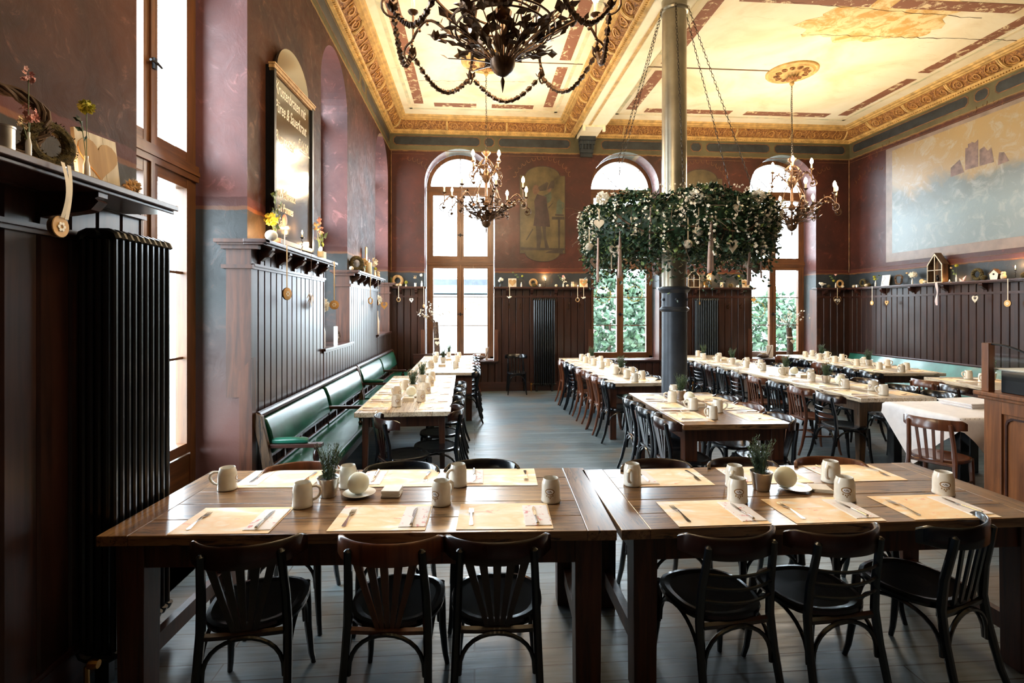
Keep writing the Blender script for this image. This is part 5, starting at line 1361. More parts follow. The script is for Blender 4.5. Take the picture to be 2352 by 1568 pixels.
ornament('wicker_ball', (2.22, 5.00, 2.50), 2.74, 'white wicker ball under the big white bloom of the wreath')
ornament('wicker_ball', (2.12, 5.02, 2.38), 2.72, 'white wicker ball, left and lower of the two at the front of the wreath')
ornament('wooden_heart', (1.72, 5.24, 2.53), 2.76, 'small whitewashed heart hanging at front left of the wreath', size=.8, cord='twig')
ornament('wooden_heart', (1.62, 5.26, 2.66), 2.80, 'narrow tilted heart left of the small white heart in the wreath', size=.6, rz=1.0, cord='twig')
ornament('wooden_heart', (1.35, 5.55, 2.66), 2.82, 'pale heart near the left end of the wreath', size=1.1, rz=-.3)
ornament('open_heart', (1.50, 5.46, 2.36), 2.62, 'pale open heart hanging below the left part of the wreath', size=1.1, rz=-.3, cord='twig')
ornament('open_heart', (1.34, 5.70, 2.25), 2.5, 'brownish open heart, lowest at the left end of the wreath', mats='twig', rz=-.4, cord='twig')
ornament('wicker_ball', (1.28, 5.72, 2.43), 2.62, 'wicker ball above the brownish heart, left end of the wreath', rz=0)
ornament('wooden_heart', (1.50, 5.60, 2.14), 2.5, 'small dark heart hanging low below the left part of the wreath', size=.6, mats='bronze')
ornament('wooden_heart', (2.72, 6.95, 2.12), 2.5, 'small dark heart right of the column behind the wreath ribbon', size=.6, mats='bronze')
ornament('wicker_ball', (3.02, 5.28, 2.42), 2.72, 'wicker ball at the right end of the wreath', size=1.0)
ornament('wicker_ball', (2.90, 5.30, 2.20), 2.55, 'lowest wicker ball beside the ribbons at the right end of the wreath')
ornament('twig_ball', (3.06, 5.42, 2.17), 2.5, 'brown twig ball beside the right window, below the wreath', size=1.0, cord='twig')
ornament('wooden_heart', (3.14, 5.42, 2.54), 2.72, 'white heart at the far right end of the wreath', size=1.1)
ornament('wicker_ball', (1.92, 5.3, 2.12), 2.5, 'small grey ball close to the left side of the column', size=.7, mats='twig', cord='twig')
def hang_ribbon(p, z1, w, label, mat='ribbon', n=2):
    root = empty('hanging_ribbon', (p[0], p[1], z1), 0, label, 'ribbon', 'ribbons hung from the wreath')
    for k in range(n):
        m = MB(); H = p[2] - z1 - .02 * k; s = (k - (n - 1) / 2)
        m.sheet(2, 14, lambda u, v: ((u - .5) * w * (1 - .45 * v) + s * w * (1 - v) * .85, .008 * math.sin(v * 5 + k) + .012 * k + .004 * math.sin(u * 3), v * H + .02 * k)); o = mk('strand', m, mat, root)
        sd = o.modifiers.new('thick', 'SOLIDIFY'); sd.thickness = .0012
hang_ribbon((2.34, 4.98, 2.66), 2.09, .045, 'wide dusty pink ribbon hanging at the front of the wreath', n=2)
hang_ribbon((1.54, 5.40, 2.64), 2.06, .030, 'pink ribbon hanging left of the column beside the pale open heart', n=2)
hang_ribbon((1.33, 5.52, 2.5), 2.02, .032, 'pink ribbon hanging at the left window, leftmost of the wreath ribbons', n=1)
hang_ribbon((1.80, 5.20, 2.80), 2.34, .030, 'narrow ribbon behind the small white heart of the wreath', n=1)
hang_ribbon((2.86, 5.20, 2.5), 1.98, .026, 'pale ribbons at the right end of the wreath, nearer strand pair', n=3)
hang_ribbon((3.04, 5.30, 2.45), 2.06, .022, 'pale ribbon farthest right on the wreath', n=1)

# ================================================================ CHALKBOARD AND PAINTINGS
def lettering(txt, size, parent, loc, mat='chalkw', shear=.25, sx=1.0):
    cu = D.curves.new('lettering', 'FONT'); cu.body = txt; cu.size = size; cu.shear = shear; cu.extrude = .0006; cu.offset = .0006
    t = D.objects.new('lettering_tmp', cu); COL.objects.link(t)
    bpy.context.view_layer.update()
    me = D.meshes.new_from_object(t); D.objects.remove(t, do_unlink=True); me.materials.clear(); me.materials.append(M[mat])
    o = D.objects.new('lettering', me); COL.objects.link(o); o.parent = parent; o.location = loc; o.rotation_euler = (PI / 2, 0, PI / 2); o.scale = (sx, 1, 1)
    return o
cb = empty('chalkboard', (XL + .075, 4.98, SHL + .03), 0, 'tall framed menu chalkboard with arched top on the left wall', 'chalkboard')
cb.rotation_euler = (0, 0, math.radians(-2.6))
bw, bh = .47, 1.50
m = MB(); m.box(-.02, .0, -bw + .03, bw - .03, .03, bh - .02); mk('slate_panel', m, 'chalk', cb, smooth=False)
m = MB(); m.box(-.022, .02, -bw, -bw + .045, 0, bh); m.box(-.022, .02, bw - .045, bw, 0, bh); m.box(-.022, .02, -bw, bw, 0, .045); m.box(-.022, .012, -bw + .045, -bw + .055, .045, bh); m.box(-.022, .012, bw - .055, bw - .045, .045, bh); mk('frame', m, 'iron', cb, smooth=False, bevel=.004)
m = MB(); m.box(-.022, .028, -bw - .012, bw + .012, bh - .03, bh); m.box(-.022, .018, -bw, bw, bh - .05, bh - .03); m.box(-.022, .035, -bw - .02, bw + .02, bh, bh + .014); mk('top_moulding', m, 'lwood', cb, smooth=False)
m = MB(); P = [(-bw + .10, 0)] + [(-(bw - .10) * math.cos(PI * k / 20), .30 * math.sin(PI * k / 20)) for k in range(21)] + [(bw - .10, 0)]; m.prism(P[1:-1], .02, lambda y, z, t: (-.02 + t, y, bh + .012 + z)); mk('arched_top', m, 'chalk', cb, smooth=False)
m = MB(); m.box(-.06, -.02, -bw, -bw + .02, 0, bh); mk('back_edge', m, 'sideblk', cb, smooth=False)
for txt, sz, y, z, sx in (('Krustenbraten mit', .150, -bw + .06, bh - .20, .62), ('Püree & Sauerkraut', .150, -bw + .06, bh - .36, .60), ('€ 16,50', .125, .10, bh - .52, .62), ('Rumpsteak', .150, -bw + .06, bh - .62, .62),
                          ('mit Pfeffersauce', .11, -bw + .08, .42, .6), ('und Pommes', .11, -bw + .10, .29, .6), ('Salat', .11, -bw + .14, .16, .6)):
    lettering(txt, sz, cb, (.0012, y, z), sx=sx)
m = MB(); m.box(.0, .0015, .14, .40, bh - .545, bh - .54); mk('chalk_underline', m, 'chalkw', cb, smooth=False)

def wall_picture(cx, label, fig=True):
    root = empty('wall_painting', (cx, YB, 2.73), 0, label, 'painting', 'shaped wall paintings on the back wall')
    w, z0, z1 = .49, .19, 1.86
    N = 18; top = [(.38 * math.cos(PI * k / N), z1 - .02 + .22 * math.sin(PI * k / N)) for k in range(N + 1)]; bot = [(-.38 * math.cos(PI * k / N), z0 + .02 - .20 * math.sin(PI * k / N)) for k in range(N + 1)]
    P = [(w, z0), (w, z1)] + [(.38, z1)] + top + [(-.38, z1), (-w, z1), (-w, z0), (-.38, z0)] + bot + [(.38, z0)]
    Q = []
    for p in P:
        if not Q or abs(p[0] - Q[-1][0]) + abs(p[1] - Q[-1][1]) > 1e-4: Q.append(p)
    f = lambda d: (lambda x, z, t: (x, -d - t, z))
    m = MB(); m.prism(Q, .006, f(0)); mk('painted_ground', m, 'picture', root, smooth=False)
    m = MB(); Q2 = [(x * .972, z * .985 + .016) for x, z in Q]; m.ringp(Q, Q2, .009, f(0)); mk('painted_border', m, 'pic_d', root, smooth=False)
    m = MB(); m.cur = 0
    pr = lambda pts: m.prism(pts, .001, f(.006 + .0005 * m.cur + random.uniform(0, .0004)))
    if fig:
        m.cur = 4; pr([(-w + .02, .26), (w - .02, .26), (w - .02, .30), (-w + .02, .32)])
        m.cur = 1; pr([(.20, .92), (.47, .92), (.47, .98), (.20, .98)]); pr([(.34, .26), (.37, .26), (.38, .92), (.33, .92)]); pr([(.27, 1.0), (.46, .99), (.46, 1.03), (.27, 1.04)])
        m.cur = 2; pr([(.29, 1.04), (.43, 1.04), (.41, 1.30), (.36, 1.36), (.31, 1.30)]); pr([(.42, 1.12), (.46, 1.18), (.46, 1.28), (.41, 1.30), (.41, 1.27), (.44, 1.25), (.44, 1.2), (.41, 1.15)])
        m.cur = 1; pr([(-.13, .28), (-.06, .28), (-.02, .55), (-.04, .82), (-.15, .82), (-.13, .5)]); pr([(.06, .26), (.15, .27), (.08, .50), (.07, .82), (-.02, .82), (.03, .5)]); pr([(-.36, .48), (-.34, .47), (-.20, .70), (-.22, .72)]); pr([(.12, 1.18), (.22, 1.28), (.23, 1.27), (.13, 1.15)])
        m.cur = 3; pr([(-.20, .78), (.16, .76), (.14, 1.0), (.10, 1.20), (.08, 1.40), (-.12, 1.46), (-.18, 1.30), (-.16, 1.05)])
        m.cur = 2; pr([(-.12, 1.30), (.0, 1.42), (.10, 1.46), (.18, 1.52), (.20, 1.40), (.16, 1.30), (.06, 1.24), (-.04, 1.22)])
        m.cur = 0; pr([(-.22, 1.55), (-.19, 1.64), (-.12, 1.66), (-.06, 1.60), (-.08, 1.50), (-.14, 1.44), (-.20, 1.46)]); pr([(.10, 1.52), (.16, 1.50), (.19, 1.58), (.16, 1.66), (.10, 1.62)])
        m.cur = 1; pr([(-.10, 1.60), (-.06, 1.52), (.08, 1.54), (.13, 1.70), (.09, 1.72)]); pr([(.10, 1.56), (.22, 1.60), (.26, 1.76), (.18, 1.74)]); pr([(.19, 1.58), (.24, 1.58), (.26, 1.70), (.21, 1.76)])
        m.cur = 4; pr([(.05, .20), (.44, .20), (.44, .30), (.12, .24)])
    mk('painted_figure' if fig else 'painted_scene', m, ['pic_s', 'pic_d', 'pic_g', 'pic_r', 'pic_d'], root, smooth=False) if m.f else None
wall_picture(1.45, 'old painting of a figure drinking from a barrel-sized tankard, between back windows')
wall_picture(4.93, 'shaped painting mostly hidden behind the column and wreath', fig=False)
root = empty('wall_mural', (XR, 7.3, 3.85), 0, 'large faded castle landscape mural on the right wall', 'mural')
m = MB(); m.box(-.006, 0, -4.3, 2.66, -1.17, 1.12); mk('painted_border', m, 'muralb', root, smooth=False)
m = MB(); m.box(-.009, -.005, -4.2, 2.50, -1.00, 1.05); o = mk('painted_landscape', m, 'mural', root, smooth=False)
me = o.data                                      # the landscape texture is laid out by height above the floor
for v in me.vertices: v.co.z += 3.85
o.location.z = -3.85
m = MB(); f = lambda y, z, t: (-.0095 - t, y, z)
for P in ([(.95, .25), (.95, .62), (.90, .62), (.90, .68), (.84, .68), (.84, .70), (.78, .66), (.72, .70), (.72, .25)], [(.70, .25), (.70, .52), (.62, .55), (.56, .46), (.50, .50), (.46, .25)], [(1.22, .2), (1.22, .36), (1.05, .46), (.97, .22)], [(.40, .18), (.38, .38), (.30, .36), (.22, .2)]): m.prism(P, .001, f)
mk('painted_castle', m, 'castle', root, smooth=False)
m = MB(); rd = random.Random(5)
for k in range(9): 
    y = -.2 - .28 * k + rd.uniform(-.1, .1); m.tube([(-.010, y, .30), (-.010, y + .01, .40 + rd.uniform(0, .1))], .005, 4, flat=.3)
    for j in range(10): m.leaf((-.0105, y + rd.uniform(-.12, .12), .45 + rd.uniform(-.08, .1)), (0, rd.uniform(-1, 1), rd.uniform(-.5, 1)), (1, 0, 0), .06, .03)
mk('painted_trees', m, 'castle', root, smooth=False)

# ================================================================ SMALL DECORATIONS
def wreath_deco(kind):
    def f():
        root = empty('small_wreath', (0, 0, 0), 0, 'x', 'wreath'); m = MB(); rd = random.Random(2)
        if kind == 'twig':
            for k in range(9):
                ph = rd.uniform(0, 6); q = rd.uniform(.004, .018); m.tube([((.075 + q * math.cos(3 * a + ph)) * math.cos(a), q * math.sin(3 * a + ph), .10 + (.075 + q * math.cos(3 * a + ph)) * math.sin(a)) for a in [2 * PI * j / 26 for j in range(26)]], .0042, 5, closed=True)
            mk('twig_ring', m, 'twig', root)
        else:
            P = [(.068 * math.cos(a), 0, .092 + .068 * math.sin(a)) for a in [2 * PI * j / 26 for j in range(26)]]; m.tube(P, .0235, 9, closed=True)
            mk('moss_ring', m, 'moss' if kind == 'moss' else 'lwood', root)
            m = MB()
            for k in range(240 if kind == 'moss' else 40):
                a, b = rd.uniform(0, 2 * PI), rd.uniform(0, 2 * PI); r = .068 + .023 * math.cos(b); m.leaf((r * math.cos(a), .023 * math.sin(b), .092 + r * math.sin(a)), (math.cos(b) * math.cos(a) + rd.uniform(-.7, .7), math.sin(b), math.cos(b) * math.sin(a) + rd.uniform(-.7, .7)), (rd.uniform(-1, 1), 1, 0), .010, .004)
            mk('moss_tufts', m, 'moss', root, smooth=False)
        return root
    return f
WR = {k: Proto(wreath_deco(k)) for k in ('twig', 'moss', 'brown')}
def mk_ball(mat, r, name, cat, part):
    def f():
        root = empty(name, (0, 0, 0), 0, 'x', cat); m = MB(); m.ball((0, 0, r * .93), r, 18, (1, 1, .93)); mk(part, m, mat, root)
        if mat == 'moss':
            m = MB(); rd = random.Random(3)
            for k in range(160):
                v = Vector((rd.gauss(0, 1), rd.gauss(0, 1), rd.gauss(0, 1))).normalized(); m.leaf(v * r * .95 + Vector((0, 0, r * .93)), v + Vector((rd.uniform(-.6, .6), 0, rd.uniform(-.6, .6))), v.orthogonal(), .009, .004)
            mk('moss_tufts', m, 'moss', root, smooth=False)
        else:
            m = MB(); m.ball((0, -r * .55, r * 1.5), r * .12, 6); mk('dimple', m, 'cream', root)
        return root
    return f
MB_ = Proto(mk_ball('moss', .045, 'moss_ball', 'moss ball', 'ball')); WBALL = Proto(mk_ball('clay', .032, 'clay_ball', 'ball', 'ball'))
def mk_owl():
    root = empty('owl_figurine', (0, 0, 0), 0, 'x', 'figurine')
    m = MB(); m.lathe([(.026, 0), (.034, .012), (.037, .035), (.033, .062), (.026, .074), (.030, .088), (.029, .104), (.018, .114), (.002, .116)], 20); mk('body', m, 'clay', root, ang=80)
    m = MB(); m.lathe([(.010, 0), (.008, .004), (.003, .005)], 10, (-.012, -.027, .094), rotx(PI / 2)); m.lathe([(.010, 0), (.008, .004), (.003, .005)], 10, (.012, -.027, .094), rotx(PI / 2)); m.lathe([(.004, 0), (.0005, .008)], 6, (0, -.028, .086), rotx(PI / 2)); mk('eyes', m, 'wheart', root)
    m = MB(); m.leaf((-.02, 0, .106), (-.4, 0, 1), (0, 1, 0), .018, .012); m.leaf((.02, 0, .106), (.4, 0, 1), (0, 1, 0), .018, .012); mk('ear_tufts', m, 'clay', root); return root
OWL = Proto(mk_owl)
def mk_heartboard():
    root = empty('heart_board', (0, 0, 0), 0, 'x', 'plaque')
    m = MB()
    for k in range(3): m.box(-.087 + .058 * k, -.0305 + .058 * k, 0, .014, 0, .185)
    mk('white_board', m, 'wheart', root, smooth=False)
    m = MB(); m.prism([(x, z + .098) for x, z in heart2d(.082)], .004, lambda x, z, t: (x, -t, z)); mk('bare_heart', m, 'lwood', root, smooth=False); root.rotation_euler = (-.12, 0, 0); return root
HB = Proto(mk_heartboard)
def mk_tealight():
    root = empty('tea_light', (0, 0, 0), 0, 'x', 'candle')
    m = MB(); m.lathe([(.018, 0), (.019, .002), (.019, .018), (.017, .018), (.017, .012), (.001, .012)], 16); mk('cup', m, 'tin', root)
    m = MB(); m.lathe([(.001, .013), (.005, .022), (.003, .034), (.0005, .042)], 8); mk('flame', m, 'flame', root); lamp((0, 0, .055), root, .9, (1, .5, .2), .01); return root
TL = Proto(mk_tealight)
def mk_curly():
    root = empty('candlestick', (0, 0, 0), 0, 'x', 'candlestick')
    m = MB(); m.tube([(-.045, 0, .006), (-.02, 0, .008), (.0, .0, .02)] + [(.006 * math.sin(j * 1.5), .006 * math.cos(j * 1.5), .03 + .009 * j) for j in range(10)], .0035, 6); m.lathe([(.03, 0), (.032, .003), (.001, .005)], 14, (-.02, 0, 0)); m.lathe([(.006, .118), (.016, .128), (.018, .132), (.004, .130)], 12); mk('wire_stand', m, 'iron', root)
    m = MB(); m.lathe([(.007, .13), (.007, .158), (.001, .159)], 10); mk('candle', m, 'wax', root)
    m = MB(); m.lathe([(.001, .160), (.006, .172), (.004, .186), (.0005, .198)], 8); mk('flame', m, 'flame', root); lamp((0, 0, .22), root, 5, (1, .5, .2), .01); return root
CS = Proto(mk_curly)
def vase(p, label, heads, h=.10, r=.018, mat='glassy', flare=1.0, leafy=0, g='flower vases on the shelves', seed=1, face=0):
    """heads: (dx, dz, colour, radius, style)"""
    root = empty('flower_vase', p, face, label, 'vase', g); rd = random.Random(seed)
    m = MB(); m.lathe([(r * .9, 0), (r, .004), (r, h * .55), (r * .55, h * .78), (r * .55 * flare, h), (r * .4 * flare, h), (r * .4, h * .75), (r * .8, h * .5), (.001, .006)], 16); mk('vase_body', m, {'glassy': 'china', 'tin': 'tin'}.get(mat, mat), root, ang=60)
    s = MB(); heads_ = []
    for dx, dz, col, hr, st in heads:
        P = [(dx * t ** 1.5, 0.0, h * .4 + (h * .6 + dz) * t) for t in [j / 5 for j in range(6)]]; s.tube(P, .0016, 4); c = P[-1]
        mm = MB(); heads_.append((col, st, mm))
        if st == 'ball': pompom(mm, c, hr, 90, rd, hr * .45); mm.ball(c, hr * .72, 8)
        elif st == 'tulip':
            for k in range(7): a = k * .9; mm.leaf((c[0] + hr * .2 * math.cos(a), hr * .2 * math.sin(a), c[2] - hr * .5), (math.cos(a) * .45, math.sin(a) * .45, 1), (math.cos(a), math.sin(a), -.3), hr * 2, hr * 1.3)
        elif st == 'spray':
            for k in range(16): blossom(mm, (c[0] + rd.uniform(-hr, hr), rd.uniform(-hr, hr) * .5, c[2] + rd.uniform(-hr, hr)), hr * .5, rd)
        elif st == 'leafy':
            for k in range(9): t = rd.uniform(.4, 1) * 5; i = min(int(t), 4); mm.leaf(P[i + 1], (rd.uniform(-1, 1), rd.uniform(-.6, .6), rd.uniform(-.3, 1)), (0, 1, 0), hr * 1.6, hr * 1.3)
    mk('stems', s, 'stem', root)
    for col, st, mm in heads_: mk('leaves' if st == 'leafy' else 'flower_head', mm, col, root, smooth=False)
    return root
def house(p, rz, w, d, h, label):
    root = empty('lantern_house', p, rz, label, 'lantern')
    t = .012; P = [(-w / 2, 0), (w / 2, 0), (w / 2, h * .62), (0, h), (-w / 2, h * .62)]; I = [(-w / 2 + t, t), (w / 2 - t, t), (w / 2 - t, h * .60), (0, h - t * 1.6), (-w / 2 + t, h * .60)]
    m = MB(); m.ringp(P, I, t, lambda x, z, q: (x, -d / 2 + q, z)); m.box(-t * .4, t * .4, -d / 2, -d / 2 + t, t, h - t * 1.5); m.box(-w / 2 + t, w / 2 - t, -d / 2, -d / 2 + t, h * .42, h * .42 + t * .8); mk('window_front', m, 'wheart', root, smooth=False)
    m = MB(); m.box(-w / 2, -w / 2 + .008, -d / 2 + t, d / 2, 0, h * .62); m.box(w / 2 - .008, w / 2, -d / 2 + t, d / 2, 0, h * .62); m.box(-w / 2, w / 2, -d / 2 + t, d / 2, 0, .008); m.prism(P, .008, lambda x, z, q: (x, d / 2 - q, z)); mk('box_body', m, 'tleg_old', root, smooth=False)
    for s in (-1, 1):
        m = MB(); m.add([(s * (w / 2 + .008), y, h * .62 - .006) for y in (-d / 2, d / 2)] + [(0, y, h + .004) for y in (d / 2, -d / 2)] + [(s * (w / 2 + .008), y, h * .62 + .004) for y in (-d / 2, d / 2)] + [(0, y, h + .014) for y in (d / 2, -d / 2)], [(0, 1, 2, 3), (7, 6, 5, 4), (0, 4, 5, 1), (1, 5, 6, 2), (2, 6, 7, 3), (3, 7, 4, 0)]); mk('roof_side', m, 'tleg_old', root, smooth=False)
    return root
BY, SB = 10.905, SH + .0006
# back wall shelf, left corner
m = MB(); m.add([(0, 0, 0), (.05, 0, 0), (.04, 0, .16), (.0, 0, .20), (0, .03, 0), (.05, .03, 0), (.04, .03, .16), (.0, .03, .20)], [(0, 1, 2, 3), (7, 6, 5, 4), (0, 4, 5, 1), (1, 5, 6, 2), (2, 6, 7, 3), (3, 7, 4, 0)])
mk('green_card', m, 'ivy2', loc=(-1.74, 10.93, SB), smooth=False, label='green pointed card leaning in the left corner of the back wall shelf', cat='card')
WR['brown']((-1.60, 10.93, SB), 0, 'brown ring wreath on the back wall shelf in the left corner', scale=1.35)
WBALL((-1.60, 10.87, SB), 0, 'white ball in front of the left corner wreath, left one', 'white clay balls on the shelves'); WBALL((-1.53, 10.88, SB), 0, 'white ball in front of the left corner wreath, right one', 'white clay balls on the shelves')
vase((-1.42, BY, SB), 'short vase with one round yellow-green bloom, left corner of the back wall', [(0, .04, 'yfl', .035, 'ball')], .05, .02, 'clay', seed=2)
m = MB(); m.lathe([(.022, 0), (.024, .004), (.022, .04), (.028, .075), (.024, .075), (.018, .04), (.001, .01)], 16); mk('white_cup', m, 'china', loc=(-1.23, BY, SB), label='little white cup on the back shelf just left of the left window', cat='cup')
vase((-1.10, BY, SB), 'slim white vase with a white pompom flower beside the left back window', [(-.01, .12, 'wfl', .032, 'ball'), (-.14, .08, 'cream', .03, 'spray')], .12, .020, 'china', seed=3)
ornament('ring_ornament', (-1.56, 10.81, 1.93), SB, 'ring ornament hanging from the left corner shelf of the back wall', 'ornaments hung from the shelves', 1.1)
ornament('open_heart', (-1.30, 10.81, 1.92), SB, 'slender pointed heart hanging from the left corner shelf of the back wall', 'ornaments hung from the shelves', .75, cord='twig')
ornament('wood_slice', (-1.05, 10.81, 1.80), SB, 'oval wood slice hanging close to the left back window', 'ornaments hung from the shelves', .85, rz=1.1)
# shelf between left and middle windows
GW = 'white clay balls on the shelves'
vase((.55, BY, SB), 'small grey jug of white blooms at the left end of the shelf over the radiator', [(-.03, .06, 'wfl', .03, 'ball'), (.03, .08, 'wfl', .03, 'ball'), (0, .10, 'wfl', .032, 'ball')], .07, .026, 'colg', 1.2, seed=4)
HB((.80, 10.945, SB), 0, 'white board with bare wooden heart, left one above the plain panelling', 'heart boards')
vase((.985, BY, SB), 'slim vase with a leafy branch and round green bud beside the left heart board', [(.02, .13, 'yfl', .024, 'ball'), (-.16, .20, 'ivy2', .022, 'leafy')], .10, .016, seed=5)
WR['brown']((1.24, 10.93, SB), 0, 'brown ring wreath left of the lit candle on the middle back shelf'); MB_((1.25, 10.86, SB), 0, 'dark moss ball in front of the ring wreath on the middle back shelf', 'moss balls on the shelves')
def jug(p, rz, label):
    root = empty('small_jug', p, rz, label, 'jug', 'little watering jugs on the shelves'); m = MB(); m.lathe([(.026, 0), (.030, .004), (.030, .05), (.028, .056), (.026, .05), (.001, .006)], 16); mk('body', m, 'tin', root); m = MB(); m.tube([(-.028, 0, .012), (-.045, 0, .035), (-.058, 0, .055)], [.007, .005, .007], 6); mk('spout', m, 'tin', root); m = MB(); m.tube([(.028, 0, .05), (.045, 0, .05), (.048, 0, .03), (.030, 0, .012)], .0025, 5); mk('handle', m, 'tin', root)
jug((1.38, BY, SB), 0, 'tiny tin watering jug left of the lit candlestick')
CS((1.50, BY, SB), 0, 'wire candlestick with a lit candle in the middle of the back wall shelf', 'curled candlesticks')
WBALL((1.73, BY, SB), 0, 'white ball right of the lit candlestick on the back shelf', GW)
vase((1.88, BY, SB), 'glass vase with a pink rose and white blooms on the middle back shelf', [(.0, .14, 'pfl', .028, 'ball'), (.02, .07, 'wfl', .05, 'spray'), (-.10, .15, 'ivy2', .014, 'leafy')], .09, .016, seed=6)
WBALL((1.97, BY, SB), 0, 'white ball right of the pink rose vase on the back shelf', GW); OWL((2.08, BY, SB), 0, 'pale owl figurine on the back wall shelf left of the middle window', 'owl figurines on the shelves')
TL((2.19, 10.88, SB), 0, 'burning tea light on the shelf just left of the middle back window', 'tea lights'); HB((2.33, 10.945, SB), 0, 'white board with bare wooden heart right by the middle back window', 'heart boards')
ornament('bird_ornament', (.73, 10.81, 1.98), SB, 'white bird ornament hanging below the left heart board', 'ornaments hung from the shelves', rz=0)
ornament('ring_ornament', (2.17, 10.81, 1.93), SB, 'ring ornament hanging just left of the middle back window', 'ornaments hung from the shelves', 1.1); ornament('bird_ornament', (2.30, 10.81, 1.97), SB, 'white bird ornament hanging beside the middle back window', 'ornaments hung from the shelves')
# shelf behind the column
vase((4.10, BY, SB), 'white jug with white blooms just left of the column', [(0, .05, 'wfl', .04, 'ball')], .08, .03, 'china', seed=8)
house((4.72, 10.92, SB), 0, .26, .12, .40, 'lantern house with four panes beside the column on the back shelf')
TL((4.95, 10.86, SB), 0, 'burning tea light right of the lantern house behind the column', 'tea lights'); WR['moss']((5.05, 10.93, SB), 0, 'small moss wreath right of the column on the back shelf', scale=1.0); CS((5.12, 10.94, SB), 0, 'wire candlestick with a lit candle right of the column', 'curled candlesticks', scale=1.1)
OWL((5.36, BY, SB), 0, 'pale owl figurine right of the column on the back shelf', 'owl figurines on the shelves'); MB_((5.56, BY, SB), 0, 'moss ball right of the column on the back shelf', 'moss balls on the shelves')
TL((5.68, 10.86, SB), 0, 'burning tea light left of the right back window', 'tea lights'); vase((5.74, BY, SB), 'thin vase with a yellow ball flower left of the right back window', [(0, .14, 'yfl', .028, 'ball'), (.06, .10, 'ivy2', .02, 'leafy')], .11, .014, seed=9)
HB((5.93, 10.945, SB), 0, 'white board with bare wooden heart left of the right back window, behind ribbons', 'heart boards')
ornament('wood_slice', (4.82, 10.81, 1.86), SB, 'oval slice on a ribbon hanging over the grey radiator behind the column', 'ornaments hung from the shelves', .8, rz=.9)
ornament('wooden_heart', (6.02, 10.80, 1.93), SB, 'wooden heart hanging at the left edge of the right back window', 'ornaments hung from the shelves', 1.0, mats='slice')
# back shelf, right corner
def bird(p, rz, label):
    root = empty('bird_figurine', p, rz, label, 'figurine'); m = MB(); m.ball((0, 0, .085), .042, 14, (1.25, .7, .85), roty(.25)); m.ball((-.045, 0, .105), .022, 10); m.add([(.03, -.008, .08), (.10, -.004, .085), (.10, .004, .095), (.03, .008, .10)], [(0, 1, 2, 3)]); m.lathe([(.005, 0), (.0005, .016)], 6, (-.064, 0, .104), roty(-PI / 2)); mk('body', m, 'wfl', root)
    m = MB(); m.tube([(0, 0, 0), (0, 0, .055)], .003, 5); m.lathe([(.022, 0), (.022, .003)], 10); mk('stand', m, 'wfl', root)
bird((7.64, BY, SB), 0, 'white bird figurine on a stick right of the right back window')
MB_((7.80, BY, SB), 0, 'moss ball beside the white bird in the right corner', 'moss balls on the shelves', scale=.9)
vase((7.96, BY, SB), 'tall vase with a pale pink tulip in the right corner of the back shelf', [(0, .17, 'pfl', .026, 'tulip'), (-.12, .14, 'ivy2', .02, 'leafy'), (-.05, .05, 'yfl', .025, 'ball')], .11, .015, seed=10)
WR['brown']((8.07, 10.92, SB), 0, 'light brown ring wreath in the right corner of the back shelf'); WBALL((8.09, 10.86, SB), 0, 'cream ball at the foot of the right corner ring wreath', GW)
ornament('wire_heart', (7.93, 10.81, 1.93), SB, 'wire heart with white berries hanging in the right corner', 'ornaments hung from the shelves')
# right wall shelf
RX = XR - .10; Rr = -PI / 2
def R_(y): return (RX, y, SB)
WBALL(R_(10.74), Rr, 'cream ball at the far end of the right wall shelf', GW); WR['moss']((XR - .06, 10.52, SB), Rr, 'moss ring wreath near the far end of the right wall shelf'); jug((XR - .13, 10.60, SB), Rr, 'tiny white watering jug at the far end of the right wall shelf')
MB_((XR - .07, 10.34, SB), Rr, 'moss ball behind a cream ball near the far end of the right wall shelf', 'moss balls on the shelves'); WBALL((XR - .13, 10.34, SB), Rr, 'cream ball in front of a moss ball on the right wall shelf', GW, scale=1.1)
vase(R_(10.12), 'slim vase with two pale green balls and a twig, right wall shelf', [(-.03, .08, 'yfl', .030, 'ball'), (-.015, .03, 'yfl', .03, 'ball'), (.10, .10, 'ivy2', .02, 'leafy')], .12, .015, seed=12, face=Rr)
root = empty('white_board_card', (XR - .10, 9.88, SB), Rr, 'white board with a dark curved line leaning on the right wall shelf', 'board'); m = MB(); m.box(-.10, .10, 0, .012, 0, .22); mk('board', m, 'wfl', root, smooth=False); m = MB(); m.tube([(-.04 + .03 * math.sin(t * .8), -.002, .19 - .02 * t) for t in range(9)], .003, 4); mk('painted_line', m, 'soil', root); root.rotation_euler = (-.15, 0, Rr)
WR['twig']((XR - .07, 9.57, SB), Rr, 'twisted twig wreath on the right wall shelf', scale=1.15)
vase(R_(9.22), 'glass vase with a big cream bloom and an orange bud, right wall shelf', [(.02, .07, 'wfl', .07, 'ball'), (-.12, .11, 'cream', .022, 'ball')], .11, .015, seed=13, face=Rr)
m = MB(); m.lathe([(.045, -.012), (.045, .012)], 18, (0, 0, .045), rotx(PI / 2)); mk('wood_disc', m, 'slice', loc=(XR - .09, 9.02, SB), rot=Rr, label='upright wood disc left of the big lantern house on the right shelf', cat='ornament')
WBALL((XR - .12, 8.92, SB), Rr, 'cream ball at the foot of the big lantern house', GW)
house((XR - .12, 8.66, SB), Rr, .30, .13, .52, 'tall lantern house on the right wall shelf under the mural')
bd = empty('dark_bird', (XR - .12, 8.63, SB + .012), Rr, 'dark bird with a ribbon inside the tall lantern house', 'figurine'); m = MB(); m.ball((0, -.03, .06), .035, 12, (.8, .7, 1.2)); m.ball((.01, -.045, .11), .02, 8); mk('body', m, 'iron', bd)
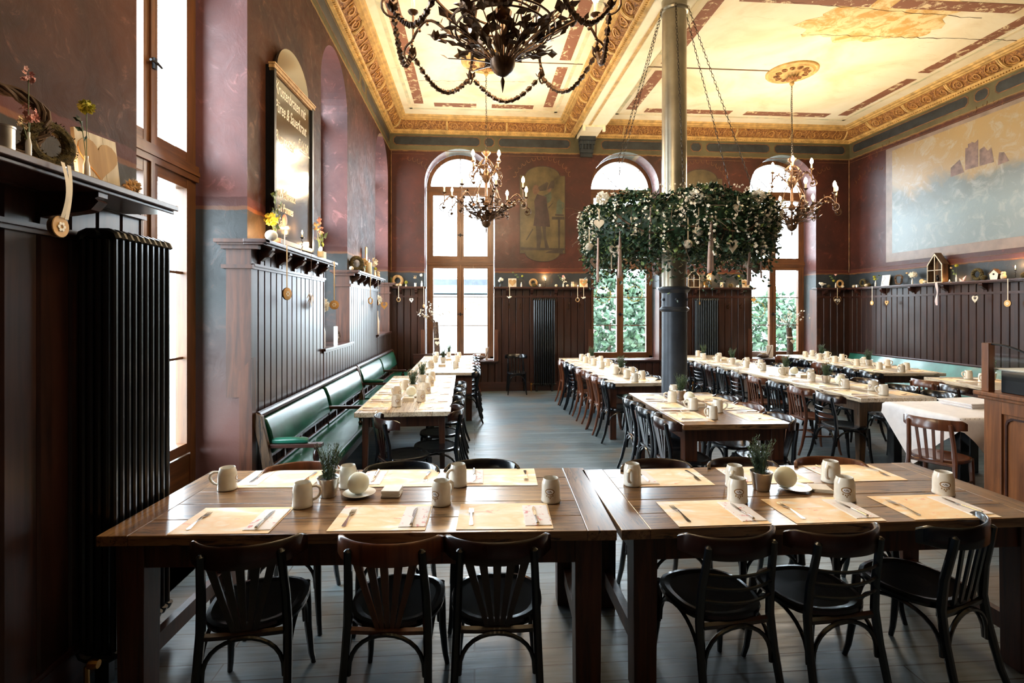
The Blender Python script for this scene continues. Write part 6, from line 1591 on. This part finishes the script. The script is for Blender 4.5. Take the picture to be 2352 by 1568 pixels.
TL((XR - .13, 8.42, SB), 0, 'burning tea light right of the tall lantern house', 'tea lights')
vase(R_(8.32), 'slim vase with a yellow ball and a leafy twig, right of the tall lantern house', [(0, .16, 'yfl', .030, 'ball'), (-.10, .13, 'cream', .018, 'ball'), (-.07, .07, 'ivy2', .02, 'leafy')], .12, .014, seed=14, face=Rr)
root = empty('paper_bird', (XR - .11, 8.20, SB), Rr, 'folded pink paper bird on the right wall shelf', 'figurine'); m = MB(); m.add([(-.05, 0, .0), (.03, -.02, 0), (.03, .02, 0), (-.06, 0, .06), (.0, 0, .05), (.07, 0, .10), (.05, 0, .03)], [(0, 1, 2), (0, 3, 1), (0, 2, 3), (1, 4, 5), (2, 5, 4), (1, 5, 6), (2, 6, 5)]); mk('folded_paper', m, 'pfl', root, smooth=False)
WR['moss']((XR - .07, 7.98, SB), Rr, 'moss ring wreath between the tall lantern house and the birdhouse', scale=1.15); MB_((XR - .11, 7.83, SB), Rr, 'moss ball left of the birdhouse on the right wall shelf', 'moss balls on the shelves')
root = empty('birdhouse', (XR - .11, 7.64, SB), Rr + .25, 'small white-fronted birdhouse with round hole and rope loop', 'birdhouse')
m = MB(); P = [(-.045, 0), (.045, 0), (.06, .09), (0, .155), (-.06, .09)]; m.prism(P, .01, lambda x, z, t: (x, -.05 + t, z)); mk('front_board', m, 'wfl', root, smooth=False)
m = MB(); m.prism(P, .09, lambda x, z, t: (x, -.04 + t, z)); mk('box_body', m, 'bark', root, smooth=False); m = MB(); m.lathe([(.014, 0), (.014, .002)], 14, (0, -.05, .085), rotx(PI / 2)); mk('entrance_hole', m, 'soil', root)
for s in (-1, 1): m = MB(); m.add([(s * .072, y, .08) for y in (-.06, .06)] + [(0, y, .162) for y in (.06, -.06)] + [(s * .072, y, .09) for y in (-.06, .06)] + [(0, y, .172) for y in (.06, -.06)], [(0, 1, 2, 3), (7, 6, 5, 4), (0, 4, 5, 1), (1, 5, 6, 2), (2, 6, 7, 3), (3, 7, 4, 0)]); mk('roof_side', m, 'twig', root, smooth=False)
m = MB(); m.tube([(.0 + .02 * math.cos(t), -.055, .17 + .02 * math.sin(t)) for t in [k * .5 for k in range(10)]], .002, 4); mk('rope_loop', m, 'twig', root)
OWL((XR - .13, 7.50, SB), Rr, 'pale owl figurine in front of the birdhouse', 'owl figurines on the shelves'); CS((XR - .11, 7.34, SB), Rr, 'wire candlestick with a lit candle near the right picture edge', 'curled candlesticks')
MB_((XR - .09, 7.22, SB), Rr, 'moss ball left of the rightmost owl', 'moss balls on the shelves', scale=1.1); OWL((XR - .11, 7.08, SB), Rr, 'rightmost pale owl figurine on the right wall shelf', 'owl figurines on the shelves', scale=1.05)
for kind, y, z, lab, kw in (('wood_slice', 10.10, 1.86, 'round wood slice hanging at the far end of the right wall shelf', {}), ('open_heart', 9.72, 1.86, 'tiny brown open heart hanging on the right wall panelling', dict(size=.8, mats='slice', cord='twig')), ('open_heart', 7.90, 1.90, 'whitewashed open heart hanging under the birdhouse end of the right shelf', dict(size=1.0, cord='twig')), ('wood_slice', 7.38, 1.82, 'wood slice with flower inlay hanging near the right picture edge', dict(size=1.1))):
    ornament(kind, (XR - .19, y, z), SB, lab, 'ornaments hung from the shelves', rz=Rr, **kw)
root = empty('shelf_ribbon', (XR - .19, 8.60, 1.80), Rr, 'crumpled pale ribbon hanging from the shelf below the tall lantern house', 'ribbon')
m = MB(); m.sheet(3, 12, lambda u, v: ((u - .5) * .035 * (1 + .5 * math.sin(v * 9)), -.006 - .01 * math.sin(v * 8), v * .40)); mk('ribbon_band', m, 'ribbon', root)
# left wall, shelf farther than the chalkboard
Lr = PI / 2
def L_(y, dx=.0): return (XL + .09 + dx, y, SHL + .0006)
WBALL(L_(7.36, -.04), Lr, 'white ball at the near end of the farther left wall shelf', GW); WR['moss'](L_(7.50), Lr - .9, 'moss ring wreath at the near end of the farther left wall shelf', scale=1.2); MB_(L_(7.78), Lr, 'moss ball on the farther left wall shelf', 'moss balls on the shelves')
vase(L_(7.98), 'vase with dusty pink hydrangea on the farther left wall shelf', [(0, .08, 'cream', .06, 'ball'), (.09, .02, 'ivy2', .03, 'leafy')], .09, .016, seed=15, face=Lr)
root = empty('lit_lantern_board', L_(8.33), Lr, 'tall brown plaque with a glowing white lantern below it', 'lantern'); m = MB(); m.box(-.055, .055, .03, .045, 0, .44); mk('plaque', m, 'slice', root, smooth=False); m = MB(); m.lathe([(.035, 0), (.040, .01), (.040, .19), (.036, .20), (.001, .20)], 18, (0, -.01, 0)); mk('wax_pillar', m, 'wax', root); m = MB(); m.lathe([(.001, .205), (.006, .215), (.0005, .245)], 8, (0, -.01, 0)); mk('flame', m, 'flame', root); lamp((0, -.02, .27), root, 3.0, (1, .6, .3), .02)
vase(L_(8.85), 'vase crowded with white blooms on the farther left wall shelf', [(0, .13, 'wfl', .06, 'spray'), (.10, .12, 'wfl', .04, 'spray'), (.05, .02, 'yfl', .03, 'ball')], .12, .02, seed=16, face=Lr)
OWL(L_(9.12), Lr + .8, 'pale owl figurine at the far end of the farther left wall shelf', 'owl figurines on the shelves')
ornament('ring_ornament', (XL + .18, 8.02, 1.86), SHL, 'brown ring ornament hanging under the farther left wall shelf', 'ornaments hung from the shelves', 1.2, rz=Lr - .6, mats='slice'); ornament('wood_slice', (XL + .18, 8.66, 1.84), SHL, 'wood slice hanging edge-on under the farther left wall shelf', 'ornaments hung from the shelves', rz=Lr, size=1.0); ornament('open_heart', (XL + .18, 9.22, 1.80), SHL, 'wooden open heart hanging at the far end of the farther left wall shelf', 'ornaments hung from the shelves', 1.1, mats='slice', rz=.3, cord='twig')
# left wall, shelf under the chalkboard
root = empty('pumpkin_candle', L_(4.24, .06), Lr, 'white ribbed globe candle at the near end of the chalkboard shelf', 'candle'); m = MB(); m.ball((0, 0, .045), .048, 16, (1, 1, .9)); mk('wax_body', m, 'wfl', root); lamp((.02, -.02, .12), root, 3.0, (1, .5, .2), .02)
root = empty('pink_tea_glass', L_(4.40, .04), Lr, 'rosy glass with a burning tea light under the chalkboard', 'candle'); m = MB(); m.lathe([(.025, 0), (.035, .01), (.038, .045), (.036, .045), (.03, .012), (.001, .008)], 16); mk('glass_cup', m, 'pfl', root); m = MB(); m.lathe([(.001, .02), (.006, .035), (.0005, .055)], 8); mk('flame', m, 'flame', root); lamp((0, 0, .085), root, 6.0, (1, .5, .2), .01)
vase(L_(4.46), 'leafy ivy branch and yellow-green bloom in a vase, left of the chalkboard', [(-.06, .13, 'yfl', .055, 'ball'), (.04, .34, 'ivy2', .045, 'leafy'), (.14, .26, 'ivy2', .045, 'leafy'), (.02, .12, 'ivy', .04, 'leafy')], .07, .03, 'clay', seed=17, face=Lr)
root = empty('pink_paper_heart', L_(4.56, .05), Lr, 'pink paper heart on a stand at the lower left of the chalkboard', 'ornament'); m = MB(); m.ball((0, 0, .22), .04, 14, (.8, .5, 1.3)); mk('paper_heart', m, 'pfl', root); m = MB(); m.tube([(0, 0, 0), (0, 0, .17)], .004, 5); m.lathe([(.02, 0), (.02, .004)], 10); mk('stand', m, 'ribbon', root)
CS(L_(4.98, .06), Lr, 'wire candlestick in front of the chalkboard', 'curled candlesticks')
vase(L_(5.62, .03), 'vase with pink blossom sprays and broad green leaves, right of the chalkboard', [(.02, .30, 'pfl', .03, 'spray'), (-.10, .22, 'cream', .035, 'spray'), (.06, .20, 'pfl', .035, 'spray'), (.16, .14, 'ivy2', .05, 'leafy')], .10, .02, seed=18, face=Lr)
root = empty('bright_lantern', L_(5.50, .08), Lr, 'brightly burning glass candle right of the chalkboard', 'candle'); m = MB(); m.lathe([(.03, 0), (.034, .01), (.034, .06), (.001, .06)], 16); mk('wax_body', m, 'wax', root); m = MB(); m.ball((0, 0, .085), .016, 10, (1, 1, 1.5)); mk('flame', m, 'flame', root); lamp((0, 0, .13), root, 7, (1, .6, .3), .02)
m = MB(); m.lathe([(.03, 0), (.034, .005), (.034, .09), (.030, .09), (.030, .01), (.001, .006)], 16)
mk('white_canister', m, 'wfl', loc=L_(5.86), label='small white canister at the far end of the chalkboard shelf', cat='canister')
ornament('wood_slice', (XL + .18, 4.50, 1.86), SHL, 'wood slice with flower inlay hanging at the near end of the chalkboard shelf', 'ornaments hung from the shelves', 1.1, rz=Lr - .35); ornament('feather_tassel', (XL + .18, 5.15, 1.84), SHL, 'pale feather tassel hanging below the middle of the chalkboard shelf', 'ornaments hung from the shelves', rz=Lr, cord='twig'); ornament('wood_slice', (XL + .18, 5.98, 1.78), SHL, 'round wood slice hanging beside the sill with the glass vase', 'ornaments hung from the shelves', 1.1, rz=.2)
# nearest left shelf
def N_(y, dx=0): return (NEARX + .24 + dx, y, SHL + .0006)
root = empty('tin_can', N_(1.87, .03), 0, 'tin can cut by the left picture edge', 'can'); m = MB(); m.lathe([(.032, 0), (.032, .07), (.034, .072), (.034, .078), (.031, .08), (.029, .08), (.029, .01), (.001, .008)], 24); mk('can_body', m, 'tin', root)
WR['twig']((NEARX + .17, 2.00, SHL), Lr - .5, 'large twisted twig wreath at the left picture edge', scale=1.5)
vase(N_(1.965, .035), 'thin glass tube with small pink blossoms on the nearest shelf', [(.0, .20, 'pfl', .022, 'spray'), (.01, .07, 'pfl', .028, 'spray'), (-.03, .03, 'cream', .02, 'spray')], .09, .009, seed=20, face=Lr)
WR['moss']((NEARX + .23, 2.115, SHL), Lr - .35, 'shaggy moss wreath on the nearest shelf', scale=1.0)
vase(N_(2.235, .04), 'glass tube with a tall yellow-green globe flower on the nearest shelf', [(.0, .20, 'yfl', .030, 'ball'), (-.03, .13, 'ivy', .018, 'leafy')], .085, .012, seed=21, face=Lr)
HB((NEARX + .235, 2.385, SHL + .001), Lr - .15, 'white board with bare wooden heart on the nearest shelf', 'heart boards', 1.2); TL(N_(2.22, -.03), 0, 'burning tea light behind the globe flower tube on the nearest shelf', 'tea lights')
m = MB(); pompom(m, (0, 0, .028), .038, 90, random.Random(4), .02); m.ball((0, 0, .026), .026, 10); mk('paper_rosette', m, 'cream', loc=N_(2.53, .03), label='crumpled cream rosette at the end of the nearest shelf', cat='ornament')
root = empty('ribbon_with_slice', (NEARX + .325, 2.03, 2.035), Lr, 'checked ribbon with a wood slice hanging from the nearest shelf', 'ornament')
m = MB(); m.lathe([(.038, -.011), (.040, -.009), (.040, .009), (.038, .011)], 20, (0, 0, 0), rotx(PI / 2)); mk('disc', m, 'slice', root); m = MB(); m.lathe([(.0405, -.008), (.0405, .008)], 20, (0, 0, 0), rotx(PI / 2)); mk('bark_edge', m, 'bark', root)
m = MB(); m.lathe([(.020, -.0125), (.020, -.0115)], 16, (0, 0, 0), rotx(PI / 2)); m.cur = 1
for k in range(6): m.lathe([(.0062, 0), (.0062, .002)], 10, (.0125 * math.cos(k * PI / 3), -.0125, .0125 * math.sin(k * PI / 3)), rotx(PI / 2))
mk('flower_inlay', m, ['soil', 'wfl'], root, smooth=False)
def ribpath(u, v): return ((u - .5) * .018 + .012 * math.sin(v * PI), -.016 - .01 * math.sin(v * PI), .034 + v * .205)
m = MB(); m.sheet(2, 12, ribpath); m.sheet(2, 12, lambda u, v: ((u - .5) * .018 + .022 + .020 * math.sin(v * PI * .8), -.014, .030 + v * .205)); mk('ribbon_band', m, 'ribw', root)

# ---- things on the window sills
WZ = .641
def log_vase(p, label, s=1.0, flowers=True):
    root = empty('log_vase', p, 0, label, 'log'); rd = random.Random(3)
    m = MB(); m.tube([(0, 0, 0), (.01, 0, .25), (-.005, 0, .5), (-.02, 0, .70 * s + .05)], [.068, .064, .060, .056], 12); mk('log', m, 'bark', root, ang=60)
    if flowers:
        m = MB(); h = heart2d(.05); m.prism(h, .008, lambda x, z, t: (.02 + x, -.072 - t, .38 + z)); mk('hung_heart', m, 'wheart', root, smooth=False)
        m = MB(); m.tube([(.066 * math.cos(a), .066 * math.sin(a), .46) for a in [2 * PI * k / 16 for k in range(16)]], .006, 5, closed=True); m.tube([(.066 * math.cos(a), .066 * math.sin(a), .475) for a in [2 * PI * k / 16 for k in range(16)]], .006, 5, closed=True); mk('twine', m, 'ribw', root)
    m = MB(); b = MB()
    for k in range(13):
        a = rd.uniform(-.9, .9); P = [Vector((-.02, 0, .70 * s))]; d = Vector((math.sin(a), rd.uniform(-.8, -.35), math.cos(a)))
        for j in range(8): P.append(P[-1] + d.normalized() * .065); d += Vector((rd.uniform(-.3, .3), 0, rd.uniform(-.3, .2)))
        m.tube(P, [.005 - .0004 * j for j in range(9)], 4)
        for q in range(8): blossom(b, P[rd.randrange(4, 9)] + Vector((rd.uniform(-.02, .02), 0, rd.uniform(-.02, .02))), .020, rd)
    mk('branches', m, 'twig', root); mk('blossom', b, 'wfl', root, smooth=False)
log_vase((-.80, 11.03, WZ), 'upright log with bare branches on the left back window sill', 1.1)
log_vase((6.98, 11.03, WZ), 'upright log with white flowers on the right back window sill', .9)
for x, z, lab in ((-.03, 1.72, 'thin leaf garland ring in the right pane of the left back window'), (2.86, 2.05, 'thin leaf garland ring in the left pane of the middle back window'), (3.58, 2.08, 'thin leaf garland ring in the right pane of the middle back window'), (6.43, 1.72, 'thin leaf garland ring in the left pane of the right back window')):
    root = empty('window_garland', (x, 11.36, z), 0, lab, 'wreath', 'garland rings in the back windows'); m = MB(); rd = random.Random(int(x * 10)); m.tube([(.17 * math.cos(a), 0, .17 * math.sin(a)) for a in [2 * PI * k / 30 for k in range(30)]], .004, 4, closed=True); mk('wire_ring', m, 'lwood', root)
    m = MB()
    for k in range(60): a = rd.uniform(0, 2 * PI); m.leaf((.17 * math.cos(a), 0, .17 * math.sin(a)), (rd.uniform(-1, 1), rd.uniform(-.5, .5), rd.uniform(-1, 1)), (0, 1, 0), .03, .018)
    mk('leaves', m, 'yfl', root, smooth=False)
    m = MB(); m.tube([(0, .02, .17), (0, .02, 2.70 - z)], .0015, 4); mk('thread', m, 'ribw', root)
def driftwood(p, rz, label):
    root = empty('driftwood_bowl', p, rz, label, 'driftwood'); m = MB(); m.ball((0, 0, .05), .05, 14, (3.0, 1.6, 1.0)); mk('wood_body', m, 'bark', root); m = MB(); m.tube([(.14, 0, .05), (.20, .01, .16), (.24, 0, .30)], [.012, .008, .004], 6); mk('twig', m, 'twig', root)
    m = MB(); m.box(-.05, .05, -.04, .04, .095, .125); mk('block', m, 'clay', root, smooth=False)
driftwood((.08, 11.14, WZ), 0, 'driftwood piece on the sill of the left back window, behind the chairs'); driftwood((6.42, 11.12, WZ), .2, 'dark driftwood piece on the sill of the right back window')
root = empty('table_card', (6.62, 11.2, WZ), .2, 'white card standing on the right back window sill', 'card'); m = MB(); m.box(-.09, .09, -.004, .004, 0, .28); mk('card', m, 'paperw', root, smooth=False)
root = empty('table_card', (.26, 11.22, WZ), .5, 'white card leaning at the right end of the left back window sill', 'card'); m = MB(); m.box(-.03, .03, -.004, .004, 0, .26); mk('card', m, 'paperw', root, smooth=False)
# left wall sills
SZ = 1.281
vase((XL - .02, 6.22, SZ), 'white hydrangea in a tall clear vase on the nearer left sill', [(.0, .16, 'wfl', .085, 'ball')], .34, .035, 'china', 1.2, seed=22, face=Lr)
root = empty('glass_vase', (XL - .06, 6.62, SZ), 0, 'square clear glass vase on the nearer left sill', 'vase'); m = MB()
for a, b, c, d in ((-.09, .09, -.09, -.085), (-.09, .09, .085, .09), (-.09, -.085, -.085, .085), (.085, .09, -.085, .085)): m.box(a, b, c, d, 0, .24)
m.box(-.085, .085, -.085, .085, 0, .008); mk('glass_walls', m, 'glass', root, smooth=False)
WR['twig']((XL - .05, 7.02, SZ), Lr, 'flat twig ring at the far end of the nearer left sill', scale=.9)
vase((XL - .02, 9.62, SZ), 'white bottle vase with a large white bloom on the farther left sill', [(.0, .20, 'wfl', .095, 'ball')], .42, .045, 'china', 1.0, seed=23, face=Lr)
# power sockets above the corner bench
root = empty('wall_sockets', (-1.02, YB - .036, .60), 0, 'row of three wall sockets above the corner bench', 'socket')
for k in range(3): m = MB(); m.box(-.12 + .08 * k, -.05 + .08 * k, -.008, 0, -.035, .035); m.lathe([(.024, 0), (.024, .004)], 14, (-.085 + .08 * k, -.008, 0), rotx(PI / 2)); mk('socket', m, 'clay', root, smooth=False)
